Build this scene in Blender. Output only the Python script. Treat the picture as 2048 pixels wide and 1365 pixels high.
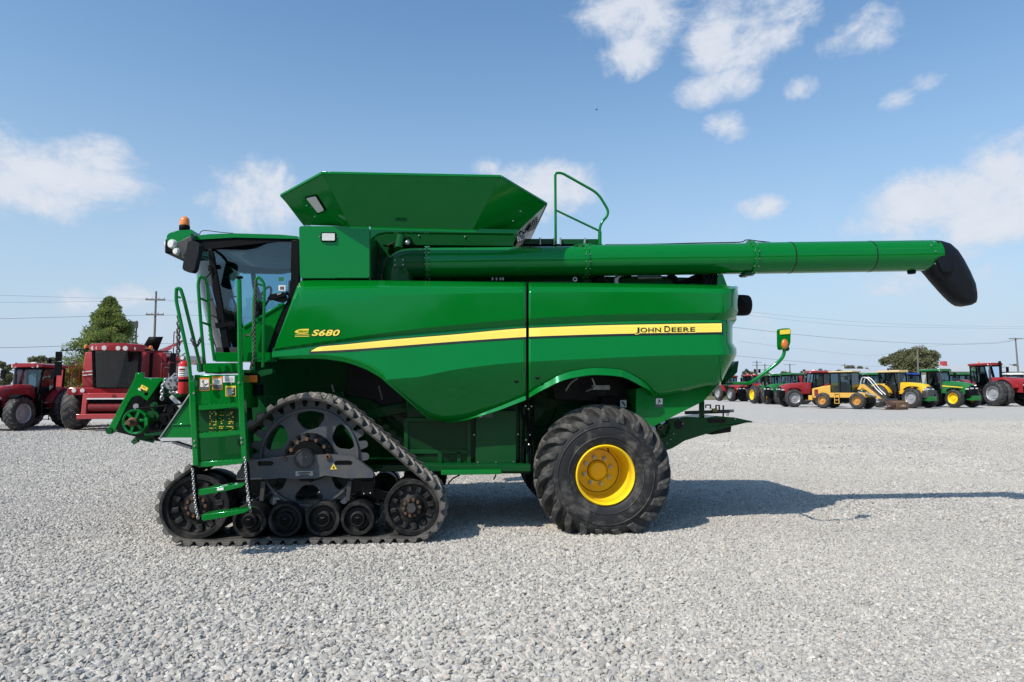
import bpy, bmesh, math, random
from math import sin, cos, tan, atan2, pi, radians, sqrt, hypot
from mathutils import Vector, Matrix
from mathutils import noise as mnoise
from mathutils.geometry import tessellate_polygon

random.seed(7)
for o in list(bpy.data.objects):
    bpy.data.objects.remove(o)
SC = bpy.context.scene
COL = SC.collection

# ------------------------------------------------------------------ camera
F = 1365.0                      # focal length in pixels of the 2048 px wide photograph
EYE = 1.8
PITCH = math.atan((780 - 682.5) / F)
YAW = radians(4.36)
cam_d = bpy.data.cameras.new("camera")
cam = bpy.data.objects.new("camera", cam_d)
COL.objects.link(cam)
cam_d.sensor_width = 36.0
cam_d.lens = 36.0 * F / 2048.0
cam_d.clip_start = 0.05
cam_d.clip_end = 4000
cam.location = (0, 0, EYE)
cam.rotation_euler = (radians(90) + PITCH, 0, -YAW)
SC.camera = cam
CR = cam.rotation_euler.to_matrix()

# ------------------------------------------------------------------ sun
SUN_DIR = Vector((0.748, 0.605, -1.0)).normalized()       # the way the light travels
sun_d = bpy.data.lights.new("sun", 'SUN')
sun_d.energy = 5.0
sun_d.angle = radians(0.53)
sun_d.color = (1.0, 0.912, 0.785)
sun = bpy.data.objects.new("sun", sun_d)
COL.objects.link(sun)
sun.rotation_euler = SUN_DIR.to_track_quat('-Z', 'Y').to_euler()
SUN_ELEV = math.asin(-SUN_DIR.z)
SUN_AZ = atan2(-SUN_DIR.x, -SUN_DIR.y)

# ------------------------------------------------------------------ world
W = bpy.data.worlds.new("World")
SC.world = W
W.use_nodes = True
wn, wl = W.node_tree.nodes, W.node_tree.links
wn.clear()


class NT:
    """small helper to write node trees as expressions"""
    def __init__(s, tree):
        s.t, s.n, s.l = tree, tree.nodes, tree.links

    def put(s, sock, v):
        if hasattr(v, 'links') or isinstance(v, bpy.types.NodeSocket):
            s.l.new(v, sock)
        else:
            sock.default_value = v

    def math(s, op, a, b=0.0, c=0.0, clamp=False):
        n = s.n.new('ShaderNodeMath')
        n.operation = op
        n.use_clamp = clamp
        for i, v in enumerate((a, b, c)):
            s.put(n.inputs[i], v)
        return n.outputs[0]

    def vmath(s, op, a, b=(0, 0, 0)):
        n = s.n.new('ShaderNodeVectorMath')
        n.operation = op
        s.put(n.inputs[0], a)
        s.put(n.inputs[1], b)
        return n.outputs[0]

    def noise(s, vec, scale, detail=4, rough=0.55, dist=0.0):
        n = s.n.new('ShaderNodeTexNoise')
        if vec is not None:
            s.l.new(vec, n.inputs['Vector'])
        n.inputs['Scale'].default_value = scale
        n.inputs['Detail'].default_value = detail
        n.inputs['Roughness'].default_value = rough
        n.inputs['Distortion'].default_value = dist
        return n.outputs['Fac']

    def ramp(s, fac, stops, interp='LINEAR'):
        n = s.n.new('ShaderNodeValToRGB')
        n.color_ramp.interpolation = interp
        e = n.color_ramp.elements
        while len(e) < len(stops):
            e.new(0.5)
        for el, (p, c) in zip(e, stops):
            el.position = p
            el.color = c if len(c) == 4 else (*c, 1)
        s.l.new(fac, n.inputs[0])
        return n.outputs[0]

    def mix(s, fac, a, b, blend='MIX'):
        n = s.n.new('ShaderNodeMix')
        n.data_type = 'RGBA'
        n.blend_type = blend
        s.put(n.inputs[0], fac)
        s.put(n.inputs[6], a if not isinstance(a, tuple) or len(a) == 4 else (*a, 1))
        s.put(n.inputs[7], b if not isinstance(b, tuple) or len(b) == 4 else (*b, 1))
        return n.outputs[2]

    def maprange(s, v, a, b, c=0.0, d=1.0, smooth=False):
        n = s.n.new('ShaderNodeMapRange')
        n.interpolation_type = 'SMOOTHSTEP' if smooth else 'LINEAR'
        n.clamp = True
        for i, x in enumerate((v, a, b, c, d)):
            s.put(n.inputs[i], x)
        return n.outputs[0]


def ray(px, py):
    return CR @ Vector(((px - 1024) / F, (682.5 - py) / F, -1))


def P(px, py, Y):
    """the point of the plane y = Y that the photograph shows at (px, py)"""
    d = ray(px, py)
    return Vector((0, 0, EYE)) + d * (Y / d.y)


def G(px, py, z=0.0):
    d = ray(px, py)
    return Vector((0, 0, EYE)) + d * ((z - EYE) / d.z)


def azel(px, py):
    d = ray(px, py).normalized()
    return atan2(d.x, d.y), math.asin(d.z)


def build_sky():
    N = NT(W.node_tree)
    out = wn.new('ShaderNodeOutputWorld')
    bg = wn.new('ShaderNodeBackground')
    bg.inputs['Strength'].default_value = SKY_STRENGTH
    sky = wn.new('ShaderNodeTexSky')
    sky.sky_type = 'NISHITA'
    sky.sun_disc = False
    sky.sun_elevation = SUN_ELEV
    sky.sun_rotation = SUN_AZ
    sky.altitude = 50
    sky.air_density = 1.25
    sky.dust_density = 1.3
    sky.ozone_density = 2.2
    tc = wn.new('ShaderNodeTexCoord')
    sep = wn.new('ShaderNodeSeparateXYZ')
    wl.new(tc.outputs['Generated'], sep.inputs[0])
    X, Y, Z = sep.outputs
    az = N.math('ARCTAN2', X, Y)
    el = N.math('ARCSINE', Z)
    comb = wn.new('ShaderNodeCombineXYZ')
    wl.new(az, comb.inputs[0])
    wl.new(el, comb.inputs[1])
    st = N.vmath('MULTIPLY', tc.outputs['Generated'], (1.0, 1.0, 1.35))
    n1 = N.noise(st, 7.5, 6, 0.60, 0.9)
    n2 = N.noise(st, 26.0, 6, 0.64, 0.5)
    n3 = N.noise(st, 80.0, 5, 0.66, 0.4)
    nz = N.math('ADD', N.math('MULTIPLY', n1, 0.60), N.math('ADD', N.math('MULTIPLY', n2, 0.30), N.math('MULTIPLY', n3, 0.10)))
    nz = N.math('SUBTRACT', nz, 0.5)
    # cloud positions seen in the photograph: centre, half width, half height (px), weight
    C = [(95, 350, 140, 74, 1.30), (20, 305, 80, 50, 1.2), (185, 315, 62, 44, 1.2), (130, 395, 80, 38, 1.15), (525, 398, 80, 58, 1.5), (975, 333, 36, 20, .9),
         (1085, 378, 95, 46, 1.45), (1290, 22, 130, 62, 1.2), (1262, 108, 62, 36, 1.2), (1440, 70, 75, 58, 1.3), (1505, 55, 110, 68, 1.2),
         (1590, 25, 60, 38, 1.2), (1740, 58, 68, 46, 1.3), (1685, 90, 60, 28, 1.05), (1400, 185, 55, 28, .95), (1470, 165, 60, 30, .95), (1605, 176, 38, 24, .95),
         (1795, 198, 42, 24, .85), (1860, 165, 48, 24, .8), (1452, 256, 48, 28, .9), (1840, 412, 115, 58, 1.5), (1940, 400, 130, 62, 1.6), (2040, 335, 95, 66, 1.65),
         (1770, 455, 100, 38, 1.35), (1985, 445, 120, 44, 1.35), (1530, 415, 55, 24, .7), (1780, 568, 120, 34, 1.1), (1935, 502, 45, 26, .8), (2010, 555, 80, 46, .7),
         (165, 605, 62, 28, 1.2), (250, 592, 52, 26, 1.2), (1620, 640, 220, 42, .45), (1900, 640, 150, 30, .4), (390, 610, 60, 20, .4)]
    blobs = []
    k = 1 / F
    for (px, py, w, h, s) in C:
        a, e = azel(px, py)
        sc = cos(YAW + a) if abs(a) < 1 else 1
        blobs.append((a, e, w * k * cos(a) ** 1.2, h * k * cos(a), s))
    rr = random.Random(3)
    for i in range(14):        # the same scattered fair weather clouds round the rest of the sky
        a = 0.95 + i * (2 * pi - 1.9) / 14 + rr.uniform(-.12, .12)
        a = a if a < pi else a - 2 * pi
        blobs.append((a, rr.uniform(.1, .75), rr.uniform(.06, .16), rr.uniform(.03, .07), rr.uniform(.6, 1)))
    mask = None
    for (a, e, w, h, s) in blobs:
        dx = N.math('MULTIPLY', N.math('SUBTRACT', az, a), 1 / w)
        dy = N.math('MULTIPLY', N.math('SUBTRACT', el, e), 1 / h)
        r2 = N.math('ADD', N.math('MULTIPLY', dx, dx), N.math('MULTIPLY', dy, dy))
        b = N.math('MULTIPLY_ADD', r2, -0.68, s)
        mask = b if mask is None else N.math('MAXIMUM', mask, b)
    mask = N.math('MAXIMUM', mask, -1.2)
    dens = N.math('ADD', mask, N.math('MULTIPLY', nz, 5.8))
    cov = N.maprange(dens, 0.05, 1.45, 0, 1, smooth=True)
    wisps = N.noise(tc.outputs['Generated'], 4.2, 7, 0.62, 0.6)
    thin = N.math('MULTIPLY', N.maprange(wisps, 0.47, 0.80, 0, 0.55, smooth=True), N.maprange(el, 0.04, 0.30, 1.0, 0.02))
    cov = N.math('MAXIMUM', N.math('MULTIPLY', cov, 0.93), thin)
    shade = N.maprange(dens, 0.5, 2.0, 0.0, 1.0, smooth=True)
    ccol = N.mix(shade, CLOUD_A, CLOUD_B)
    tint = N.mix(1.0, sky.outputs[0], SKY_TINT, 'MULTIPLY')
    haze = N.math('MULTIPLY_ADD', N.math('POWER', N.maprange(el, 0.03, 0.60, 1.0, 0.0), 1.9), 0.93, 0.03)
    tint = N.mix(haze, tint, HAZE_COL)
    final = N.mix(cov, tint, ccol)
    wl.new(final, bg.inputs['Color'])
    wl.new(bg.outputs[0], out.inputs['Surface'])


SKY_STRENGTH = 0.12
SKY_TINT = (.88, 1.20, 1.37, 1)
HAZE_COL = (4.55, 5.5, 6.85, 1)
CLOUD_A = (5.5, 6.0, 6.9, 1)
CLOUD_B = (6.4, 6.7, 7.3, 1)
build_sky()

SC.view_settings.view_transform = 'Standard'
SC.view_settings.look = 'None'
SC.view_settings.exposure = 0.0
SC.view_settings.gamma = 1.0
SC.view_settings.use_curve_mapping = False
SC.render.engine = 'CYCLES'
SC.cycles.max_bounces = 8
SC.cycles.transparent_max_bounces = 12
SC.cycles.caustics_reflective = False
SC.cycles.caustics_refractive = False
SC.cycles.use_denoising = True


# ------------------------------------------------------------------ object helpers
def tag(o, label=None, cat=None, group=None, kind=None):
    if label:
        o['label'] = label
    if cat:
        o['category'] = cat
    if group:
        o['group'] = group
    if kind:
        o['kind'] = kind
    return o


def empty(name, loc=(0, 0, 0), label=None, cat=None, group=None, rz=0.0, parent=None):
    o = bpy.data.objects.new(name, None)
    o.empty_display_size = 0.2
    COL.objects.link(o)
    o.location = loc
    o.rotation_euler = (0, 0, rz)
    if parent:
        o.parent = parent
    return tag(o, label, cat, group)


def wpos(o):
    p = Vector((0, 0, 0))
    while o is not None:
        p += o.location
        o = o.parent
    return p


def copy_tree(o, parent=None):
    c = o.copy()
    COL.objects.link(c)
    if parent is not None:
        c.parent = parent
    for ch in list(o.children):
        copy_tree(ch, c)
    return c


def perp(d):
    d = d.normalized()
    a = Vector((0, 0, 1)) if abs(d.z) < 0.9 else Vector((1, 0, 0))
    u = d.cross(a).normalized()
    return u, d.cross(u).normalized()


class MB:
    def __init__(s):
        s.v, s.f, s.m, s.cur = [], [], [], 0

    def mat(s, i):
        s.cur = i
        return s

    def face(s, idx):
        s.f.append(tuple(idx))
        s.m.append(s.cur)

    def add(s, pts):
        b = len(s.v)
        s.v.extend(Vector(p) for p in pts)
        return b

    def poly(s, pts):
        b = s.add(pts)
        s.face(range(b, b + len(pts)))
        return s

    def box(s, lo, hi, M=None):
        x0, y0, z0 = lo
        x1, y1, z1 = hi
        pts = [Vector(p) for p in ((x0, y0, z0), (x1, y0, z0), (x1, y1, z0), (x0, y1, z0), (x0, y0, z1), (x1, y0, z1), (x1, y1, z1), (x0, y1, z1))]
        if M is not None:
            pts = [M @ p for p in pts]
        b = s.add(pts)
        for q in ((0, 3, 2, 1), (4, 5, 6, 7), (0, 1, 5, 4), (1, 2, 6, 5), (2, 3, 7, 6), (3, 0, 4, 7)):
            s.face([b + i for i in q])
        return s

    def bar(s, a, b, w, h=None, up=(0, 0, 1)):
        """rectangular bar from a to b"""
        h = w if h is None else h
        a, b = Vector(a), Vector(b)
        d = (b - a).normalized()
        up = Vector(up)
        if abs(d.dot(up)) > 0.98:
            up = Vector((0, 1, 0))
        u = d.cross(up).normalized()
        v = u.cross(d)
        u, v = u * w / 2, v * h / 2
        i = s.add([a - u - v, a + u - v, a + u + v, a - u + v, b - u - v, b + u - v, b + u + v, b - u + v])
        for q in ((0, 1, 2, 3), (7, 6, 5, 4), (0, 4, 5, 1), (1, 5, 6, 2), (2, 6, 7, 3), (3, 7, 4, 0)):
            s.face([i + k for k in q])
        return s

    def rings(s, rings, closed_ring=True, cap=True, loop=False):
        n = len(rings[0])
        base = [s.add(r) for r in rings]
        m = len(rings)
        for i in range(m if loop else m - 1):
            a, b = base[i], base[(i + 1) % m]
            for j in range(n if closed_ring else n - 1):
                k = (j + 1) % n
                s.face((a + j, a + k, b + k, b + j))
        if cap and not loop:
            s.face([base[0] + j for j in range(n)][::-1])
            s.face([base[-1] + j for j in range(n)])
        return s

    def tube(s, pts, r, n=10, cap=True, loop=False):
        pts = [Vector(p) for p in pts]
        m = len(pts)
        rs = r if isinstance(r, (list, tuple)) else [r] * m
        rings, u = [], None
        for i, p in enumerate(pts):
            if loop:
                d = pts[(i + 1) % m] - pts[i - 1]
            else:
                d = pts[min(i + 1, m - 1)] - pts[max(i - 1, 0)]
            d = d.normalized()
            if u is None:
                u, v = perp(d)
            else:
                u = (u - d * u.dot(d)).normalized()
                v = d.cross(u)
            rings.append([p + (u * cos(2 * pi * j / n) + v * sin(2 * pi * j / n)) * rs[i] for j in range(n)])
        return s.rings(rings, True, cap, loop)

    def lathe(s, prof, c, axis=(0, 1, 0), n=48, cap=False, loop=False, zfloor=None):
        """prof: list of (radius, distance along axis)"""
        ax = Vector(axis).normalized()
        u, v = perp(ax)
        c = Vector(c)
        rings = []
        for r, t in prof:
            ring = [c + ax * t + (u * cos(2 * pi * j / n) + v * sin(2 * pi * j / n)) * r for j in range(n)]
            rings.append(ring)
        return s.rings(rings, True, cap, loop)

    def prism(s, xz, y0, y1, holes=()):
        """outline in the x-z plane, thickness from y0 to y1"""
        loops = [list(xz)] + [list(h) for h in holes]
        tri = tessellate_polygon([[Vector((p[0], p[1], 0)) for p in L] for L in loops])
        flat = [p for L in loops for p in L]
        a = s.add([(p[0], y0, p[1]) for p in flat])
        b = s.add([(p[0], y1, p[1]) for p in flat])
        for t in tri:
            ps = [flat[i] for i in t]
            ar = (ps[1][0] - ps[0][0]) * (ps[2][1] - ps[0][1]) - (ps[1][1] - ps[0][1]) * (ps[2][0] - ps[0][0])
            t = t if ar > 0 else t[::-1]
            s.face([a + i for i in t])
            s.face([b + i for i in t[::-1]])
        k = 0
        for L in loops:
            n = len(L)
            for i in range(n):
                j = (i + 1) % n
                s.face((a + k + i, a + k + j, b + k + j, b + k + i))
            k += n
        return s

    def sphere(s, c, r, nu=14, nv=8, sc=(1, 1, 1), half=False):
        c = Vector(c)
        rings = []
        e0 = 0.0 if half else -pi / 2 + 0.02
        for i in range(nv + 1):
            e = e0 + (pi / 2 - 0.02 - e0) * i / nv
            rings.append([c + Vector((cos(e) * cos(2 * pi * j / nu) * r * sc[0], cos(e) * sin(2 * pi * j / nu) * r * sc[1], sin(e) * r * sc[2])) for j in range(nu)])
        return s.rings(rings)

    def merge(s, o, M=None):
        b = s.add([(M @ p) if M is not None else p for p in o.v])
        for f in o.f:
            s.face([b + i for i in f])
        return s

    def build(s, name, mat, parent=None, at=None, bevel=0.0, smooth=32, seg=2, recalc=True, weld=False, solid=0.0, solid_off=-1):
        me = bpy.data.meshes.new(name)
        pw = wpos(parent) if parent else Vector((0, 0, 0))
        if at is None:
            sh = pw
            loc = Vector((0, 0, 0))
        else:
            sh = Vector((0, 0, 0))
            loc = Vector(at) - pw
        me.from_pydata([p - sh for p in s.v], [], s.f)
        mats = mat if isinstance(mat, (list, tuple)) else [mat]
        for m in mats:
            me.materials.append(m)
        if len(mats) > 1:
            me.polygons.foreach_set('material_index', s.m)
        if recalc or weld:
            bm = bmesh.new()
            bm.from_mesh(me)
            if weld:
                bmesh.ops.remove_doubles(bm, verts=bm.verts, dist=0.0004)
                bmesh.ops.dissolve_degenerate(bm, edges=bm.edges, dist=0.0004)
            if recalc:
                bmesh.ops.recalc_face_normals(bm, faces=bm.faces)
            bm.to_mesh(me)
            bm.free()
        if smooth:
            me.shade_smooth()
            me.set_sharp_from_angle(angle=radians(smooth))
        o = bpy.data.objects.new(name, me)
        COL.objects.link(o)
        if parent:
            o.parent = parent
        o.location = loc
        if solid:
            md = o.modifiers.new('thickness', 'SOLIDIFY')
            md.thickness = solid
            md.offset = solid_off
            md.use_even_offset = False
        if bevel:
            md = o.modifiers.new('bevel', 'BEVEL')
            md.width = bevel
            md.segments = seg
            md.limit_method = 'ANGLE'
            md.angle_limit = radians(38)
            md.harden_normals = False
        return o


def XZ(pts, Y):
    return [(p.x, p.z) for p in (P(x, y, Y) for x, y in pts)]


def catmull(pts, n=8, closed=False):
    pts = [Vector(p) for p in pts]
    m = len(pts)
    out = []
    for i in range(m if closed else m - 1):
        if closed:
            p0, p1, p2, p3 = pts[i - 1], pts[i], pts[(i + 1) % m], pts[(i + 2) % m]
        else:
            p0, p1, p2, p3 = pts[max(i - 1, 0)], pts[i], pts[i + 1], pts[min(i + 2, m - 1)]
        for k in range(n):
            t = k / n
            out.append(0.5 * ((2 * p1) + (p2 - p0) * t + (2 * p0 - 5 * p1 + 4 * p2 - p3) * t * t + (3 * p1 - p0 - 3 * p2 + p3) * t ** 3))
    if not closed:
        out.append(pts[-1])
    return out


def fillet(pts, r, n=5, closed=False):
    """round the corners of a polyline"""
    pts = [Vector(p) for p in pts]
    m = len(pts)
    out = []
    for i, p in enumerate(pts):
        if not closed and i in (0, m - 1):
            out.append(p)
            continue
        a, b = pts[i - 1], pts[(i + 1) % m]
        da, db = a - p, b - p
        rr = min(r, da.length * .45, db.length * .45)
        pa, pb = p + da.normalized() * rr, p + db.normalized() * rr
        for k in range(n + 1):
            t = k / n
            out.append(pa * (1 - t) ** 2 + p * 2 * t * (1 - t) + pb * t * t)
    return out


def fil2(pts, r, n=4):
    return [(p.x, p.y) for p in fillet([(x, y, 0) for x, y in pts], r, n, True)]


def interp(pts):
    """smooth monotone-ish interpolation through (x, y) points"""
    xs = [p[0] for p in pts]
    ys = [p[1] for p in pts]
    n = len(xs)
    d = [(ys[i + 1] - ys[i]) / (xs[i + 1] - xs[i]) for i in range(n - 1)]
    m = [d[0]] + [0 if d[i - 1] * d[i] <= 0 else 2 * d[i - 1] * d[i] / (d[i - 1] + d[i]) for i in range(1, n - 1)] + [d[-1]]

    def f(x):
        if x <= xs[0]:
            return ys[0]
        if x >= xs[-1]:
            return ys[-1]
        i = 0
        while xs[i + 1] < x:
            i += 1
        h = xs[i + 1] - xs[i]
        t = (x - xs[i]) / h
        return (ys[i] * (1 + 2 * t) * (1 - t) ** 2 + h * m[i] * t * (1 - t) ** 2 + ys[i + 1] * t * t * (3 - 2 * t) + h * m[i + 1] * t * t * (t - 1))
    return f


def ring2(c, r, n, a0=0.0):
    return [(c[0] + r * cos(a0 + 2 * pi * i / n), c[1] + r * sin(a0 + 2 * pi * i / n)) for i in range(n)]
# ------------------------------------------------------------------ materials
def new_mat(name):
    m = bpy.data.materials.new(name)
    m.use_nodes = True
    m.node_tree.nodes.clear()
    N = NT(m.node_tree)
    out = N.n.new('ShaderNodeOutputMaterial')
    b = N.n.new('ShaderNodeBsdfPrincipled')
    N.l.new(b.outputs[0], out.inputs[0])
    return m, N, b, out


def geo(N):
    return N.n.new('ShaderNodeNewGeometry').outputs['Position']


def objc(N):
    return N.n.new('ShaderNodeTexCoord').outputs['Object']


def paint(name, col, rough=0.32, coat=1.0, dust=0.12, var=0.12, metal=0.0, dustcol=(.30, .28, .25), gloss=None):
    """sprayed enamel: clear coat, faint orange peel, a little road dust that is thicker low down"""
    m, N, b, out = new_mat(name)
    p = objc(N)
    n = N.noise(p, 3.1, 5, .6)
    nf = N.noise(p, 38, 3, .6)
    c = N.mix(N.maprange(n, .3, .7, 0, var), (*col, 1), tuple(min(1, x * 1.4) for x in col) + (1,))
    d = N.math('MULTIPLY', N.maprange(N.noise(p, 1.7, 6, .65), .42, .75, 0.15, 1), N.maprange(nf, .3, .7, .6, 1))
    c = N.mix(N.math('MULTIPLY', d, dust), c, (*dustcol, 1))
    N.put(b.inputs['Base Color'], c)
    N.put(b.inputs['Roughness'], N.maprange(n, .3, .7, rough, rough + .12))
    b.inputs['Metallic'].default_value = metal
    b.inputs['Coat Weight'].default_value = coat
    N.put(b.inputs['Coat Roughness'], N.maprange(d, 0, 1, .03, .14))
    b.inputs['Coat IOR'].default_value = 1.46
    b.inputs['Specular IOR Level'].default_value = .06
    if gloss:                       # enamel whose surface reflection takes on the pigment's tint
        b.inputs['Specular IOR Level'].default_value = .62
        b.inputs['Specular Tint'].default_value = (*gloss, 1)
        N.put(b.inputs['Roughness'], N.maprange(d, 0, 1, .06, .20))
    bp = N.n.new('ShaderNodeBump')
    bp.inputs['Strength'].default_value = 0.10
    bp.inputs['Distance'].default_value = 0.02
    N.l.new(N.noise(p, 1.5, 2, .45), bp.inputs['Height'])
    N.l.new(bp.outputs[0], b.inputs['Coat Normal'])
    if gloss:
        N.l.new(bp.outputs[0], b.inputs['Normal'])
    return m


def plain(name, col, rough=.5, metal=0.0, var=.2, spec=.5, scale=8.0, bump=0.0, col2=None, emit=None, coat=0.0):
    m, N, b, out = new_mat(name)
    p = objc(N)
    n = N.noise(p, scale, 5, .62)
    c2 = col2 if col2 else tuple(x * (1 - var) for x in col)
    N.put(b.inputs['Base Color'], N.mix(N.maprange(n, .32, .68, 0, 1), (*col, 1), (*c2, 1)))
    N.put(b.inputs['Roughness'], N.maprange(n, .3, .7, max(.02, rough - .06), min(1, rough + .08)))
    b.inputs['Metallic'].default_value = metal
    b.inputs['Specular IOR Level'].default_value = spec
    b.inputs['Coat Weight'].default_value = coat
    if bump:
        bp = N.n.new('ShaderNodeBump')
        bp.inputs['Strength'].default_value = bump
        bp.inputs['Distance'].default_value = 0.01
        N.l.new(N.noise(p, scale * 5, 4, .6), bp.inputs['Height'])
        N.l.new(bp.outputs[0], b.inputs['Normal'])
    return m


def rubber(name, col=(.028, .029, .032), dirt=(.20, .185, .165), amount=.75, lo=.46, hi=.68):
    m, N, b, out = new_mat(name)
    p = objc(N)
    n = N.noise(p, 5.5, 7, .68, .3)
    nf = N.noise(p, 60, 4, .65)
    k = N.math('MULTIPLY', N.maprange(n, lo, hi, 0, amount, True), N.maprange(nf, .25, .7, .55, 1.0))
    N.put(b.inputs['Base Color'], N.mix(k, (*col, 1), (*dirt, 1)))
    N.put(b.inputs['Roughness'], N.maprange(k, 0, 1, .58, .92))
    b.inputs['Specular IOR Level'].default_value = .35
    bp = N.n.new('ShaderNodeBump')
    bp.inputs['Strength'].default_value = .35
    bp.inputs['Distance'].default_value = .006
    N.l.new(nf, bp.inputs['Height'])
    N.l.new(bp.outputs[0], b.inputs['Normal'])
    return m


def glass(name, tint=(.62, .74, .78), refl=1.0, ior=1.5):
    m, N, b, out = new_mat(name)
    N.n.remove(b)
    t = N.n.new('ShaderNodeBsdfTransparent')
    t.inputs[0].default_value = (*tint, 1)
    g = N.n.new('ShaderNodeBsdfGlossy')
    g.inputs['Roughness'].default_value = .015
    g.inputs['Color'].default_value = (.9, .95, 1, 1)
    fr = N.n.new('ShaderNodeFresnel')
    fr.inputs[0].default_value = ior
    mx = N.n.new('ShaderNodeMixShader')
    N.l.new(N.math('MULTIPLY', fr.outputs[0], refl), mx.inputs[0])
    N.l.new(t.outputs[0], mx.inputs[1])
    N.l.new(g.outputs[0], mx.inputs[2])
    N.l.new(mx.outputs[0], out.inputs[0])
    return m


M = {}
M['green'] = paint('green_enamel', (.0004, .142, .014), .30, .12, .004, .05, gloss=(.30, 1.0, .72))
M['green_dim'] = paint('green_shade_paint', (.0006, .060, .013), .42, .3, .03, .08)  # darker copy of the green: shade of recessed parts put into its colour
M['green_dirty'] = paint('green_worn_paint', (.002, .060, .014), .5, .2, .16)
M['yellow_wheel'] = paint('yellow_wheel_paint', (.82, .55, .008), .36, .5, .13)
M['yellow_decal'] = plain('yellow_decal_film', (.86, .64, .06), .35, 0, .06, coat=.4)
M['pale_decal'] = plain('pale_yellow_decal_film', (.90, .72, .11), .35, 0, .05, coat=.4)
M['black_decal'] = plain('black_decal_film', (.008, .012, .010), .35)
M['white_decal'] = plain('white_decal_film', (.74, .74, .72), .5, 0, .08)
M['orange_decal'] = plain('orange_decal_film', (.75, .25, .02), .5, 0, .08)
M['grey_decal'] = plain('grey_decal_film', (.10, .10, .10), .5)
M['black_plastic'] = plain('black_plastic', (.0022, .0026, .0036), .5, 0, .3, .12)
M['blue_black_plastic'] = plain('blue_black_moulded_plastic', (.005, .0068, .011), .5, 0, .3, .25, bump=.15)
M['black_paint'] = plain('black_enamel', (.0022, .0024, .003), .36, 0, .3, .2, coat=.08)
M['dark_steel'] = plain('dark_steel', (.045, .05, .06), .42, .3, .3, col2=(.075, .065, .055))
M['grey_steel'] = plain('grey_blue_cast_steel', (.055, .068, .092), .5, .1, .25, scale=5, bump=.2, col2=(.095, .088, .082))
M['bare_metal'] = plain('bare_aluminium', (.42, .43, .44), .38, .7, .35, scale=12)
M['galv'] = plain('galvanised_sheet', (.62, .63, .65), .42, .35, .1, scale=14)
M['rust'] = plain('rusty_steel', (.16, .085, .05), .75, .2, .5, scale=30, bump=.3)
M['chrome'] = plain('zinc_plated_steel', (.55, .55, .54), .3, .9, .2)
M['tyre'] = rubber('tyre_rubber', (.016, .017, .019), (.17, .158, .142), .7, .46, .72)
M['tread'] = rubber('worn_tread_rubber', (.030, .030, .030), (.20, .19, .175), .75, .42, .68)
M['belt'] = rubber('track_belt_rubber', (.030, .029, .028), (.17, .16, .145), .75, .42, .68)
M['lug'] = rubber('track_lug_rubber', (.05, .048, .046), (.27, .255, .235), .9, .36, .60)
M['roller'] = rubber('dusty_black_roller', (.0035, .0037, .0045), (.10, .095, .088), .55, .45, .72)
M['far_tyre'] = rubber('plain_tyre_rubber', (.022, .023, .026), (.13, .12, .11), .7)
M['glass'] = glass('cab_glass', (.60, .77, .83), 1.3)
M['dark_glass'] = glass('tinted_cab_glass', (.30, .40, .42), 1.4)
M['interior'] = plain('dark_cab_interior', (.02, .022, .026), .7)
M['headliner'] = plain('grey_cab_headliner', (.30, .31, .31), .85)
M['seat'] = plain('dark_seat_cloth', (.022, .024, .03), .85)
M['amber'] = plain('amber_lens', (.80, .22, .015), .18, 0, .15, coat=1.0)
M['orange_lens'] = plain('orange_reflector_lens', (.72, .17, .012), .22, 0, .3, scale=40, coat=1.0)
M['lamp'] = plain('frosted_lamp_glass', (.62, .63, .62), .25, 0, .15, scale=30, coat=.6)
M['red_lens'] = plain('red_lens', (.5, .02, .015), .2, coat=1)
M['ext_red'] = paint('red_extinguisher_paint', (.56, .015, .018), .3, .9, .03)
M['red'] = paint('red_tractor_enamel', (.25, .014, .020), .38, .6, .10)
M['red_pale'] = paint('faded_red_enamel', (.38, .045, .05), .45, .4, .16)
M['red_dark'] = paint('dark_red_enamel', (.16, .010, .013), .4, .5, .15)
M['tan_yellow'] = paint('faded_yellow_paint', (.56, .33, .065), .45, .3, .15)
M['tan_roof'] = plain('cream_yellow_roof', (.66, .50, .25), .45)
M['yellow_paint'] = paint('yellow_tractor_enamel', (.70, .40, .012), .38, .7, .08)
M['blue_paint'] = paint('blue_tractor_enamel', (.015, .06, .30), .38, .7, .08)
M['tractor_green'] = paint('green_tractor_enamel', (.010, .135, .028), .36, .8, .08)
M['tan_rim'] = plain('orange_wheel_paint', (.50, .25, .05), .5)
M['silver_rim'] = plain('silver_wheel_paint', (.36, .37, .40), .42, .25, .15)
M['concrete'] = plain('pale_concrete', (.42, .41, .39), .9)
M['wood_pole'] = plain('weathered_pole_wood', (.17, .16, .15), .9, 0, .3)
M['wire'] = plain('power_cable', (.045, .048, .055), .6)
M['roof_sheet'] = plain('grey_roof_sheet', (.42, .44, .46), .5, 0, .08, scale=1.5)
M['wall_sheet'] = plain('pale_wall_sheet', (.52, .52, .50), .7, 0, .08, scale=1.5)
M['bark'] = plain('tree_bark', (.11, .085, .065), .95, 0, .4, bump=.5)


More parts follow.
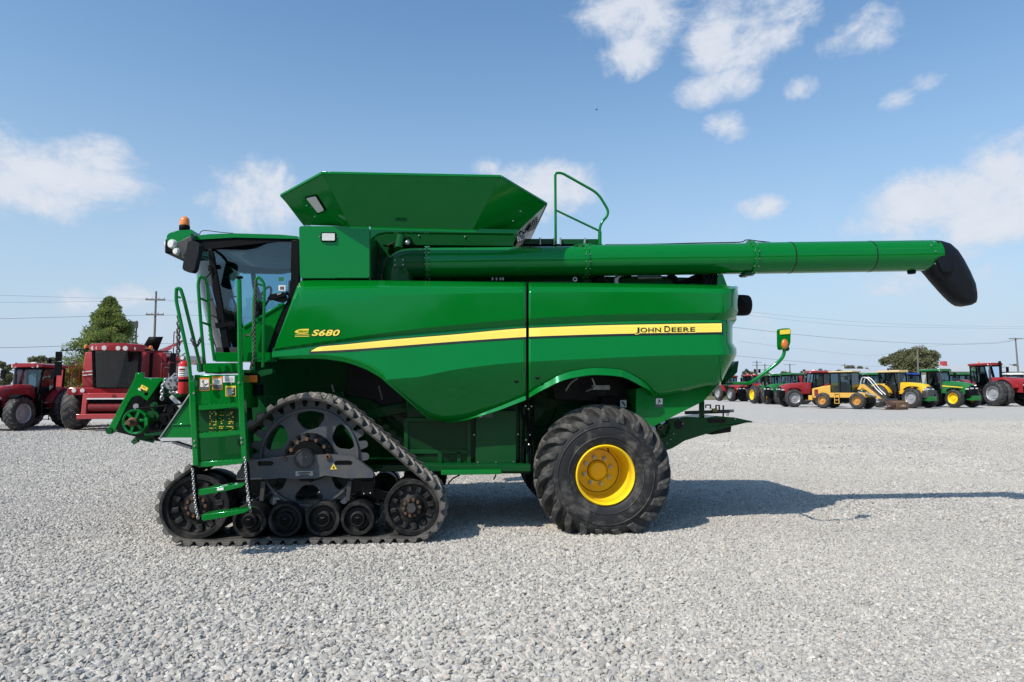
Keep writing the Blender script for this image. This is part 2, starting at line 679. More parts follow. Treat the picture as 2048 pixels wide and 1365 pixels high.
def leaf(name, a, b_, c_):
    m, N, b, out = new_mat(name)
    p = geo(N)
    n = N.noise(p, .9, 4, .6)
    n2 = N.noise(p, 7, 3, .6)
    k = N.math('ADD', N.math('MULTIPLY', n, .7), N.math('MULTIPLY', n2, .3))
    N.put(b.inputs['Base Color'], N.ramp(k, [(.34, a), (.5, b_), (.66, c_)]))
    b.inputs['Roughness'].default_value = .6
    b.inputs['Specular IOR Level'].default_value = .25
    t = N.n.new('ShaderNodeBsdfTranslucent')
    N.l.new(N.ramp(k, [(.34, a), (.66, c_)]), t.inputs[0])
    mx = N.n.new('ShaderNodeMixShader')
    mx.inputs[0].default_value = .42
    N.l.new(b.outputs[0], mx.inputs[1])
    N.l.new(t.outputs[0], mx.inputs[2])
    N.l.new(mx.outputs[0], out.inputs[0])
    return m


M['leaf_cypress'] = leaf('cypress_leaves', (.10, .155, .05), (.17, .23, .065), (.29, .33, .085))
M['leaf_oak'] = leaf('oak_leaves', (.10, .115, .06), (.16, .17, .085), (.25, .24, .14))
M['leaf_yellow'] = leaf('yellowing_leaves', (.14, .15, .03), (.23, .21, .035), (.34, .20, .04))
M['leaf_grey'] = leaf('distant_grey_green_leaves', (.11, .13, .09), (.16, .18, .12), (.22, .23, .16))


def gravel_base():
    m, N, b, out = new_mat('gravel_bed')
    p = geo(N)
    def vor(scale):
        v = N.n.new('ShaderNodeTexVoronoi')
        v.feature = 'F1'
        N.l.new(p, v.inputs['Vector'])
        v.inputs['Scale'].default_value = scale
        return v
    v1, v2 = vor(21), vor(44)
    big = N.noise(p, .16, 5, .6)
    mid = N.noise(p, 1.3, 5, .65)
    sepc = N.n.new('ShaderNodeSeparateColor')
    N.l.new(v1.outputs['Color'], sepc.inputs[0])
    c = N.ramp(sepc.outputs[0], [(0, (0.323, 0.311, 0.296)), (.4, (0.408, 0.393, 0.371)), (.75, (0.473, 0.455, 0.428)), (1, (0.555, 0.532, 0.501))])
    c = N.mix(N.maprange(big, .36, .64, 0, .35), c, (.42, .41, .385, 1))
    c = N.mix(N.maprange(mid, .5, .75, 0, .3), c, (.40, .39, .38, 1))
    N.put(b.inputs['Base Color'], c)
    b.inputs['Roughness'].default_value = .92
    b.inputs['Specular IOR Level'].default_value = .2
    h = N.math('ADD', N.math('MULTIPLY', v1.outputs['Distance'], -.9), N.math('MULTIPLY', v2.outputs['Distance'], -.5))
    h = N.math('ADD', h, N.math('MULTIPLY', sepc.outputs[1], .35))
    bp = N.n.new('ShaderNodeBump')
    bp.inputs['Strength'].default_value = 1.0
    bp.inputs['Distance'].default_value = .018
    N.l.new(h, bp.inputs['Height'])
    N.l.new(bp.outputs[0], b.inputs['Normal'])
    return m


def stone_mat():
    m, N, b, out = new_mat('crushed_limestone')
    oi = N.n.new('ShaderNodeObjectInfo')
    p = geo(N)
    c = N.ramp(oi.outputs['Random'], [(0, (0.137, 0.135, 0.135)), (.10, (0.268, 0.257, 0.244)), (.42, (0.382, 0.366, 0.341)), (.75, (0.446, 0.425, 0.393)), (.94, (0.592, 0.569, 0.532)), (1, (0.428, 0.346, 0.273))])
    n = N.noise(p, 55, 5, .65)
    big = N.noise(p, .16, 5, .6)
    c = N.mix(N.maprange(n, .35, .7, 0, .35), c, (.31, .31, .32, 1))
    c = N.mix(N.maprange(big, .40, .62, 0, .5), c, (.47, .445, .40, 1))
    c = N.mix(N.maprange(N.noise(p, .55, 5, .65), .52, .72, 0, .4), c, (.30, .295, .285, 1))
    N.put(b.inputs['Base Color'], c)
    b.inputs['Roughness'].default_value = .88
    b.inputs['Specular IOR Level'].default_value = .25
    bp = N.n.new('ShaderNodeBump')
    bp.inputs['Strength'].default_value = .5
    bp.inputs['Distance'].default_value = .004
    N.l.new(N.noise(p, 160, 4, .6), bp.inputs['Height'])
    N.l.new(bp.outputs[0], b.inputs['Normal'])
    return m


M['gravel_bed'] = gravel_base()
M['stone'] = stone_mat()
M['grass'] = plain('dry_grass', (.09, .11, .035), .95, 0, .3, scale=.4, col2=(.13, .12, .05))
# ------------------------------------------------------------------ ground
def build_ground():
    mb = MB()
    xs = [-1500, -300, -120, -60] + [-40 + 2 * i for i in range(41)] + [60, 120, 300, 1500]
    ys = [-600, -100, -20] + [-10 + 2 * i for i in range(31)] + [60, 80, 100, 115, 300, 1500]
    xs = sorted(set(xs)); ys = sorted(set(ys))
    for y in ys:
        mb.add([(x, y, 0) for x in xs])
    n = len(xs)
    for j in range(len(ys) - 1):
        for i in range(n - 1):
            a = j * n + i
            mb.face((a, a + 1, a + n + 1, a + n))
    g = mb.build('ground', M['gravel_bed'], smooth=0)
    tag(g, 'pale grey crushed stone yard surface spreading to the parked tractors', 'ground', kind='structure')
    # scrub and trees behind the camera, which the glossy panels mirror
    rn = random.Random(15)
    mb = MB()
    for i in range(22000):
        x = rn.uniform(-90, 90)
        h = 12.5 + 2.6 * sin(x * .11) + 1.8 * sin(x * .31 + 1)
        p = Vector((x, -62 + rn.uniform(-4, 4), rn.random() ** .8 * max(2, h)))
        s = rn.uniform(.4, 1.0)
        d = Vector((rn.gauss(0, 1), rn.gauss(0, 1), rn.gauss(0, .6))).normalized()
        u, v = perp(d)
        mb.poly([p - u * s, p + v * s * .6, p + u * s, p - v * s * .6])
    tag(mb.build('treeline', M['leaf_oak'], smooth=0, recalc=False), 'belt of trees on the near side of the yard', 'treeline', kind='stuff')
    # rough grass beyond the yard
    mb = MB()
    mb.poly([(-1500, 118, .05), (1500, 118, .05), (1500, 1500, .05), (-1500, 1500, .05)])
    tag(mb.build('grass_field', M['grass'], smooth=0), 'dull green field beyond the edge of the yard', 'field', kind='structure')


def build_gravel():
    # scatter area: what the photograph sees of the yard, with a margin either side
    mb = MB()
    dens, size = [], []
    berm = [G(x, y) for x, y in ((1310, 884), (1480, 890), (1640, 893), (1780, 898), (1880, 908), (1950, 925), (1930, 945), (1820, 940))]
    berm2 = [G(x, y) for x, y in ((1480, 905), (1600, 903), (1720, 905), (1830, 915))]
    def dberm(x, y):
        d = 9
        for B in (berm, berm2):
            for a, b in zip(B, B[1:]):
                ab = b - a
                t = max(0, min(1, ((x - a.x) * ab.x + (y - a.y) * ab.y) / ab.length_squared))
                d = min(d, hypot(x - a.x - ab.x * t, y - a.y - ab.y * t))
        return d
    y = 2.6
    rnd = random.Random(5)
    while y < 40:
        st = .3 if y < 10 else (.6 if y < 20 else 1.2)
        half = y * .80 + 1.5
        cx = y * .075
        x = cx - half
        while x < cx + half:
            mb.poly([(x, y, .0), (x + st, y, .0), (x + st, y + st, .0), (x, y + st, .0)])
            mx, my = x + st / 2, y + st / 2
            d = 1250 if my < 9 else (1250 - (my - 9) * 85 if my < 18 else max(0, 485 - (my - 18) * 22))
            s = 1.0 + max(0, my - 14) * .02
            if my > 12.5 and mx > 2:
                k = max(0, 1 - dberm(mx, my) / .7)
                d *= 1 + k * .4
                s *= 1 + k * 1.25
            # the right hand side of the yard is packed with finer chippings
            f = min(1, max(0, (mx - 1.0) / 3.0)) * (1 if my < 9 else .5)
            s *= 1 - .28 * f
            d *= 1 + .35 * f
            s *= 1 + .30 * max(0, (8.5 - my) / 4.5) * (1 - f)
            d *= 1 - .25 * max(0, (8.5 - my) / 4.5) * (1 - f)
            nv = mnoise.noise(Vector((mx * .33, my * .33, 2.0))) + .5 * mnoise.noise(Vector((mx * .9, my * .9, 7.0)))
            s *= 1 + .24 * nv
            d *= 1 - .18 * nv
            s *= rnd.uniform(.92, 1.08)
            dens.append(d)
            size.append(s)
            x += st
        y += st
    o = mb.build('gravel', M['stone'], smooth=0, recalc=False)
    me = o.data
    a = me.attributes.new('dens', 'FLOAT', 'FACE')
    a.data.foreach_set('value', dens)
    a = me.attributes.new('size', 'FLOAT', 'FACE')
    a.data.foreach_set('value', size)
    tag(o, 'loose grey crushed limestone chippings covering the yard', 'gravel', kind='stuff')
    ng = bpy.data.node_groups.new('gravel_scatter', 'GeometryNodeTree')
    ng.interface.new_socket('Geometry', in_out='INPUT', socket_type='NodeSocketGeometry')
    ng.interface.new_socket('Geometry', in_out='OUTPUT', socket_type='NodeSocketGeometry')
    n, l = ng.nodes, ng.links
    gi, go = n.new('NodeGroupInput'), n.new('NodeGroupOutput')
    dp = n.new('GeometryNodeDistributePointsOnFaces')
    l.new(gi.outputs[0], dp.inputs['Mesh'])
    na = n.new('GeometryNodeInputNamedAttribute')
    na.data_type = 'FLOAT'
    na.inputs['Name'].default_value = 'dens'
    l.new(na.outputs['Attribute'], dp.inputs['Density'])
    nb = n.new('GeometryNodeInputNamedAttribute')
    nb.data_type = 'FLOAT'
    nb.inputs['Name'].default_value = 'size'
    join = n.new('GeometryNodeJoinGeometry')
    g2i = []
    for i in range(7):
        ico = n.new('GeometryNodeMeshIcoSphere')
        ico.inputs['Radius'].default_value = .5
        ico.inputs['Subdivisions'].default_value = 2
        nz = n.new('ShaderNodeTexNoise')
        nz.inputs['Scale'].default_value = 1.9
        nz.inputs['Detail'].default_value = 1.5
        pos = n.new('GeometryNodeInputPosition')
        va = n.new('ShaderNodeVectorMath')
        va.inputs[1].default_value = (i * 7.3, i * 3.1, i * 5.7)
        l.new(pos.outputs[0], va.inputs[0])
        # facet the pebble: snap it along a few cut planes given by coarse cell noise
        vo = n.new('ShaderNodeTexVoronoi')
        vo.inputs['Scale'].default_value = 1.35
        l.new(va.outputs[0], vo.inputs['Vector'])
        l.new(va.outputs[0], nz.inputs['Vector'])
        sub = n.new('ShaderNodeVectorMath'); sub.operation = 'SUBTRACT'
        l.new(nz.outputs['Color'], sub.inputs[0]); sub.inputs[1].default_value = (.5, .5, .5)
        sc = n.new('ShaderNodeVectorMath'); sc.operation = 'SCALE'
        l.new(sub.outputs[0], sc.inputs[0]); sc.inputs['Scale'].default_value = .75
        sp = n.new('GeometryNodeSetPosition')
        l.new(ico.outputs['Mesh'], sp.inputs['Geometry'])
        l.new(sc.outputs[0], sp.inputs['Offset'])
        sm = n.new('GeometryNodeSetMaterial')
        sm.inputs['Material'].default_value = M['stone']
        l.new(sp.outputs[0], sm.inputs[0])
        gi2 = n.new('GeometryNodeGeometryToInstance')
        l.new(sm.outputs[0], gi2.inputs[0])
        g2i.append(gi2)
    for g in g2i:
        l.new(g.outputs[0], join.inputs[0])
    iop = n.new('GeometryNodeInstanceOnPoints')
    l.new(dp.outputs['Points'], iop.inputs['Points'])
    l.new(join.outputs[0], iop.inputs['Instance'])
    iop.inputs['Pick Instance'].default_value = True
    ri = n.new('FunctionNodeRandomValue')
    ri.data_type = 'INT'
    ri.inputs[4].default_value = 0
    ri.inputs[5].default_value = 6
    l.new(ri.outputs[2], iop.inputs['Instance Index'])
    rr = n.new('FunctionNodeRandomValue')
    rr.data_type = 'FLOAT_VECTOR'
    rr.inputs[0].default_value = (-.75, -.75, -3.15)
    rr.inputs[1].default_value = (.75, .75, 3.15)
    e2r = n.new('FunctionNodeEulerToRotation')
    l.new(rr.outputs[0], e2r.inputs[0])
    l.new(e2r.outputs[0], iop.inputs['Rotation'])
    rs = n.new('FunctionNodeRandomValue')
    rs.data_type = 'FLOAT_VECTOR'
    rs.inputs[0].default_value = (.018, .016, .014)
    rs.inputs[1].default_value = (.068, .050, .036)
    rs.inputs['Seed'].default_value = 5
    big = n.new('FunctionNodeRandomValue')
    big.data_type = 'FLOAT'
    big.inputs[2].default_value = .62
    big.inputs[3].default_value = 1.12
    big.inputs['Seed'].default_value = 9
    m1 = n.new('ShaderNodeMath'); m1.operation = 'MULTIPLY'
    l.new(big.outputs[1], m1.inputs[0]); l.new(nb.outputs['Attribute'], m1.inputs[1])
    vs = n.new('ShaderNodeVectorMath'); vs.operation = 'SCALE'
    l.new(rs.outputs[0], vs.inputs[0]); l.new(m1.outputs[0], vs.inputs['Scale'])
    l.new(vs.outputs[0], iop.inputs['Scale'])
    tr = n.new('GeometryNodeTranslateInstances')
    l.new(iop.outputs[0], tr.inputs[0])
    tz = n.new('FunctionNodeRandomValue')
    tz.data_type = 'FLOAT_VECTOR'
    tz.inputs[0].default_value = (0, 0, -.003)
    tz.inputs[1].default_value = (0, 0, .024)
    tz.inputs['Seed'].default_value = 21
    l.new(tz.outputs[0], tr.inputs['Translation'])
    l.new(tr.outputs[0], go.inputs[0])
    md = o.modifiers.new('scatter', 'NODES')
    md.node_group = ng


build_ground()
build_gravel()
# ------------------------------------------------------------------ the combine harvester
CMB = empty('combine_harvester', (P(820, 1080, 10.0).x, 10.0, 0),
            'large green tracked combine harvester with a yellow stripe, filling the middle of the yard', 'combine harvester')
YC = 10.0                        # the machine's middle plane; far side mirrors near side


def cpart(mb, name, mat, bevel=0.0, parent=None, **k):
    return mb.build(name, mat, parent or CMB, bevel=bevel, **k)


def plate(pts, y0, y1, name, mat, bevel=.006, parent=None, round_=0, holes=(), **k):
    xz = XZ(pts, y0)
    if round_:
        xz = fil2(xz, round_)
    return cpart(MB().prism(xz, y0, y1, [XZ(h, y0) for h in holes]), name, mat, bevel, parent, **k)


# -------- side panels: one smooth skin with creases, section and outlines as the photo shows them
r_top = interp([(544, 706), (548, 698), (553, 684), (562, 660), (576, 622), (590, 584), (597, 567), (603, 562), (640, 561), (1055, 565), (1300, 568), (1440, 571), (1475, 574)])
r_c1 = interp([(544, 699), (556, 697), (684, 678), (793, 663), (903, 651), (1050, 638), (1251, 628.5), (1475, 625.5)])
r_c2 = interp([(544, 702), (556, 701), (630, 692), (684, 684.5), (793, 671.5), (903, 662), (1050, 651.5), (1321, 641.5), (1475, 640)])
r_c3 = interp([(544, 790), (700, 790), (774, 760), (804, 757), (834, 754.5), (903, 741), (985, 730), (1050, 724.5), (1180, 718), (1321, 712), (1475, 709)])
r_botF = interp([(544, 716), (555, 715), (629, 712), (684, 718), (725, 731), (758, 749), (782, 770), (810, 794), (834, 816), (856, 834), (875, 842), (892, 844), (916, 841), (985, 819), (1052, 792)])
r_botR = interp([(1057, 788.5), (1075, 776), (1098.6, 762.7), (1120, 751), (1145, 743), (1192, 737), (1239, 740), (1274, 756), (1298, 774), (1313, 792), (1370, 782), (1424, 771), (1475, 771)])


def sec_y(x, y):
    """depth of the panel skin at picture position (x, y)"""
    t, c1, c2, c3 = r_top(x), r_c1(x), r_c2(x), r_c3(x)
    t = min(t, 566 + (x - 600) * .01)
    lean = (x - 600) * 0.00003
    if y <= t + 1e-6:
        return 8.592
    if y < c1:
        k = (y - t) / (c1 - t)
        return 8.44 + .002 * (1 - k) + .15 * max(0.0, 1 - k / .26) ** 2.0
    if y < c2:
        k = (y - c1) / max(1e-6, c2 - c1)
        d = .055 * min(1, (c2 - c1) / 11)
        return 8.44 + d * k
    d = .055 * min(1, (c2 - c1) / 11)
    if y < c3:
        k = (y - c2) / (c3 - c2)
        return 8.44 + d - (.10 + d * .3) * (k ** .85)
    k = (y - c3) / 110.0
    return 8.44 + d - .10 - d * .3 + .38 * k ** 1.1


def skin(xa, xb, bot, nx, name, rear=False):
    mb = MB()
    rows_n = (7, 3, 6, 7)
    cols = []
    for i in range(nx + 1):
        u = i / nx
        if not rear:
            u = u ** 1.35
        else:
            u = u if u < .85 else .85 + (u - .85)
        x = xa + (xb - xa) * u
        col = []
        t, b = r_top(x), bot(x)
        b = max(b, t + .2)
        bounds = [t, r_c1(x), r_c2(x), r_c3(x), b]
        bounds = [max(t, min(b, q)) for q in bounds]
        ys = []
        for s in range(4):
            n = rows_n[s]
            for k in range(n):
                ys.append(bounds[s] + (bounds[s + 1] - bounds[s]) * k / n)
        ys.append(b)
        for y in ys:
            xx = x
            Yv = sec_y(x, y)
            if rear:
                # the tail narrows below and is rounded into the back of the machine
                end = 1473 + (3 if y < r_c1(1470) else 0) - (8 if y >= r_c2(1470) and y < 690 else 0) - max(0, (y - 711)) * .53
                w = min(1.0, max(0.0, (x - 1395) / (1475 - 1395)))
                xx = x + (end - 1475) * w ** 2
                k = max(0.0, (w - .55) / .45)
                Yv += .30 * (1 - sqrt(max(0, 1 - min(1, k) ** 2.2)))
            col.append(P(xx, y, Yv))
        cols.append(col)
    mb.rings(cols, closed_ring=False, cap=False)
    if rear:
        last = cols[-1]
        back = [Vector((p.x - .03, 2 * YC - 8.75, p.z)) for p in last]
        mb.rings([last, back], closed_ring=False, cap=False)
    return cpart(mb, name, M['green'], weld=True, smooth=17, solid=.03, solid_off=-1)


p1 = skin(544, 1052.5, r_botF, 90, 'side_panel')
p2 = skin(1057.5, 1475, r_botR, 80, 'rear_side_panel', True)


def conform(pts2, off=.004, surf=sec_y):
    return [P(x, y, surf(x, y) - off) for x, y in pts2]


def strip(top, bot, xa, xb, n, off=.004, rows=2):
    mb = MB()
    rings = []
    for i in range(n + 1):
        x = xa + (xb - xa) * i / n
        t, b = top(x), bot(x)
        rings.append(conform([(x, t + (b - t) * k / rows) for k in range(rows + 1)], off))
    return mb.rings(rings, False, False)


s_top = interp([(621, 703), (637.6, 694.5), (684, 690), (793, 679), (903, 670), (1050, 657), (1057, 656.7), (1227, 650.6), (1443.6, 647)])
s_bot = interp([(621, 703.5), (684, 700.5), (793, 692.6), (903, 684), (1050, 674.2), (1057, 673.8), (1251, 667.8), (1443.6, 664.5)])
for (xa, xb, n, own) in ((622, 1052, 70, p1), (1058, 1443.5, 50, p2)):
    up = lambda x: s_top(x) - 2.0
    dn = lambda x: s_bot(x) + 4.5
    o = cpart(strip(up, dn, xa - (3 if xa < 700 else 0), xb + (2 if xb > 1100 else 0), n, .003), 'stripe_border', M['black_decal'], parent=own, recalc=True)
    o = cpart(strip(s_top, s_bot, xa, xb, n, .005), 'yellow_stripe', M['pale_decal'], parent=own)
    # fine lines printed along the stripe
    mb = MB()
    for q in (.28, .46, .64, .82):
        f = lambda x, q=q: s_top(x) + (s_bot(x) - s_top(x)) * q - .35
        g = lambda x, q=q: s_top(x) + (s_bot(x) - s_top(x)) * q + .35
        mb.merge(strip(f, g, xa + 22, xb - 3, n // 2, .0065, 1))
    cpart(mb, 'stripe_line', M['yellow_decal'], parent=own)


def text_mesh(txt, shear=0.0, bold=0.0, spacing=1.0):
    cu = bpy.data.curves.new('lettering', 'FONT')
    cu.body = txt
    cu.shear = shear
    cu.offset = bold
    cu.space_character = spacing
    cu.resolution_u = 4
    ob = bpy.data.objects.new('lettering', cu)
    COL.objects.link(ob)
    bpy.context.view_layer.update()
    dg = bpy.context.evaluated_depsgraph_get()
    me = bpy.data.meshes.new_from_object(ob.evaluated_get(dg))
    v = [(p.co.x, p.co.y) for p in me.vertices]
    f = [tuple(q.vertices) for q in me.polygons]
    bpy.data.objects.remove(ob)
    bpy.data.meshes.remove(me)
    return v, f


def lettering(txt, box, name, mat, surf, off, parent, shear=0.0, bold=0.0, spacing=1.0, caps=None):
    """flat letters fitted to a picture rectangle (x0, y0, x1, y1) on a surface"""
    v, f = text_mesh(txt, shear, bold, spacing)
    xs, ys = [p[0] for p in v], [p[1] for p in v]
    x0, x1, y0, y1 = min(xs), max(xs), min(ys), max(ys)
    bx0, by0, bx1, by1 = box
    mb = MB()
    pts = []
    for (x, y) in v:
        a = bx0 + (x - x0) / (x1 - x0) * (bx1 - bx0)
        b = by1 + (y - y0) / (y1 - y0) * (by0 - by1)
        pts.append(P(a, b, (surf(a, b) if callable(surf) else surf) - off))
    mb.add(pts)
    mb.f = list(f)
    mb.m = [0] * len(f)
    return cpart(mb, name, mat, parent=parent, smooth=0, recalc=False)


def two_size(words, x0, y0, y1, big, small, height_small, name, mat, surf, off, parent, bold, grow=0.0):
    pass


# brand lettering: large initials, small capitals
def smallcaps(parts, y_base, hb, hs, name, mat, surf, off, parent, bold):
    mb = MB()
    for (txt, xa, xb, big) in parts:
        v, f = text_mesh(txt, 0, bold, 1.06)
        xs, ys = [p[0] for p in v], [p[1] for p in v]
        x0, x1, y0, y1 = min(xs), max(xs), min(ys), max(ys)
        h = hb if big else hs
        b0 = len(mb.v)
        pts = []
        for (x, y) in v:
            a = xa + (x - x0) / (x1 - x0) * (xb - xa)
            b = y_base(a) - (y - y0) / (y1 - y0) * h + (2.5 if txt == 'J' else 0)
            pts.append(P(a, b, surf(a, b) - off))
        mb.add(pts)
        for q in f:
            mb.face([b0 + i for i in q])
    return cpart(mb, name, mat, parent=parent, smooth=0, recalc=False)


base_y = lambda x: 665.2 - (x - 1270) * .008
BR = [('J', 1270.5, 1279, True), ('OHN', 1280.5, 1322, False), ('D', 1328.5, 1340.5, True), ('EERE', 1343, 1390, False)]
smallcaps([(t, a - 1.2, b + 1.2, k) for t, a, b, k in BR], lambda x: base_y(x) + 1.8, 15.5, 12.5, 'lettering_outline', M['pale_decal'], sec_y, .0085, p2, .05)
smallcaps(BR, base_y, 12.5, 9.5, 'lettering', M['black_decal'], sec_y, .0115, p2, .018)
lettering('S680', (621.5, 658.0, 681.5, 674.2), 'lettering_outline', M['black_decal'], sec_y, .0035, p1, .3, .045, 1.05)
lettering('S680', (623, 659.5, 680, 672.5), 'lettering', M['pale_decal'], sec_y, .0065, p1, .3, .03, 1.06)
mb = MB()
mb.poly(conform([(589, 664.5), (592, 661.5), (597, 659.3), (604, 658.4), (617.8, 658.0), (616.5, 666.8), (612, 667.6), (600, 668), (594, 667.2)], .004))
cpart(mb, 'dealer_sticker', M['yellow_decal'], parent=p1, smooth=0)
lettering('GREENWAY', (596, 661.2, 616.4, 665.6), 'lettering', M['green'], sec_y, .006, p1, .0, .02)
mb = MB()
for y in (670, 673):
    mb.poly(conform([(590, y), (618.5, y - .6), (618.5, y + .5), (590, y + 1.0)], .004))
cpart(mb, 'sticker_line', M['pale_decal'], parent=p1, smooth=0)

# hinge seam between the panels, latches, top filler notch
for (x, y, own) in ((1033, 762, p1), (1075, 755, p2)):
    c = P(x, y, sec_y(x, y))
    mb = MB().lathe([(.0, -.004), (.022, -.004), (.028, .004), (.03, .02)], c, (0, 1, 0), 20)
    cpart(mb, 'panel_latch', M['black_plastic'], parent=own)
    cpart(MB().lathe([(.0, -.010), (.008, -.010), (.010, -.004)], c, (0, 1, 0), 12), 'latch_key', M['dark_steel'], parent=own)


def lip(bot, wid, xa, xb, n, name, flare):
    rings = []
    for i in range(n + 1):
        x = xa + (xb - xa) * i / n
        y = bot(x)
        Yv = sec_y(x, y)
        w = wid(x)
        rings.append([P(x, y - .6, Yv - .002), P(x, y + w, Yv - flare), P(x, y + w + 1.2, Yv - flare + .012), P(x, y + w * .7, Yv + .07)])
    cpart(MB().rings(rings), name, M['green'], smooth=25)


lip(r_botR, interp([(1057, 8), (1098, 11), (1145, 13), (1239, 13), (1280, 11), (1313, 1)]), 1058, 1312, 48, 'fender_lip', .035)
lip(r_botF, interp([(890, .5), (940, 3), (985, 6), (1052, 8)]), 890, 1051.5, 20, 'panel_lip', .02)
lip(r_botF, interp([(548, 3), (620, 5), (700, 5), (780, 4), (860, 2)]), 556, 862, 40, 'arch_rim', -.01)

# far flank: the same outline mirrored, plain
mb = MB()
far = XZ([(600, 562), (1440, 571), (1475, 580), (1472, 712), (1424, 771), (1313, 792), (1239, 740), (1145, 743), (1055, 790), (916, 841), (875, 842), (782, 770), (684, 718), (555, 715)], 8.45)
cpart(MB().prism(far, 11.45, 11.52), 'far_side_panel', M['green'], .01)

# -------- inner body
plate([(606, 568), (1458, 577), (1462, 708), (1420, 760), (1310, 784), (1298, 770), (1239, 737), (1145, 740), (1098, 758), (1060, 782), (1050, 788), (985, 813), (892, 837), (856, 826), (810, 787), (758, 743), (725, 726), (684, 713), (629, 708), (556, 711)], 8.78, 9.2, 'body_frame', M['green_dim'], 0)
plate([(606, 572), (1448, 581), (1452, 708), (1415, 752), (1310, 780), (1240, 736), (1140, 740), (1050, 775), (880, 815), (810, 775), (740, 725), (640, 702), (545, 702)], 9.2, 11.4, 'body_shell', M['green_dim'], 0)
plate([(1272, 778), (1330, 766), (1441, 764), (1407, 803), (1305, 854), (1272, 838)], 8.74, 11.1, 'tail_hood', M['green'], 0)
plate([(1472, 726), (1478, 722), (1475, 745), (1462, 758), (1446, 770), (1450, 755)], 8.9, 11.0, 'tail_flap', M['green_dim'], .008)
# side walls low down, seen through the arch and behind the track
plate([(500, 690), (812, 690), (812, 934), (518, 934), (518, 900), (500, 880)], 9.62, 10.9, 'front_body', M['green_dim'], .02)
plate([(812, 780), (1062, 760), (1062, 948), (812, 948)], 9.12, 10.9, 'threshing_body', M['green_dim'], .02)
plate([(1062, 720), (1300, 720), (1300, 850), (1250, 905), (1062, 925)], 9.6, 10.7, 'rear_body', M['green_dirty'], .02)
plate([(700, 722), (745, 735), (810, 795), (852, 835), (812, 838), (745, 800), (690, 790)], 9.5, 9.6, 'belt_guard', M['black_paint'], .006)
for (a, b) in (((664, 770), (676, 812)), ((758, 772), (765, 800))):
    pa, pb = P(*a, 9.48), P(*b, 9.48)
    cpart(MB().tube([pa, pb], .014, 8), 'latch_rod', M['bare_metal'])
# sloping beam beside the track
pa, pb = P(690, 838, 9.45), P(862, 806, 9.45)
cpart(MB().bar(pa, pb, .14, .13, (0, 1, 0)), 'frame_beam', M['green_dim'], .008)
pa, pb = P(530, 800, 9.5), P(690, 790, 9.5)
cpart(MB().bar(pa, pb, .10, .08, (0, 1, 0)), 'frame_beam', M['green_dim'], .008)

# perforated screen with its frame
scr = plate([(812, 838), (938, 838), (938, 936), (812, 936)], 9.0, 9.1, 'screen_panel', M['green_dim'], .004)
mb = MB()
x0, x1 = P(818, 800, 8.99).x, P(934, 800, 8.99).x
z0, z1 = P(818, 928, 8.99).z, P(818, 846, 8.99).z
k = 0
z = z0
while z < z1:
    x = x0 + (.012 if k % 2 else 0)
    while x < x1:
        mb.poly([(x, 8.996, z), (x + .012, 8.996, z), (x + .012, 8.996, z + .012), (x, 8.996, z + .012)])
        x += .024
    z += .021
    k += 1
h = cpart(mb, 'screen_holes', M['black_paint'], parent=scr, smooth=0, recalc=False)
h['kind'] = 'stuff'
for (a, b) in (((812, 904), (938, 904)), ((880, 904), (880, 936)), ((918, 904), (918, 936)), ((812, 838), (812, 936)), ((938, 838), (938, 936)), ((812, 936), (938, 936)), ((812, 840), (938, 840))):
    cpart(MB().bar(P(*a, 8.985), P(*b, 8.985), .05, .02, (0, 1, 0)), 'screen_bar', M['green_dim'], .003, parent=scr)
dr = plate([(951, 821), (1033, 821), (1033, 929), (951, 929)], 8.92, 9.1, 'access_door', M['green_dim'], .01)
for (x, y) in ((956, 925), (992, 925), (1027, 924), (948, 870), (1036, 869)):
    c = P(x, y, 8.915)
    cpart(MB().lathe([(0, -.008), (.009, -.008), (.011, .004)], c, (0, 1, 0), 8), 'bolt', M['chrome'], parent=dr)
plate([(954, 826), (964, 826), (964, 835), (954, 835)], 8.912, 8.92, 'warning_decal', M['white_decal'], 0, parent=dr)
plate([(965, 824), (985, 823), (985, 836), (965, 836)], 8.912, 8.92, 'warning_decal', M['grey_decal'], 0, parent=dr)
plate([(965, 822), (986, 821), (986, 824), (965, 825)], 8.910, 8.92, 'warning_decal', M['rust'], 0, parent=dr)
plate([(882, 941.5), (1003, 939.5), (1003, 949), (882, 951)], 8.62, 8.75, 'side_rail', M['green'], .006)
plate([(700, 930), (1062, 930), (1062, 944), (700, 944)], 8.75, 11.2, 'sill_beam', M['green_dim'], .01)
for pts in ([(920, 950), (905, 958), (896, 968)], [(992, 950), (987, 960)]):
    cpart(MB().tube([P(x, y, 9.0) for x, y in pts], .011, 6), 'drain_hose', M['black_plastic'])

# seam post and hose bundle in front of the rear wheel
plate([(1050, 566), (1061, 566), (1061, 800), (1050, 800)], 8.66, 8.78, 'seam_channel', M['black_paint'], 0)
plate([(1040, 800), (1066, 800), (1066, 944), (1040, 944)], 9.0, 9.15, 'support_post', M['green_dim'], .006)
rnd = random.Random(2)
for i in range(5):
    x = 1046 + i * 5
    pts = [P(x + rnd.uniform(-3, 3), y, 8.93 + rnd.uniform(-.03, .03)) for y in range(796, 945, 24)]
    cpart(MB().tube(catmull(pts, 4), .014, 7), 'hydraulic_hose', M['black_plastic'])
for (x, y) in ((1051, 812), (1057, 818), (1052, 880), (1060, 870), (1058, 890), (1063, 813)):
    cpart(MB().sphere(P(x, y, 8.9), .016, 8, 5), 'hose_fitting', M['chrome'])
cpart(MB().tube(catmull([P(x, y, 9.1) for x, y in ((1068, 852), (1085, 856), (1100, 845), (1112, 820))], 6), .013, 6), 'hydraulic_hose', M['black_plastic'])
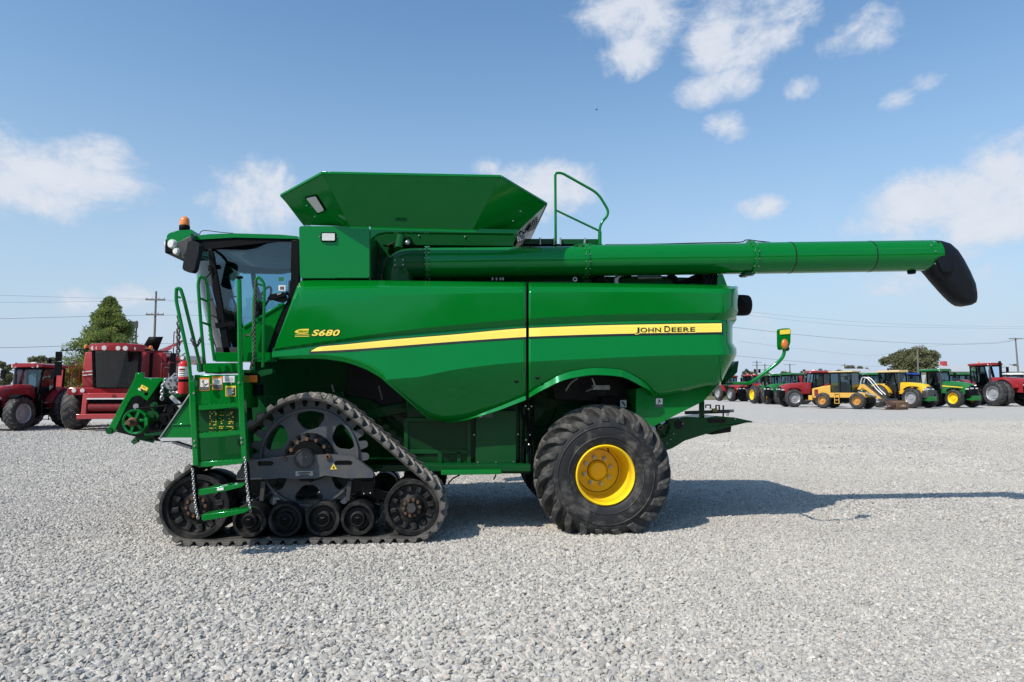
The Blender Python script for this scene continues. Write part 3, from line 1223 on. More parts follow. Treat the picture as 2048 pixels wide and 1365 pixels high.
for pts in ([(1131, 782), (1140, 768), (1150, 760), (1156, 757)], [(1172, 783), (1187, 776), (1189, 768), (1184, 757)]):
    cpart(MB().tube(catmull([P(x, y, 8.95) for x, y in pts], 6), .013, 7), 'steel_pipe', M['bare_metal'])
plate([(1100, 760), (1180, 750), (1260, 760), (1275, 800), (1240, 808), (1110, 800)], 9.2, 9.36, 'axle_bracket', M['black_paint'], .01)
plate([(1202, 794), (1236, 794), (1236, 818), (1202, 818)], 9.0, 9.3, 'control_box', M['black_plastic'], .008)
plate([(1184, 771), (1220, 771), (1220, 780), (1184, 780)], 9.16, 9.2, 'serial_plate', M['bare_metal'], .002)
plate([(1241, 801), (1253, 801), (1253, 815), (1241, 815)], 8.97, 9.0, 'warning_decal', M['white_decal'], 0)
plate([(1243, 804), (1246, 803), (1251, 811), (1249, 813)], 8.964, 8.97, 'warning_pictogram', M['black_decal'], 0)
d = plate([(1311, 796.5), (1326, 796.5), (1326, 815), (1311, 815)], 8.732, 8.74, 'warning_decal', M['grey_decal'], 0)
plate([(1312, 797.5), (1325, 797.5), (1325, 809), (1312, 809)], 8.729, 8.734, 'decal_field', M['white_decal'], 0, parent=d)
plate([(1316, 800), (1319, 799.5), (1321, 803), (1323, 806), (1319, 804), (1317, 808), (1315, 807), (1318, 803)], 8.726, 8.73, 'warning_pictogram', M['black_decal'], 0, parent=d)

# -------- upper front box beside the cab and grain tank side
fb = cpart(MB().prism(fil2(XZ([(598, 452.5), (739, 452.5), (739, 557), (600, 557)], 8.58), .035), 8.58, 9.4), 'tank_front_cover', M['green'], .014)
plate([(604, 552), (740, 552), (740, 566), (604, 566)], 8.72, 8.9, 'cover_gap', M['black_paint'], 0)
plate([(740.5, 452.5), (1036, 459), (1035, 467.5), (770, 464.5), (755, 468), (744, 476), (740.5, 482)], 8.585, 8.7, 'tank_rim', M['green'], .005)
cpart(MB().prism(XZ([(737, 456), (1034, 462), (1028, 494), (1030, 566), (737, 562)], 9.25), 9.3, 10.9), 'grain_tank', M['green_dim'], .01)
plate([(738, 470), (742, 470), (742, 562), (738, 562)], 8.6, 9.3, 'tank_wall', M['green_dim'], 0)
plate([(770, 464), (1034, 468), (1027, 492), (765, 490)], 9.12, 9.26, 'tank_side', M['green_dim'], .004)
for (x, y) in ((838, 472), (930, 474)):
    cpart(MB().sphere(P(x, y, 9.11), .013, 8, 5), 'tank_bolt', M['chrome'])
wl_ = plate([(641.5, 465), (672, 465), (672, 483.5), (641.5, 483.5)], 8.56, 8.6, 'side_light', M['black_plastic'], .006, round_=.015)
plate([(644, 467), (669.5, 467), (669.5, 481.5), (644, 481.5)], 8.545, 8.58, 'light_lens', M['lamp'], .008, parent=wl_, round_=.012)
for x in (639, 674.5):
    cpart(MB().sphere(P(x, 474, 8.575), .008, 8, 5), 'bolt', M['chrome'], parent=wl_)
plate([(610, 545), (1440, 556), (1440, 575), (610, 568)], 9.15, 11.2, 'engine_deck', M['green_dim'], .01)

# -------- flared grain tank extension
A_, B_ = P(645, 346, 8.05), P(1001, 353, 8.05)
C_, D_ = P(607, 450, 8.56), P(1037, 461, 8.56)
C2, D2 = P(700, 452.5, 8.56), P(946, 459, 8.56)
E_, F_ = P(562, 391, 8.62), P(1093, 408, 8.62)


def on_plane(x, y, a, b, c):
    n = (b - a).cross(c - a)
    o = Vector((0, 0, EYE))
    dd = ray(x, y)
    return o + dd * ((a - o).dot(n) / dd.dot(n))


C_ = on_plane(607, 450, E_, A_, C2)
D_ = on_plane(1037, 461, F_, B_, D2)


def mir(p):
    return Vector((p.x, 2 * YC - p.y, p.z))


def sheet(name, pts, mat, th=.012):
    mb = MB().poly(pts)
    return cpart(mb, name, mat, smooth=0, solid=th, solid_off=0, recalc=False)


ext = sheet('tank_extension', [A_, B_, D2, C2], M['green'])
sheet('tank_extension_corner', [E_, A_, C2, C_], M['green'])
sheet('tank_extension_corner', [B_, F_, D_, D2], M['green'])
sheet('tank_extension', [mir(B_), mir(A_), mir(C2), mir(D2)], M['green'])
sheet('tank_extension_corner', [mir(A_), mir(E_), mir(C_), mir(C2)], M['green'])
sheet('tank_extension_corner', [mir(F_), mir(B_), mir(D2), mir(D_)], M['green'])
sheet('front_extension', [mir(E_), E_, C_, mir(C_)], M['galv'])
sheet('rear_extension', [F_, mir(F_), mir(D_), D_], M['galv'])
for a, b in ((A_, B_), (E_, A_), (B_, F_), (F_, mir(F_)), (E_, mir(E_)), (mir(A_), mir(B_)), (mir(E_), mir(A_)), (mir(B_), mir(F_))):
    cpart(MB().bar(a, b, .022, .03), 'extension_edge', M['green'], .004)


def on_corner(x, y):
    """point of the front corner sheet at picture position (x, y)"""
    n = (A_ - E_).cross(C_ - E_)
    o = Vector((0, 0, EYE))
    d = ray(x, y)
    return o + d * ((E_ - o).dot(n) / d.dot(n)), n.normalized()


def corner_patch(pts, off, th, name, mat, parent=None, rr=.02):
    q = []
    for x, y in pts:
        p, n = on_corner(x, y)
        if n.y > 0:
            n = -n
        q.append(p)
    q = fillet(q, rr, 4, True)
    mb = MB()
    mb.rings([[p + n * off for p in q], [p + n * (off + th) for p in q]])
    return cpart(mb, name, mat, .003, parent=parent)


w_ = corner_patch([(611, 394), (634, 388.5), (654, 420), (637, 427.5)], .008, .014, 'tank_window', M['black_plastic'])
corner_patch([(614, 395), (633, 391), (650.5, 419), (637.5, 424.5)], .020, .008, 'window_pane', M['lamp'], parent=w_)
for (x, y) in ((614, 412), (630, 434)):
    p, n = on_corner(x, y)
    cpart(MB().sphere(p + Vector((0, -.012, 0)), .011, 8, 5), 'extension_bolt', M['chrome'])
for (x, y) in ((1041, 423), (1026, 442)):
    cpart(MB().sphere(P(x, y, 8.45), .011, 8, 5), 'extension_bolt', M['chrome'])
cpart(MB().bar(P(791, 440, 8.46), P(813, 441, 8.46), .02, .02), 'extension_clip', M['green_dim'])

# folding steps on the back of the tank
for (cx, cy) in ((1066, 444), (1039.5, 477)):
    Yv = 9.0
    st = cpart(MB().prism(XZ([(cx - 8, cy - 3), (cx + 9, cy - 9), (cx + 11, cy + 1), (cx - 6, cy + 9)], Yv), Yv, Yv + .38,
                          ), 'tank_step', M['black_paint'], .004)
    mb = MB()
    for i in range(4):
        for j in range(3):
            x = cx - 5 + i * 3.9 + j * .5
            y = cy - 2.8 - i * 1.4 + j * 3.6
            mb.poly([P(x, y, Yv - .004), P(x + 2, y - .8, Yv - .004), P(x + 2.2, y + 1.2, Yv - .004), P(x + .2, y + 2, Yv - .004)])
    cpart(mb, 'step_tread', M['galv'], parent=st, smooth=0)
    cpart(MB().tube(fillet([P(x, y, Yv - .02) for x, y in ((cx - 2, cy - 6), (cx + 1, cy - 14), (cx + 7, cy - 12), (cx + 8, cy - 8))], .03), .009, 6), 'step_hoop', M['black_paint'], parent=st)
    cpart(MB().tube(fillet([P(x, y, Yv + .2) for x, y in ((cx + 8, cy - 9), (cx + 13, cy - 14), (cx + 9, cy - 24), (cx + 4, cy - 22))], .03), .009, 6), 'step_hoop', M['black_paint'], parent=st)

# -------- unloading auger
AY = 8.98
axis_pts = [(852, 527.5), (1170, 523.5), (1500, 517.2), (1868, 511.5)]
def tube_between(pa, pb, ra, rb, Yv, name, mat, n=40, **k):
    a, b = P(*pa, Yv), P(*pb, Yv)
    return cpart(MB().tube([a, b], [ra, rb], n), name, mat, **k)


R1 = abs(P(852, 497, AY).z - P(852, 558, AY).z) / 2
R2 = abs(P(1300, 488.5, AY).z - P(1300, 550, AY).z) / 2
R3 = abs(P(1700, 481.5, AY).z - P(1700, 543, AY).z) / 2
at1 = tube_between((852, 527.5), (1171, 523.2), R1, R1, AY, 'auger_tube', M['green'])
at2 = tube_between((1171, 522), (1502, 517.5), R2, R2, AY, 'auger_tube', M['green'])
at3 = tube_between((1502, 517), (1868, 511.5), R3, R3, AY, 'auger_tube', M['green'])
tube_between((852, 527.5), (918, 526.6), R1 * 1.012, R1 * 1.012, AY, 'tube_sleeve', M['green'], parent=at1)


def flange(x, y, r, name, parent, th=.022, nb=14, mat='green'):
    c = P(x, y, AY)
    ax = (P(1868, 511.5, AY) - P(852, 527.5, AY)).normalized()
    fl = cpart(MB().lathe([(r * .96, -th), (r + .028, -th), (r + .028, th), (r * .96, th)], c, ax, 40), name, M[mat], .003, parent=parent)
    u, v = perp(ax)
    for i in range(nb):
        a = 2 * pi * i / nb + .2
        q = c + (u * cos(a) + v * sin(a)) * (r + .018)
        cpart(MB().tube([q - ax * (th + .012), q + ax * (th + .018)], .007, 6), 'bolt', M['chrome'], parent=parent)
    return fl


flange(1170, 523.0, R1, 'flange', at1)
flange(1500, 517.3, R3, 'flange', at2)
flange(855, 527.5, R1, 'flange', at1, .016, 18)
for x in (1578, 1737):
    t = (x - 1502) / (1868 - 1502)
    c = P(x, 517 - 5.5 * t, AY)
    ax = (P(1868, 511.5, AY) - P(852, 527.5, AY)).normalized()
    cpart(MB().lathe([(R3 * .99, -.008), (R3 + .003, -.008), (R3 + .003, .008), (R3 * .99, .008)], c, ax, 40), 'weld_seam', M['black_decal'], parent=at3)
# clamp bracket hanging under the second flange, hinge strap on top of the first
plate([(1488, 546), (1500, 543), (1509, 546), (1502, 551), (1492, 551)], AY - .1, AY + .1, 'flange_bracket', M['green_dim'], .005)
for (a, b) in (((1146, 493.5), (1168, 489)), ((1168, 489), (1192, 492.5))):
    cpart(MB().bar(P(*a, AY - .02), P(*b, AY - .02), .10, .016), 'hinge_strap', M['green'], .003)
cpart(MB().tube([P(1169, 481, AY), P(1169, 491, AY)], .012, 8), 'hinge_pin', M['bare_metal'])
# cable along the top of the tube
pts = [P(x, y, AY + .03) for x, y in ((1210, 490), (1300, 489), (1400, 486.5), (1478, 485), (1490, 481), (1500, 480.5), (1510, 482), (1540, 485.2))]
cpart(MB().tube(catmull(pts, 4), .008, 6), 'auger_cable', M['black_plastic'])
# elbow where the auger leaves the tank
el_path = [(797, 566), (797, 552), (800, 540), (808, 531), (822, 527.8), (852, 527.5)]
pts = catmull([P(x, y, AY) for x, y in el_path], 6)
elb = cpart(MB().tube(pts, [R1 * .99] * len(pts), 32, cap=False), 'auger_elbow', M['green_dim'])
plate([(786, 517), (810, 515.5), (809.5, 534), (786, 535)], AY - R1 - .012, AY - R1 + .1, 'elbow_cover', M['green_dim'], .01, round_=.02)
for (x, y) in ((790, 521), (806, 520), (790, 531), (806, 530)):
    cpart(MB().sphere(P(x, y, AY - R1 - .014), .010, 8, 5), 'bolt', M['chrome'], parent=elb)
cpart(MB().tube([P(797, 500, AY), P(803, 470, AY + .2)], .06, 14), 'auger_drive_shaft', M['green_dim'])
cpart(MB().sphere(P(815, 486, AY), .035, 10, 6), 'shaft_fitting', M['chrome'])
for pts in ([(776, 492), (790, 485), (808, 483), (826, 489)], [(800, 478), (818, 476), (824, 484)]):
    cpart(MB().tube(catmull([P(x, y, AY + .1) for x, y in pts], 5), .012, 6), 'hydraulic_hose', M['black_plastic'])
mb = MB()
cpart(mb.lathe([(.0, 0), (.05, .0), (.06, .02), (.06, .10), (.0, .12)], P(823, 541, AY) , (0, 0, -1), 14), 'spout_lamp', M['black_plastic'])

# rubber spout at the end of the tube
secs = [((1849, 541.5), (1862, 480.0), .20), ((1853, 547), (1876, 480.5), .205), ((1858, 553), (1893, 485.5), .21), ((1866, 563), (1907, 498), .215),
        ((1876, 574), (1919, 517), .215), ((1886, 585), (1932, 542), .21), ((1896, 595), (1943, 567), .20), ((1904, 602), (1946, 585), .19),
        ((1911, 607.5), (1946.5, 597), .175), ((1918, 611.5), (1945, 606), .15), ((1926, 613.5), (1939, 611), .08)]
rings = []
for (l, r, w) in secs:
    a, b = P(*l, AY), P(*r, AY)
    c, h = (a + b) / 2 + (a - b) * .012, (b - a) / 2 * .955
    ring = []
    for j in range(28):
        t = 2 * pi * j / 28
        cs, sn = cos(t), sin(t)
        e = .82
        cs = math.copysign(abs(cs) ** e, cs)
        sn = math.copysign(abs(sn) ** e, sn)
        ring.append(c + h * cs + Vector((0, w * sn, 0)))
    rings.append(ring)
sp = cpart(MB().rings(rings), 'unloading_spout', M['blue_black_plastic'], smooth=50)
# raised ear moulded into the side of the spout
cpart(MB().prism(fil2(XZ([(1873, 519), (1884, 511.5), (1898, 512), (1905, 522), (1903, 544), (1885, 544)], AY - .21), .04), AY - .222, AY - .10), 'spout_ear', M['blue_black_plastic'], .012, parent=sp)
for (x, y) in ((1868, 484), (1871, 503), (1870, 528), (1862, 491)):
    cpart(MB().sphere(P(x, y, AY - R3 - .005), .010, 8, 5), 'bolt', M['chrome'], parent=sp)
mb = MB().lathe([(.0, .0), (.05, .0), (.058, .015), (.05, .05), (.0, .055)], P(1823, 541, AY), (0, 0, -1), 16)
cpart(mb, 'unloading_lamp', M['black_plastic'])

# -------- engine bay bits under the tube
eng = random.Random(11)
plate([(1240, 552), (1345, 552), (1345, 575), (1240, 575)], 9.3, 9.9, 'air_filter_housing', M['black_plastic'], .03)
for pts in ([(1236, 572), (1233, 560), (1242, 553), (1262, 551)], [(1335, 552), (1350, 556), (1356, 566), (1372, 563), (1396, 560)], [(1396, 560), (1404, 553), (1418, 556), (1425, 551)], [(1365, 570), (1385, 556), (1410, 551)]):
    cpart(MB().tube(catmull([P(x, y, 9.1) for x, y in pts], 6), .03, 10), 'coolant_pipe', M['black_plastic'])
cpart(MB().tube(catmull([P(x, y, 9.05) for x, y in ((1234, 572), (1232, 560), (1238, 552), (1246, 550))], 6), .035, 10), 'steel_pipe', M['bare_metal'])
cpart(MB().tube([P(1275, 556, 9.15), P(1322, 555, 9.15)], .03, 10), 'steel_pipe', M['bare_metal'])
plate([(1362, 565), (1376, 556), (1412, 554), (1412, 575), (1362, 575)], 9.2, 9.5, 'engine_bracket', M['green'], .006)
plate([(1436, 549), (1446, 549), (1455, 573), (1434, 573)], 8.95, 9.3, 'auger_cradle', M['green'], .006)
for i in range(4):
    x = 1408 + i * 8
    cpart(MB().tube(catmull([P(x + eng.uniform(-4, 4), y, 9.0) for y in (549, 556, 564, 573)], 4), .028, 8), 'coolant_pipe', M['black_plastic'])
ly = cpart(MB().lathe([(.018, 0), (.03, 0), (.03, .02), (.018, .02)], P(1150, 559, 8.9), (0, 1, 0), 20), 'lifting_ring', M['bare_metal'])
cpart(MB().sphere(P(1198, 561, 9.1), .09, 14, 8), 'filter_cap', M['black_plastic'])
for x in (985, 993, 1001, 1006):
    cpart(MB().bar(P(x, 552, 8.98), P(x, 561, 8.98), .02, .02), 'clamp_bolt', M['bare_metal'])

# -------- rear deck and railing
RY = 9.55
plate([(1042, 478), (1108, 478), (1108, 492), (1042, 492)], RY, RY + .03, 'deck_board', M['green_dim'], .004)
plate([(1120, 478.5), (1199, 478.5), (1199, 492), (1120, 492)], RY, RY + .03, 'deck_board', M['green_dim'], .004)
plate([(1040, 488), (1205, 488), (1205, 500), (1040, 500)], RY, 10.9, 'deck', M['black_paint'], .004)
pts = fillet([P(x, y, RY - .03) for x, y in ((1111.5, 490), (1110.5, 346), (1124, 346.5), (1196, 387), (1220, 427), (1199.5, 449), (1199.5, 490))], .11, 7)
rail = cpart(MB().tube(pts, .019, 12), 'deck_railing', M['green'])
cpart(MB().tube([P(1112, 421, RY - .03), P(1198, 462, RY - .03)], .015, 10), 'rail_bar', M['green'], parent=rail)
cpart(MB().tube([P(1199.5, 464, RY - .03), P(1199.5, 490, RY - .03)], .027, 10), 'rail_socket', M['green'], parent=rail)
for x in (1080, 1108, 1121, 1170):
    cpart(MB().tube([P(x, 476, RY - .03), P(x, 490, RY - .03)], .012, 8), 'deck_bolt', M['chrome'])

# -------- air intake at the rear corner
c = P(1474, 611, 9.15)
r = abs(P(1480, 590, 9.15).z - P(1480, 632, 9.15).z) / 2
w = P(1497, 611, 9.15).x - c.x
cpart(MB().lathe([(r * .9, -.1), (r, 0), (r, w * .55), (r * .96, w * .9), (r * .88, w), (0, w)], c, (1, 0, 0), 36), 'air_intake', M['black_plastic'], smooth=40)

# -------- warning lamp on its arm at the rear
arm_pts = [P(1446, 769, 9.0), P(1474, 767, 8.5), P(1500, 768, 8.05), P(1556, 726, 7.95), P(1567, 713, 7.95), P(1569.5, 699, 7.95)]
wa = cpart(MB().tube(fillet(arm_pts, .12, 6), .021, 12), 'lamp_arm', M['green'])
hd = plate([(1559.5, 660), (1562, 657.5), (1579, 657), (1581.5, 660), (1581, 686), (1577, 696), (1573, 701), (1562, 699.5), (1560, 694)], 7.92, 8.0, 'warning_lamp', M['green'], .01, parent=wa, round_=.012)
plate([(1560.5, 660.5), (1580.5, 659), (1580.5, 668), (1560.5, 669.5)], 7.912, 7.925, 'reflector', M['yellow_decal'], 0, parent=wa)
cpart(MB().sphere(P(1569, 688.5, 7.925), .062, 16, 8, (.72, .55, 1.0)), 'amber_lens', M['orange_lens'], parent=wa)
cpart(MB().sphere(P(1574, 698, 7.99), .03, 10, 6), 'lamp_joint', M['green_dim'], parent=wa)

# -------- chaff spreader and hitch at the tail
TY = 9.15
tb = plate([(1308, 866), (1340, 838), (1372, 834), (1416, 836), (1434, 832.5), (1470, 835.5), (1505, 843), (1505.5, 845.5), (1492, 846), (1472, 851), (1466, 852), (1414, 868), (1370, 882), (1345, 897), (1330, 902), (1318, 900)], TY, TY + .05, 'spreader_side', M['green_dim'], .006)
plate([(1416, 869), (1463, 853), (1462, 864.5), (1425, 870)], TY + .06, 11.0, 'spreader_deflector', M['black_paint'], .004)
plate([(1318, 866), (1412, 845), (1470, 836), (1504, 844), (1470, 850), (1370, 879), (1330, 898)], TY + .25, 11.0, 'spreader_hood', M['green_dim'], .01)
plate([(1414, 838), (1452, 838), (1450, 846), (1418, 846)], TY - .01, TY, 'spreader_slot', M['black_paint'], 0)
c = P(1318, 855, TY)
cpart(MB().lathe([(.02, -.06), (.04, -.06), (.05, -.03), (.05, 0)], c, (0, 1, 0), 20), 'spreader_hub', M['dark_steel'])
cpart(MB().lathe([(.125, -.03), (.145, -.04), (.15, 0), (.12, 0)], c, (0, 1, 0), 36), 'spreader_pulley', M['green_dim'])
for i in range(5):
    a = i * 2 * pi / 5 + .3
    cpart(MB().bar(c + Vector((.04 * cos(a), -.02, .04 * sin(a))), c + Vector((.13 * cos(a), -.02, .13 * sin(a))), .025, .015, (0, 1, 0)), 'pulley_spoke', M['green_dim'])
cpart(MB().lathe([(0, -.004), (.055, -.004), (.06, 0)], P(1357, 850, TY), (0, 1, 0), 20), 'spreader_port', M['black_paint'])
for (x, y) in ((1319, 855), (1358.5, 836), (1365, 848), (1347, 868), (1341, 879), (1333, 887), (1470, 838.5)):
    cpart(MB().sphere(P(x, y, TY - .012), .011, 8, 5), 'spreader_bolt', M['chrome'], parent=tb)
plate([(1400.5, 806), (1409, 802), (1409, 838), (1400.5, 838)], 9.3, 9.36, 'hitch_post', M['green_dim'], .006)
hb = cpart(MB().bar(P(1370, 826, 9.9), P(1458, 823, 9.9), .06, .05), 'hitch_bar', M['dark_steel'], .006)
cpart(MB().tube([P(1440, 823, 9.9), P(1467, 822, 9.9)], .022, 10), 'hitch_pin', M['bare_metal'], parent=hb)
cpart(MB().bar(P(1424, 821, 9.86), P(1434, 820.5, 9.86), .05, .05), 'hitch_strap', M['tan_yellow'], .006, parent=hb)
for pts in ([(1411.5, 816), (1411.5, 810.5), (1421, 810.5), (1421, 818)], [(1432, 818), (1432, 811.5), (1438.5, 811), (1438.5, 822)]):
    cpart(MB().tube([P(x, y, 9.88) for x, y in pts], .013, 6), 'hitch_handle', M['black_paint'], parent=hb)
cpart(MB().tube([P(1446.5, 811, 9.88), P(1446.5, 835, 9.88)], .012, 6), 'hitch_rod', M['black_paint'], parent=hb)
cpart(MB().tube([P(1455, 826, 9.9), P(1453, 831, 9.9), P(1456, 832, 9.9), P(1458, 827, 9.9)], .006, 5), 'hitch_clip', M['dark_steel'], parent=hb)
# ------------------------------------------------------------------ tracks and wheels
def hull_path(circs, step):
    """outline of a belt stretched over circles (x, z, r); counter-clockwise, evenly spaced points with outward normals"""
    pts = []
    for (x, z, r) in circs:
        for k in range(360):
            a = 2 * pi * k / 360
            pts.append((x + r * cos(a), z + r * sin(a)))
    pts.sort()
    def half(ps):
        h = []
        for p in ps:
            while len(h) >= 2 and (h[-1][0] - h[-2][0]) * (p[1] - h[-2][1]) - (h[-1][1] - h[-2][1]) * (p[0] - h[-2][0]) <= 1e-12:
                h.pop()
            h.append(p)
        return h
    lo, up = half(pts), half(pts[::-1])
    loop = lo[:-1] + up[:-1]
    L = [0]
    for i in range(len(loop)):
        a, b = loop[i], loop[(i + 1) % len(loop)]
        L.append(L[-1] + hypot(b[0] - a[0], b[1] - a[1]))
    n = max(8, round(L[-1] / step))
    out, i = [], 0
    for k in range(n):
        s = L[-1] * k / n
        while L[i + 1] < s:
            i += 1
        a, b = loop[i], loop[(i + 1) % len(loop)]
        t = (s - L[i]) / max(1e-9, L[i + 1] - L[i])
        out.append((a[0] + (b[0] - a[0]) * t, a[1] + (b[1] - a[1]) * t))
    res = []
    for k in range(n):
        a, b = out[k - 1], out[(k + 1) % n]
        d = Vector((b[0] - a[0], b[1] - a[1])).normalized()
        res.append((out[k][0], out[k][1], d.y, -d.x))
    return res


TN, TF = 8.2, 8.96                          # near and far edge of the near track
pf = P(389, 1012, TN)
pr = P(823, 1008, TN)
ps = P(612, 918, TN)
RF, RR_, RS = .452, .41, .765
CF = (pf.x, RF + .0, RF)
CRr = (pr.x, RR_ + .0, RR_)
CS = (ps.x, ps.z, RS)
LUG_H = .050
BELT_T = .034


def lug_mesh():
    """one bar of the tread: rises from the belt edge and slants to the middle, wedge shaped"""
    mb = MB()
    w = TF - TN
    # local frame: x along the belt, y across from the edge, z outward
    sec = [(-.050, 0), (-.030, LUG_H), (.024, LUG_H), (.052, 0)]
    rings = []
    for (y, sh, k, hk) in ((0.0, 0.0, 1.15, .72), (.03, .0, 1.1, 1.0), (.12, .02, .85, 1.0), (.30, .115, .72, 1.0), (w * .5 - .01, .165, .75, .9)):
        rings.append([Vector((x * k + sh, y, z * (hk if z > 0 else 1) - (0.012 if z == 0 else 0))) for x, z in sec])
    mb.rings(rings)
    return mb


def make_track(near=True):
    y0, y1 = (TN, TF) if near else (2 * YC - TF, 2 * YC - TN)
    inner = LUG_H + BELT_T
    path = hull_path([(x, z, r - LUG_H) for x, z, r in (CF, CRr, CS)], .045)
    # the lower run sags a little between the rollers
    rings = []
    for (x, z, nx, nz) in path:
        if z < .12 and near:
            z += .006 * sin(x * 14)
        o = (x, z)
        i = (x - nx * BELT_T, z - nz * BELT_T)
        e = (x - nx * BELT_T * .35, z - nz * BELT_T * .35)
        rings.append([Vector((o[0], y0 + .015, o[1])), Vector((o[0], y1 - .015, o[1])), Vector((e[0], y1, e[1])), Vector((i[0], y1 - .01, i[1])), Vector((i[0], y0 + .01, i[1])), Vector((e[0], y0, e[1]))])
    belt = cpart(MB().rings(rings, True, False, True), 'track_belt', M['belt'], smooth=40)
    if near:
        lp = hull_path([(x, z, r - LUG_H) for x, z, r in (CF, CRr, CS)], .142)
        src = lug_mesh().build('tread_lug', M['lug'], belt, at=(0, 0, 0), bevel=.006, smooth=30)
        me = src.data
        first = True
        for side in (0, 1):
            for k in range(len(lp)):
                if side == 0:
                    x, z, nx, nz = lp[k]
                else:
                    a, b = lp[k], lp[(k + 1) % len(lp)]
                    x, z, nx, nz = [(p + q) / 2 for p, q in zip(a, b)]
                    l = hypot(nx, nz)
                    nx, nz = nx / l, nz / l
                o = src if first else src.copy()
                if not first:
                    COL.objects.link(o)
                    o.parent = belt
                first = False
                nrm = Vector((nx, 0, nz))
                tan_ = Vector((-nz, 0, nx))
                if side == 0:
                    R = Matrix((tan_, Vector((0, 1, 0)), nrm)).transposed()
                    y = y0
                else:
                    R = Matrix((tan_, Vector((0, -1, 0)), nrm)).transposed()
                    y = y1
                loc = Vector((x, y, z)) - wpos(belt)
                Mx = R.to_4x4()
                Mx.translation = loc
                o.matrix_local = Mx
        # drive blocks moulded inside the belt
        ip = hull_path([(x, z, r - inner) for x, z, r in (CF, CRr, CS)], .142)
        mb = MB()
        mb.box((-.03, -.05, -.055), (.03, .05, .004))
        d0 = None
        for (x, z, nx, nz) in ip:
            if d0 is None:
                d0 = mb.build('drive_block', M['belt'], belt, at=(0, 0, 0), bevel=.008)
                o = d0
            else:
                o = d0.copy()
                COL.objects.link(o)
                o.parent = belt
            R = Matrix((Vector((-nz, 0, nx)), Vector((0, 1, 0)), Vector((nx, 0, nz)))).transposed().to_4x4()
            R.translation = Vector((x, (y0 + y1) / 2 + .12, z)) - wpos(belt)
            o.matrix_local = R
    return belt


make_track(True)
make_track(False)


def idler(c, r, name, near=True, nspoke=10):
    """dished idler wheel with rubber rim, cast pockets and a ring of bolts"""
    x, z = c
    ye, s = (TN + .05, 1) if near else (2 * YC - TN - .05, -1)
    prof = [(r * .83, .02), (r * .86, 0), (r * .985, 0), (r, .02), (r, .26), (r * .9, .28), (r * .5, .28)]
    w = MB().lathe([(a, t * s) for a, t in prof], (x, ye, z), (0, 1, 0), 64).build(name, M['roller'], CMB, smooth=35)
    dish = [(r * .83, .02), (r * .80, .05), (r * .62, .075), (r * .45, .06), (r * .36, .02), (r * .17, .015), (r * .16, -.01), (0.0, -.012)]
    d = cpart(MB().lathe([(a, t * s) for a, t in dish], (x, ye, z), (0, 1, 0), 56), 'wheel_disc', M['roller'], parent=w, smooth=28)
    cpart(MB().lathe([(r * .985, -.004 * s), (r * 1.0, .004 * s), (r * 1.0, .012 * s), (r * .985, .006 * s)], (x, ye, z), (0, 1, 0), 64), 'rubbed_rim', M['dark_steel'], parent=w)
    rib = None
    for i in range(nspoke):
        a = 2 * pi * i / nspoke + .16
        q = Vector((x + r * .68 * cos(a), ye + .045 * s, z + r * .68 * sin(a)))
        if not near:
            continue
        m = MB()
        m.box((-r * .12, -.02, -r * .085), (r * .12, .02, r * .085))
        if rib is None:
            rib = m.build('cast_block', M['roller'], w, at=q, bevel=.006)
            o = rib
        else:
            o = rib.copy()
            COL.objects.link(o)
            o.parent = w
            o.location = q - wpos(w)
        o.rotation_euler = (0, -a, 0)
    bolt = None
    for i in range(10):
        if not near:
            break
        a = 2 * pi * i / 10 + .1
        q = Vector((x + r * .29 * cos(a), ye + .004, z + r * .29 * sin(a)))
        if bolt is None:
            bolt = MB().lathe([(0, -.022), (.017, -.022), (.02, -.016), (.02, .02)], (0, 0, 0), (0, 1, 0), 6).build('wheel_bolt', M['rust'], w, at=q)
        else:
            o = bolt.copy()
            COL.objects.link(o)
            o.parent = w
            o.location = q - wpos(w)
    cpart(MB().lathe([(r * .165, 0), (r * .165, -.05 * s), (r * .15, -.06 * s), (0, -.062 * s)], (x, ye, z), (0, 1, 0), 32), 'hub_cap', M['dark_steel'], parent=w, smooth=30)
    # inner twin wheel
    cpart(MB().lathe([(r * .5, .44 * s), (r * .985, .44 * s), (r, .46 * s), (r, .66 * s), (r * .97, .68 * s), (r * .2, .68 * s)], (x, ye, z), (0, 1, 0), 56), 'inner_wheel', M['roller'], parent=w, smooth=35)
    cpart(MB().tube([(x, ye + .01 * s, z), (x, ye + .7 * s, z)], r * .3, 24), 'wheel_hub', M['roller'], parent=w)
    return w


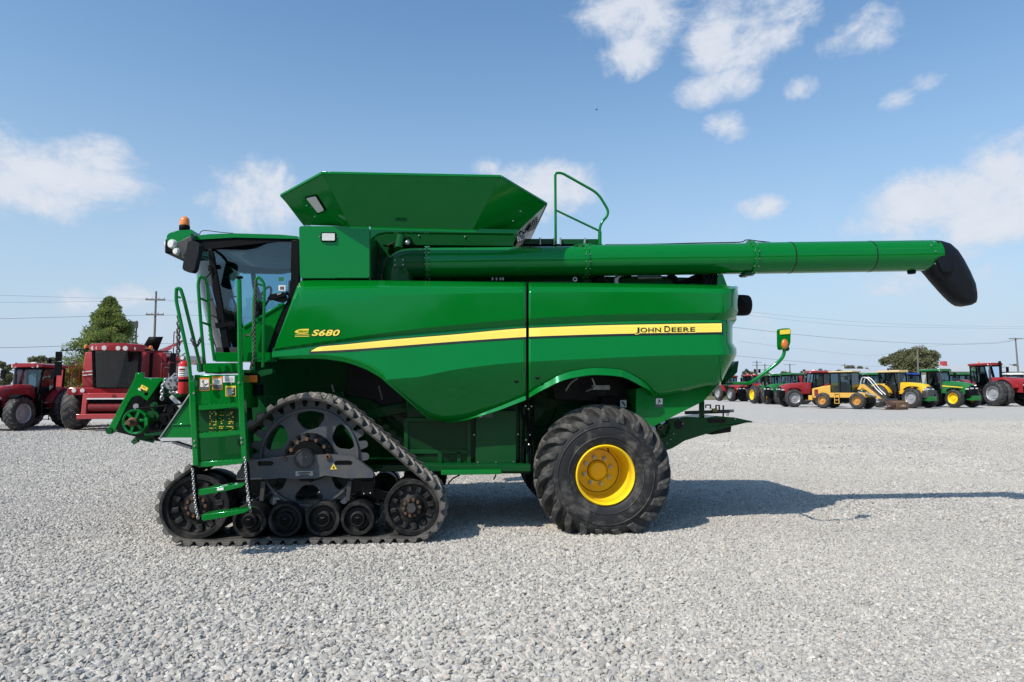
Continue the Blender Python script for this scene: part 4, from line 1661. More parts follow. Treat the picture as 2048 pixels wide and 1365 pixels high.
def roller(c, r, near=True):
    x, z = c
    ye, s = (TN + .04, 1) if near else (2 * YC - TN - .04, -1)
    w = MB().lathe([(a, t * s) for a, t in [(r * .74, .03), (r * .80, .0), (r * .94, 0), (r, .025), (r, .26), (r * .9, .27), (r * .4, .27)]], (x, ye, z), (0, 1, 0), 48).build('road_wheel', M['roller'], CMB, smooth=35)
    cpart(MB().lathe([(a, t * s) for a, t in [(r * .74, .03), (r * .66, .06), (r * .48, .055), (r * .40, .01), (0, .01)]], (x, ye, z), (0, 1, 0), 40), 'wheel_disc', M['roller'], parent=w, smooth=30)
    cpart(MB().lathe([(r * .36, .02 * s), (r * .385, -.012 * s), (r * .36, -.02 * s), (r * .34, -.006 * s)], (x, ye, z), (0, 1, 0), 36), 'hub_ring', M['dark_steel'], parent=w, smooth=30)
    cpart(MB().lathe([(r * .34, .0), (r * .33, -.012 * s), (0, -.022 * s)], (x, ye, z), (0, 1, 0), 32), 'hub_cap', M['black_plastic'], parent=w, smooth=30)
    if near:
        cpart(MB().bar((x, ye - .022, z + .016), (x, ye - .026, z + .022), .04, .012, (0, 1, 0)), 'hub_plug', M['dark_steel'], parent=w)
    cpart(MB().lathe([(r * .4, .42 * s), (r * .97, .42 * s), (r, .45 * s), (r, .66 * s), (r * .2, .66 * s)], (x, ye, z), (0, 1, 0), 36), 'inner_wheel', M['roller'], parent=w, smooth=35)
    cpart(MB().tube([(x, ye, z), (x, ye + .6 * s, z)], r * .28, 16), 'wheel_hub', M['roller'], parent=w)
    return w


inn = LUG_H + BELT_T
for near in (True, False):
    idler((CF[0], CF[1]), RF - inn, 'front_idler', near, 12)
    idler((CRr[0], CRr[1]), RR_ - inn, 'rear_idler', near, 12)
for (px, rr) in ((498, .196), (570, .2), (645, .204), (715, .2)):
    q = P(px, 1046, TN + .04)
    for near in (True, False):
        roller((q.x, rr + inn + .004), rr, near)


def sprocket(near=True):
    cx, cz = CS[0], CS[1]
    ro = RS - inn - .055
    y0 = TN + .20 if near else 2 * YC - TN - .26
    out = []
    nt = 28
    for i in range(nt):
        for (da, rr) in ((-.085, ro - .02), (-.06, ro + .055), (-.025, ro + .075), (.025, ro + .075), (.06, ro + .055), (.085, ro - .02)):
            a = 2 * pi * i / nt + da
            out.append((cx + rr * cos(a), cz + rr * sin(a)))
    holes = []
    for i in range(6):
        am = pi / 2 + i * pi / 3
        pts = [(am - .30, ro * .86), (am, ro * .895), (am + .30, ro * .86), (am + .345, ro * .76), (am + .25, ro * .58), (am + .12, ro * .53), (am - .12, ro * .53), (am - .25, ro * .58), (am - .345, ro * .76)]
        holes.append(fil2([(cx + r * cos(a), cz + r * sin(a)) for a, r in pts], .018, 3))
    sp = cpart(MB().prism(out, y0, y0 + .045, holes), 'drive_sprocket', M['grey_steel'], .006)
    if not near:
        return
    cpart(MB().lathe([(ro * .88, -.03), (ro * .93, -.03), (ro * .93, 0), (ro * .88, 0)], (cx, y0, cz), (0, 1, 0), 64), 'sprocket_rib', M['grey_steel'], .004, parent=sp)
    cpart(MB().prism(ring2((cx, cz), ro * .93, 48), y0 + .06, y0 + .36, [ring2((cx, cz), ro * .89, 48)]), 'sprocket_drum', M['dark_steel'], parent=sp, smooth=40)
    cpart(MB().lathe([(ro * .46, 0), (ro * .44, -.035), (ro * .33, -.06), (ro * .30, -.09), (0, -.09)], (cx, y0, cz), (0, 1, 0), 40), 'drive_hub', M['black_paint'], parent=sp, smooth=30)
    b0 = None
    for ring_r, n, m in ((.43, 16, 'black_paint'), (.35, 12, 'rust')):
        b0 = None
        for i in range(n):
            a = 2 * pi * i / n + .1
            q = Vector((cx + ro * ring_r * cos(a), y0 - (.03 if ring_r > .4 else .055), cz + ro * ring_r * sin(a)))
            if b0 is None:
                b0 = MB().lathe([(0, -.035), (.020, -.035), (.024, -.028), (.024, .02)], (0, 0, 0), (0, 1, 0), 12).build('hub_bolt', M[m], sp, at=q)
            else:
                o = b0.copy()
                COL.objects.link(o)
                o.parent = sp
                o.location = q - wpos(sp)


sprocket(True)
sprocket(False)
# final drive housing and axle behind the sprocket
cpart(MB().tube([(CS[0], TN + .3, CS[1]), (CS[0], 2 * YC - TN - .3, CS[1])], .19, 28), 'drive_axle', M['dark_steel'])

# undercarriage frame in front of the sprocket
FY = TN + .06
tf = plate([(472, 960), (474, 945), (499, 920), (560, 915.5), (588, 911.5), (631, 910), (664, 910), (709, 915.5), (746, 943), (747, 956), (692, 957), (650, 951), (634, 957), (592, 958.5), (560, 956.5), (540, 958.5)],
           FY, FY + .10, 'track_frame', M['grey_steel'], .008, round_=.02, holes=([(514, 925), (520, 922.5), (542, 922.5), (548, 926), (543, 932), (517, 932)], [(668, 924), (674, 921.5), (699, 921.5), (706, 925), (702, 931), (671, 931)]))
plate([(520, 921), (548, 921), (548, 934), (520, 934)], FY + .03, FY + .1, 'frame_recess', M['black_paint'], 0, parent=tf)
plate([(668, 920), (706, 920), (706, 933), (668, 933)], FY + .03, FY + .1, 'frame_recess', M['black_paint'], 0, parent=tf)
c = P(609, 917, FY)
cpart(MB().lathe([(.112, .03), (.112, -.035), (.104, -.045), (.098, -.035), (0, -.030)], c, (0, 1, 0), 40), 'pivot_cap', M['dark_steel'], parent=tf, smooth=30)
for (dx, dz) in ((-.02, .015), (.025, .015)):
    cpart(MB().sphere(c + Vector((dx, -.034, dz)), .008, 8, 5), 'cap_screw', M['bare_metal'], parent=tf)
np_ = plate([(591, 943), (626, 942.5), (626, 952), (620, 952.5), (617, 949), (601, 949), (597, 953), (591, 952.5)], FY - .008, FY, 'name_plate', M['bare_metal'], .002, parent=tf)
plate([(596, 945), (621, 944.7), (621, 947.6), (596, 948)], FY - .011, FY - .008, 'plate_field', M['dark_steel'], 0, parent=tf)
plate([(660.5, 939.5), (667, 927.5), (674, 939)], FY - .006, FY, 'warning_triangle', M['yellow_decal'], 0, parent=tf)
plate([(665, 937.5), (667, 931.5), (669.5, 937.5)], FY - .009, FY - .006, 'warning_pictogram', M['black_decal'], 0, parent=tf)
for (x, y) in ((658, 913.5), (570, 917), (655, 915)):
    cpart(MB().lathe([(0, -.03), (.022, -.03), (.025, -.02), (.025, .01)], P(x, y, FY), (0, 1, 0), 10), 'frame_bolt', M['rust'], parent=tf)
# dark swing beams carrying the rollers
plate([(476, 958), (556, 956), (552, 968), (534, 990), (476, 985)], FY + .12, FY + .2, 'roller_beam', M['black_paint'], .01)
plate([(672, 956), (748, 956), (748, 974), (720, 985), (694, 990), (684, 972)], FY + .12, FY + .2, 'roller_beam', M['black_paint'], .01)
plate([(480, 1005), (530, 1026), (700, 1026), (740, 1005), (760, 1012), (750, 1046), (480, 1050)], FY + .32, FY + .42, 'roller_carrier', M['black_paint'], .01)
cpart(MB().bar(P(700, 975, FY + .3), P(822, 1006, FY + .3), .10, .14, (0, 1, 0)), 'idler_arm', M['black_paint'], .008)
cpart(MB().bar(P(520, 975, FY + .3), P(392, 1010, FY + .3), .10, .14, (0, 1, 0)), 'idler_arm', M['black_paint'], .008)
for (x0, x1) in ((528, 545), (700, 716)):
    cpart(MB().bar(P(x0, 962, FY + .1), P(x0 - 4, 1002, FY + .1), .05, .06, (0, 1, 0)), 'frame_strut', M['dark_steel'], .005)
plate([(722, 962), (747, 962), (747, 990), (722, 992)], FY + .08, FY + .13, 'frame_bracket', M['black_paint'], .006)
for (x, y) in ((728, 988), (741, 987)):
    cpart(MB().sphere(P(x, y, FY + .075), .010, 8, 5), 'frame_bolt', M['bare_metal'], parent=tf)
# front axle bracket showing green between ladder and frame
plate([(494, 895), (512, 893), (512, 915), (498, 926), (492, 928)], TN + .4, TN + .5, 'axle_bracket', M['green'], .008)


# ------------------------------------------------------------------ rear wheels
def tyre_profile(R, w, rim):
    """round section (radius, y) from the near bead to the far bead, y measured from the centre line, near = negative"""
    h = R - rim
    pts = [(rim - .01, -.36 * w), (rim + .010, -.41 * w), (rim + h * .12, -.465 * w), (rim + h * .30, -.50 * w), (rim + h * .48, -.497 * w), (rim + h * .62, -.470 * w),
           (rim + h * .74, -.415 * w), (rim + h * .83, -.33 * w), (rim + h * .89, -.21 * w), (rim + h * .92, 0)]
    return pts + [(r, -y) for r, y in pts[-2::-1]]


def tread_lug(R, w, rim, side, sweep, hgt):
    """curved bar of a farm tyre tread from the shoulder to the middle line, local to the wheel centre at angle 0 (top = +z)"""
    prof = [p for p in tyre_profile(R, w, rim) if p[1] <= 0][5:]
    s = [0]
    for p, q in zip(prof, prof[1:]):
        s.append(s[-1] + hypot(q[0] - p[0], q[1] - p[1]))
    mb = MB()
    rings = []
    n = 9
    for i in range(n + 1):
        t = i / n
        d = s[-1] * (.0 + .97 * t)
        k = 0
        while k < len(s) - 2 and s[k + 1] < d:
            k += 1
        f = (d - s[k]) / (s[k + 1] - s[k])
        r = prof[k][0] + (prof[k + 1][0] - prof[k][0]) * f
        y = prof[k][1] + (prof[k + 1][1] - prof[k][1]) * f
        tr, ty = prof[k + 1][0] - prof[k][0], prof[k + 1][1] - prof[k][1]
        l = hypot(tr, ty)
        nr, ny = ty / l, -tr / l
        ang = sweep * t ** 1.35
        wd = .037 + .024 * (1 - t) ** .8
        up = hgt * min(1, .22 + t * 2.4)
        ring = []
        for (da, hh) in ((-1.3, -.02), (-.85, up), (.85, up), (1.3, -.02)):
            a = ang + da * wd / R
            rad = r + nr * hh
            ring.append(Vector((rad * sin(a), side * -(y + ny * hh), rad * cos(a))))
        rings.append(ring)
    return mb.rings(rings)


def rear_wheel(near=True):
    c = P(1203, 944, 8.77)
    R, w, rim = .85, .60, .365
    cy = 8.47 + w / 2 if near else 2 * YC - 8.47 - w / 2
    cen = Vector((c.x, cy, .735))            # the loaded tyre is pressed down into the stones
    wh = empty('rear_wheel', cen - wpos(CMB), parent=CMB)
    t = MB().lathe(tyre_profile(R, w, rim), (0, 0, 0), (0, 1, 0), 96)
    for p in t.v:                                   # and bulges where it stands
        if p.z < -.55:
            p.y *= 1 + .16 * (-.55 - p.z)
            p.z = max(p.z, -.745)
    ty = t.build('tyre', M['tyre'], wh, at=cen, smooth=40)
    rng = random.Random(4)
    n = 21
    for side in (-1, 1):
        base = None
        for i in range(n):
            a = 2 * pi * (i + (.5 if side > 0 else 0)) / n
            if base is None:
                base = tread_lug(R, w, rim, side, -.42, .074).build('tread_lug', M['tread'], wh, at=cen, bevel=.006, smooth=35)
                o = base
            else:
                o = base.copy()
                COL.objects.link(o)
                o.parent = wh
            o.rotation_euler = (0, a, 0)
    s = -1 if near else 1
    rm = [(rim + .012, .24), (rim + .014, .258), (rim, .272), (rim - .018, .256), (rim - .024, .22), (rim - .028, .12), (rim - .022, .10), (rim - .034, .06), (rim - .040, -.18), (rim - .062, -.25)]
    r = MB().lathe([(a, s * b) for a, b in rm], (0, 0, 0), (0, 1, 0), 72).build('rim', M['yellow_wheel'], wh, at=cen, smooth=40)
    DK = -.262
    dd = [(rim - .060, -.25), (rim - .066, DK + .006), (.285, DK + .004), (.28, DK), (.13, DK), (.125, DK + .025), (.10, DK + .05), (.0, DK + .053)]
    MB().lathe([(a, s * b) for a, b in dd], (0, 0, 0), (0, 1, 0), 56).build('wheel_disc', M['yellow_wheel'], wh, at=cen, smooth=25)
    MB().lathe([(.278, s * (DK + .0045)), (.284, s * (DK + .0075)), (.290, s * (DK + .0035))], (0, 0, 0), (0, 1, 0), 56).build('disc_seam', M['rust'], wh, at=cen)
    MB().lathe([(.122, s * (DK + .003)), (.130, s * (DK + .006)), (.137, s * (DK + .002))], (0, 0, 0), (0, 1, 0), 40).build('hub_seam', M['rust'], wh, at=cen)
    if near:
        for (rr_, yy) in ((.47, -.2965), (.60, -.3015)):
            MB().lathe([(rr_, yy), (rr_ + .008, yy - .006), (rr_ + .016, yy)], (0, 0, 0), (0, 1, 0), 72).build('sidewall_rib', M['tyre'], wh, at=cen)
    if near:
        b0 = None
        for i in range(8):
            a = 2 * pi * i / 8 + .25
            q = cen + Vector((.18 * cos(a), .262, .18 * sin(a)))
            m = MB().lathe([(0, -.055), (.013, -.055), (.016, -.045), (.016, -.030), (.026, -.028), (.030, .002)], (0, 0, 0), (0, 1, 0), 12)
            if b0 is None:
                b0 = m.build('wheel_nut', M['chrome'], wh, at=q, smooth=30)
            else:
                o = b0.copy()
                COL.objects.link(o)
                o.parent = wh
                o.location = q - wpos(wh)
        v = cen + Vector((.06, -.10, .325))
        MB().tube([v, v + Vector((.012, -.02, -.05))], .007, 8).build('valve_stem', M['black_plastic'], wh, at=None)
    return wh


rear_wheel(True)
rear_wheel(False)
cpart(MB().bar((P(1203, 944, 8.77).x, 9.12, .735), (P(1203, 944, 8.77).x, 10.88, .735), .22, .24), 'rear_axle', M['black_paint'], .02)
# ------------------------------------------------------------------ cab
KY, KF = 9.05, 2 * YC - 9.05           # near and far cab walls


def cm(p):
    return Vector((p.x, 2 * YC - p.y, p.z))


# roof shell: rounded slab, a little dome, with a green skin over a black headliner band
rp = XZ([(389, 500), (386, 478), (390, 471), (420, 468.5), (470, 467), (560, 469.5), (594, 472), (596, 482), (585, 483), (540, 486), (500, 497), (470, 500), (420, 499)], KY)
roof = cpart(MB().prism(XZ([(384, 480), (387, 472), (420, 468.5), (470, 467), (560, 469.5), (596, 473), (596, 478.5), (470, 475.5), (400, 479.5)], KY), KY, KF), 'cab_roof', M['green'], .02)
cpart(MB().prism(XZ([(388, 478), (470, 474.5), (598, 478.5), (598, 486), (560, 484.5), (536, 488), (515, 497), (490, 501.5), (440, 500.5), (400, 500), (388, 497)], KY + .02), KY + .02, KY + .14), 'roof_band', M['black_plastic'], .008)
cpart(MB().prism(XZ([(388, 478), (470, 474.5), (598, 478.5), (598, 486), (560, 484.5), (536, 488), (515, 497), (490, 501.5), (440, 500.5), (400, 500), (388, 497)], KY + .02), KF - .14, KF - .02), 'roof_band', M['black_plastic'], .008)
cpart(MB().tube([P(x, y, KY + .15) for x, y in ((399, 469), (401, 464.5), (406, 461.5), (413, 461.5), (445, 465.5), (467, 467))], .005, 6), 'roof_antenna', M['black_plastic'], parent=roof)
# headliner inside, lower at the near front
x0, x1 = P(470, 480, KY).x, P(592, 480, KY).x
hl = MB()
rings = []
for i in range(13):
    t = i / 12
    x = x0 - .35 + (x1 - x0 + .35) * t
    rings.append([Vector((x, KY + .15 + (KF - KY - .3) * j / 10, P(500, 476, KY).z - .03 - .05 * (1 - (2 * j / 10 - 1) ** 4) - .05 * sin(pi * min(1, t * 1.1)))) for j in range(11)])
cpart(hl.rings(rings, False, False), 'headliner', M['headliner'], smooth=60, solid=.02)
cpart(MB().box((x0 + .25, KY + .55, P(500, 488, KY).z - .08), (x0 + .62, KY + 1.1, P(500, 488, KY).z - .02)), 'roof_console', M['headliner'], .02)
cpart(MB().box((x0 - .20, KY + .3, P(500, 490, KY).z - .04), (x0 + .02, KY + 1.4, P(500, 490, KY).z - .02)), 'sun_visor', M['tan_roof'], .01)

# front visor with its lamps
vz = [(332.5, 474), (337, 467), (356, 461), (385, 459.5), (388, 466), (388, 480), (378, 500), (364, 515), (352, 508), (342, 498), (335, 486)]
vis = cpart(MB().prism(fil2(XZ(vz, 9.0), .03), 9.0, 2 * YC - 9.0), 'front_visor', M['green'], .02)
plate([(356, 484), (384, 471), (388, 480), (379, 499), (365, 514), (353, 506)], 8.985, 9.0, 'visor_panel', M['dark_steel'], .006, parent=vis)
cpart(MB().box((P(334, 485, 9).x - .05, 9.05, P(334, 490, 9).z - .10), (P(334, 485, 9).x + .1, 2 * YC - 9.05, P(334, 476, 9).z)), 'lamp_bar', M['black_plastic'], .02, parent=vis)
for i in range(6):
    y = 9.12 + i * .352
    cpart(MB().lathe([(0, -.02), (.055, -.018), (.065, 0), (.065, .05)], (P(334, 485, 9).x - .045, y, P(334, 486, 9).z), (1, 0, 0), 18), 'work_lamp', M['lamp'], parent=vis)
cpart(MB().lathe([(0, -.02), (.05, -.018), (.06, 0), (.06, .05)], P(343, 488, 8.99), (.5, 1, 0), 18), 'work_lamp', M['lamp'], parent=vis)
cpart(MB().lathe([(0, -.02), (.036, -.018), (.045, 0), (.045, .05)], P(352, 503, 8.98), (.4, 1, 0), 18), 'work_lamp', M['lamp'], parent=vis)

# beacon
bc = P(369, 459, 9.2)
r = abs(P(379, 450, 9.2).x - P(359, 450, 9.2).x) / 2
bea = cpart(MB().lathe([(r * .9, -.03), (r * 1.06, -.01), (r * 1.06, .03), (r * .98, .05)], bc, (0, 0, 1), 28, cap=True), 'beacon_base', M['black_plastic'])
cpart(MB().lathe([(r * .96, .048), (r, .07), (r * .95, .115), (r * .75, .15), (r * .35, .17), (0.001, .172)], bc, (0, 0, 1), 28), 'beacon_lens', M['amber'], parent=bea, smooth=60)

# mirror on its arm
mr = MB()
my = 8.35
out = [(376, 484), (381, 481.5), (396, 484.5), (398.5, 490), (397, 506), (389, 539), (384, 545), (368, 542), (364.5, 537), (366, 527)]
mirr = cpart(MB().prism(fil2(XZ(out, my), .035, 5), my, my + .12), 'side_mirror', M['blue_black_plastic'], .03, seg=3)
cpart(MB().tube(fillet([P(386, 490, my + .08), P(386, 478, my + .2), P(384, 470, 9.05)], .08), .018, 8), 'mirror_arm', M['black_plastic'], parent=mirr)

# pillars
def pillar(pts, name, y0=KY, th=.07, both=True):
    plate(pts, y0, y0 + th, name, M['black_plastic'], .01)
    if both:
        xz = XZ(pts, y0)
        cpart(MB().prism(xz, 2 * YC - y0 - th, 2 * YC - y0), name, M['black_plastic'], .01)


pillar([(415, 498), (424, 498), (428, 512), (462, 708), (446, 708), (418, 525)], 'front_pillar')
pillar([(583, 480), (599, 480), (599, 562), (590, 585), (554, 708), (533, 708), (568, 612), (577, 597), (581, 575)], 'rear_pillar')
# door glass and the raised rear quarter
gl = cpart(MB().prism(XZ([(424, 498), (583, 480), (580, 575), (577, 597), (568, 608), (487, 657), (478, 664), (476, 708), (462, 708)], KY + .02), KY + .02, KY + .028), 'side_window', M['glass'], smooth=0)
cpart(MB().prism(XZ([(424, 498), (583, 480), (580, 575), (577, 597), (568, 608), (487, 657), (478, 664), (476, 708), (462, 708)], KY + .02), KF - .028, KF - .02), 'side_window', M['glass'], smooth=0)
# lower side panel under the slanted sill
lp = [(474, 664), (487, 655.5), (568, 606.8), (569, 612), (553, 650), (533, 708), (474, 708)]
cpart(MB().prism(XZ(lp, KY - .01), KY - .01, KY + .05), 'cab_side_panel', M['green'], .008)
cpart(MB().prism(XZ(lp, KY - .01), KF - .05, KF + .01), 'cab_side_panel', M['green'], .008)
cpart(MB().bar(P(487, 655, KY - .015), P(568, 607, KY - .015), .03, .025, (0, 1, 0)), 'window_sill', M['green'], .004)
cpart(MB().prism(XZ([(430, 695), (536, 695), (536, 716), (430, 716)], KY), KY, KF), 'cab_floor', M['interior'], .01)
cpart(MB().box((P(596, 500, KY).x, KY + .1, P(590, 705, KY).z), (P(604, 500, KY).x, KF - .1, P(590, 590, KY).z)), 'cab_back_wall', M['interior'], 0)
# windscreen bulging forward between the two front pillars
rings = []
for (yy) in range(15):
    t = yy / 14
    Yv = KY + .03 + (KF - KY - .06) * t
    bul = .48 * (1 - (2 * t - 1) ** 2) ** .75
    top, bot = P(418, 500, KY), P(449, 706, KY)
    rings.append([Vector((top.x + (bot.x - top.x) * s - bul * (1 - .35 * s) - .04 * sin(pi * s), Yv, top.z + (bot.z - top.z) * s)) for s in [k / 8 for k in range(9)]])
cpart(MB().rings(rings, False, False), 'windscreen', M['glass'], smooth=60)
# wiper
wp = cpart(MB().tube([P(448, 552, KY + .25), P(456, 610, KY + .2), P(464, 655, KY + .12)], .008, 6), 'wiper', M['black_plastic'])
cpart(MB().tube([P(447, 556, KY + .24), P(450, 592, KY + .22), P(458, 628, KY + .18)], .008, 6), 'wiper_blade', M['black_plastic'], parent=wp)
cpart(MB().tube([P(450, 593, KY + .2), P(473, 594, KY + .2)], .010, 6), 'wiper_link', M['black_plastic'], parent=wp)
plate([(430, 646), (469, 643.5), (470, 651), (431, 657)], KY - .02, KY + .1, 'pillar_lamp_bracket', M['black_plastic'], .008, round_=.015)
plate([(415, 531), (420, 530), (440, 530), (444, 533), (442, 538.5), (424, 541), (416, 543)], KY + .02, KY + .1, 'mirror_bracket', M['black_plastic'], .008)
cpart(MB().tube(catmull([P(x, y, KY - .02) for x, y in ((422, 631), (430, 634), (437, 640), (438, 648))], 5), .008, 6), 'cab_hose', M['black_plastic'])
cpart(MB().tube(catmull([P(x, y, KY - .02) for x, y in ((411, 556), (418, 550), (423, 541), (421, 532))], 5), .009, 6), 'mirror_cable', M['black_plastic'])
# door handle and stickers on the glass
dh = plate([(534, 597), (541, 589), (566, 584.5), (573, 586), (571, 592), (545, 600), (537, 600.5)], KY - .06, KY - .01, 'door_handle', M['black_plastic'], .012, round_=.015)
plate([(553, 588), (562, 585.5), (563, 588), (555, 591)], KY - .066, KY - .06, 'handle_lock', M['bare_metal'], .002, parent=dh)
plate([(545, 600), (573, 592), (576, 600), (566, 606), (552, 603)], KY + .0, KY + .03, 'latch_housing', M['interior'], .004)
plate([(557, 571), (571, 571), (571, 582), (557, 582)], KY + .012, KY + .018, 'window_sticker', M['white_decal'], 0)
plate([(560, 573.5), (568, 573.5), (568, 579.5), (560, 579.5)], KY + .009, KY + .012, 'sticker_print', M['grey_decal'], 0)
plate([(557, 555), (567, 555), (567, 562), (557, 562)], KY + .012, KY + .018, 'window_sticker', M['tractor_green'], 0)
# inside: seat, steering column, consoles
sx = P(449, 706, KY).x + .66
fl = P(500, 700, KY).z
seat = cpart(MB().prism(fil2([(sx - .22, fl + .45), (sx + .30, fl + .42), (sx + .30, fl + .56), (sx - .2, fl + .60)], .04), 9.72, 10.28), 'operator_seat', M['seat'], .04, seg=3)
cpart(MB().prism(fil2([(sx + .22, fl + .55), (sx + .40, fl + .55), (sx + .50, fl + 1.25), (sx + .38, fl + 1.28)], .05), 9.74, 10.26), 'seat_back', M['seat'], .04, parent=seat, seg=3)
cpart(MB().box((sx - .15, 9.8, fl), (sx + .25, 10.2, fl + .46)), 'seat_base', M['interior'], .02, parent=seat)
cpart(MB().prism(fil2([(sx - .30, fl + .62), (sx + .30, fl + .64), (sx + .30, fl + .74), (sx - .34, fl + .76)], .03), 10.32, 10.48), 'arm_console', M['interior'], .02)
col = cpart(MB().tube([(sx - .62, 10.0, fl), (sx - .48, 10.0, fl + .75)], [.10, .06], 14), 'steering_column', M['interior'])
cpart(MB().tube([Vector((sx - .44, 10.0, fl + .80)) + Vector((.09 * cos(a) * .8, .2 * sin(a), .16 * cos(a))) for a in [2 * pi * i / 24 for i in range(24)]], .016, 8, loop=True), 'steering_wheel', M['interior'], parent=col)
cpart(MB().prism(fil2([(sx - .72, fl), (sx - .38, fl), (sx - .40, fl + .2), (sx - .52, fl + .34), (sx - .68, fl + .28)], .03), 9.7, 10.3), 'pedal_console', M['interior'], .02)
cpart(MB().box((sx - .25, 10.55, fl + .85), (sx - .15, 10.85, fl + 1.15)), 'monitor', M['interior'], .015)
cpart(MB().tube([(sx + .3, 9.25, fl + .7), (sx + .05, 9.25, fl + .78)], .03, 10), 'door_grip', M['interior'])
cpart(MB().bar(P(507, 560, 10.6), P(522, 600, 10.6), .06, .05), 'monitor_post', M['interior'])

# ------------------------------------------------------------------ platform, ladder and handrails
LY = 7.72
plate([(430, 705), (549, 705.5), (549, 724), (430, 724)], 8.55, 8.6, 'platform_rail', M['green'], .006)
plate([(430, 718), (549, 718), (549, 722), (430, 722)], 8.6, 9.1, 'platform_floor', M['green_dim'], .004)
plate([(408, 727), (480, 726), (480, 744), (410, 746)], 8.10, 8.15, 'platform_edge', M['green'], .006)
plate([(409, 741), (500, 740), (500, 746), (410, 747)], 8.15, 8.6, 'platform_floor', M['green_dim'], .004)
plate([(546, 706), (552, 706), (553, 724), (546, 724)], 8.5, 8.62, 'platform_bracket', M['green_dim'], .004)
# box behind the ladder carrying the safety signs
lb = plate([(388, 750), (487, 750), (487, 818), (388, 818)], 8.02, 8.6, 'ladder_box', M['green'], .01)
plate([(388, 814), (484, 812), (490, 920), (394, 922)], 8.12, 8.5, 'ladder_back', M['green_dim'], .006)


def sign(x0, y0, x1, y1, Yv, parts, parent, frame='orange_decal'):
    s = plate([(x0, y0), (x1, y0), (x1, y1), (x0, y1)], Yv - .004, Yv, 'safety_sign', M[frame], 0, parent=parent)
    for (a, b, c, d, m) in parts:
        plate([(x0 + (x1 - x0) * a, y0 + (y1 - y0) * b), (x0 + (x1 - x0) * c, y0 + (y1 - y0) * b), (x0 + (x1 - x0) * c, y0 + (y1 - y0) * d), (x0 + (x1 - x0) * a, y0 + (y1 - y0) * d)], Yv - .007, Yv - .004, 'sign_field', M[m], 0, parent=parent)
    return s


sign(398.5, 756, 419, 782, 8.018, [(.08, .14, .92, .70, 'white_decal'), (.08, .72, .92, .95, 'grey_decal')], lb)
mb = MB()
for pts in ([(403, 763), (405, 763), (411, 771), (409.5, 772)], [(409, 770), (416, 766.5), (416.5, 768), (411, 772.5)], [(404, 768), (410, 774), (408, 775)], [(405, 761), (408, 761), (408, 764), (405, 764)]):
    mb.poly([P(x, y, 8.0095) for x, y in pts])
cpart(mb, 'sign_pictogram', M['black_decal'], parent=lb, smooth=0)
sign(424.5, 753.5, 445, 780, 8.018, [(.08, .16, .92, .60, 'white_decal'), (.08, .62, .92, .95, 'grey_decal')], lb)
mb = MB()
for k in range(4):
    mb.poly([P(x, y, 8.0095) for x, y in ((428, 761 + k * 2), (441, 761 + k * 2), (441, 761.7 + k * 2), (428, 761.7 + k * 2))])
cpart(mb, 'sign_print', M['grey_decal'], parent=lb, smooth=0)
sign(446, 752.5, 469.5, 765.5, 8.018, [(.06, .1, .94, .9, 'white_decal')], lb, 'white_decal')
mb = MB()
for k in range(3):
    mb.poly([P(x, y, 8.0095) for x, y in ((449, 756 + k * 2.6), (466, 756 + k * 2.6), (466, 756.7 + k * 2.6), (449, 756.7 + k * 2.6))])
cpart(mb, 'sign_print', M['grey_decal'], parent=lb, smooth=0)
sign(451, 772, 471.5, 793, 8.018, [(.08, .18, .92, .92, 'black_decal')], lb, 'yellow_decal')
mb = MB()
for k in range(6):
    mb.poly([P(x, y, 8.0095) for x, y in ((454, 778 + k * 2.2), (468 - (k % 3) * 2, 778 + k * 2.2), (468 - (k % 3) * 2, 779 + k * 2.2), (454, 779 + k * 2.2))])
cpart(mb, 'sign_print', M['white_decal'], parent=lb, smooth=0)
for (x, y) in ((422, 770), (463, 768.5)):
    cpart(MB().sphere(P(x, y, 8.01), .009, 8, 5), 'sign_screw', M['chrome'], parent=lb)
# service chart seen between the steps
ch = plate([(417, 822), (468, 821), (469, 859), (418, 860)], 8.112, 8.118, 'service_chart', M['green_dim'], 0, parent=lb)
mb = MB()
rn = random.Random(8)
for i in range(13):
    for j in range(11):
        if rn.random() < .5 and not (i in (4, 8)):
            x, y = 419 + i * 3.8, 824 + j * 3.2
            w, h = rn.uniform(1.2, 3.4), rn.uniform(.6, 2.2)
            mb.poly([P(a, b, 8.1095) for a, b in ((x, y), (x + w, y), (x + w, y + h), (x, y + h))])
q = cpart(mb, 'chart_print', M['yellow_decal'], parent=lb, smooth=0)
q['kind'] = 'stuff'

# fixed ladder: two channels, three treads
lad = cpart(MB().bar(P(386, 762, LY), P(394.5, 931, LY), .06, .09, (0, 1, 0)), 'ladder_stringer', M['green'], .008)
cpart(MB().bar(P(483, 765, LY), P(491, 924, LY), .06, .09, (0, 1, 0)), 'ladder_stringer', M['green'], .008)
for (xa, ya, xb, yb, h) in ((395, 811, 481, 805.5, 10.5), (395.5, 867, 483, 861, 11), (396, 924.5, 487, 918.5, 11)):
    st = plate([(xa, ya), (xb, yb), (xb, yb + h * .8), ((xa + xb) / 2, (ya + yb) / 2 + h), (xa, ya + h)], LY - .02, LY + .16, 'ladder_step', M['green'], .006)
    n = 9
    for i in range(n):
        t = (i + .5) / n
        p = P(xa + (xb - xa) * t, ya + (yb - ya) * t, LY)
        cpart(MB().box((p.x - .012, LY - .005, p.z - .004), (p.x + .012, LY + .14, p.z + .007)), 'grip_stud', M['green'], parent=st)
for (x, y) in ((388, 787), (389.5, 882), (390, 892), (483, 876.5), (483.5, 885.5), (478, 766)):
    cpart(MB().lathe([(0, -.014), (.011, -.014), (.014, .0)], P(x, y, LY - .045), (0, 1, 0), 8), 'ladder_bolt', M['chrome'], parent=lad)
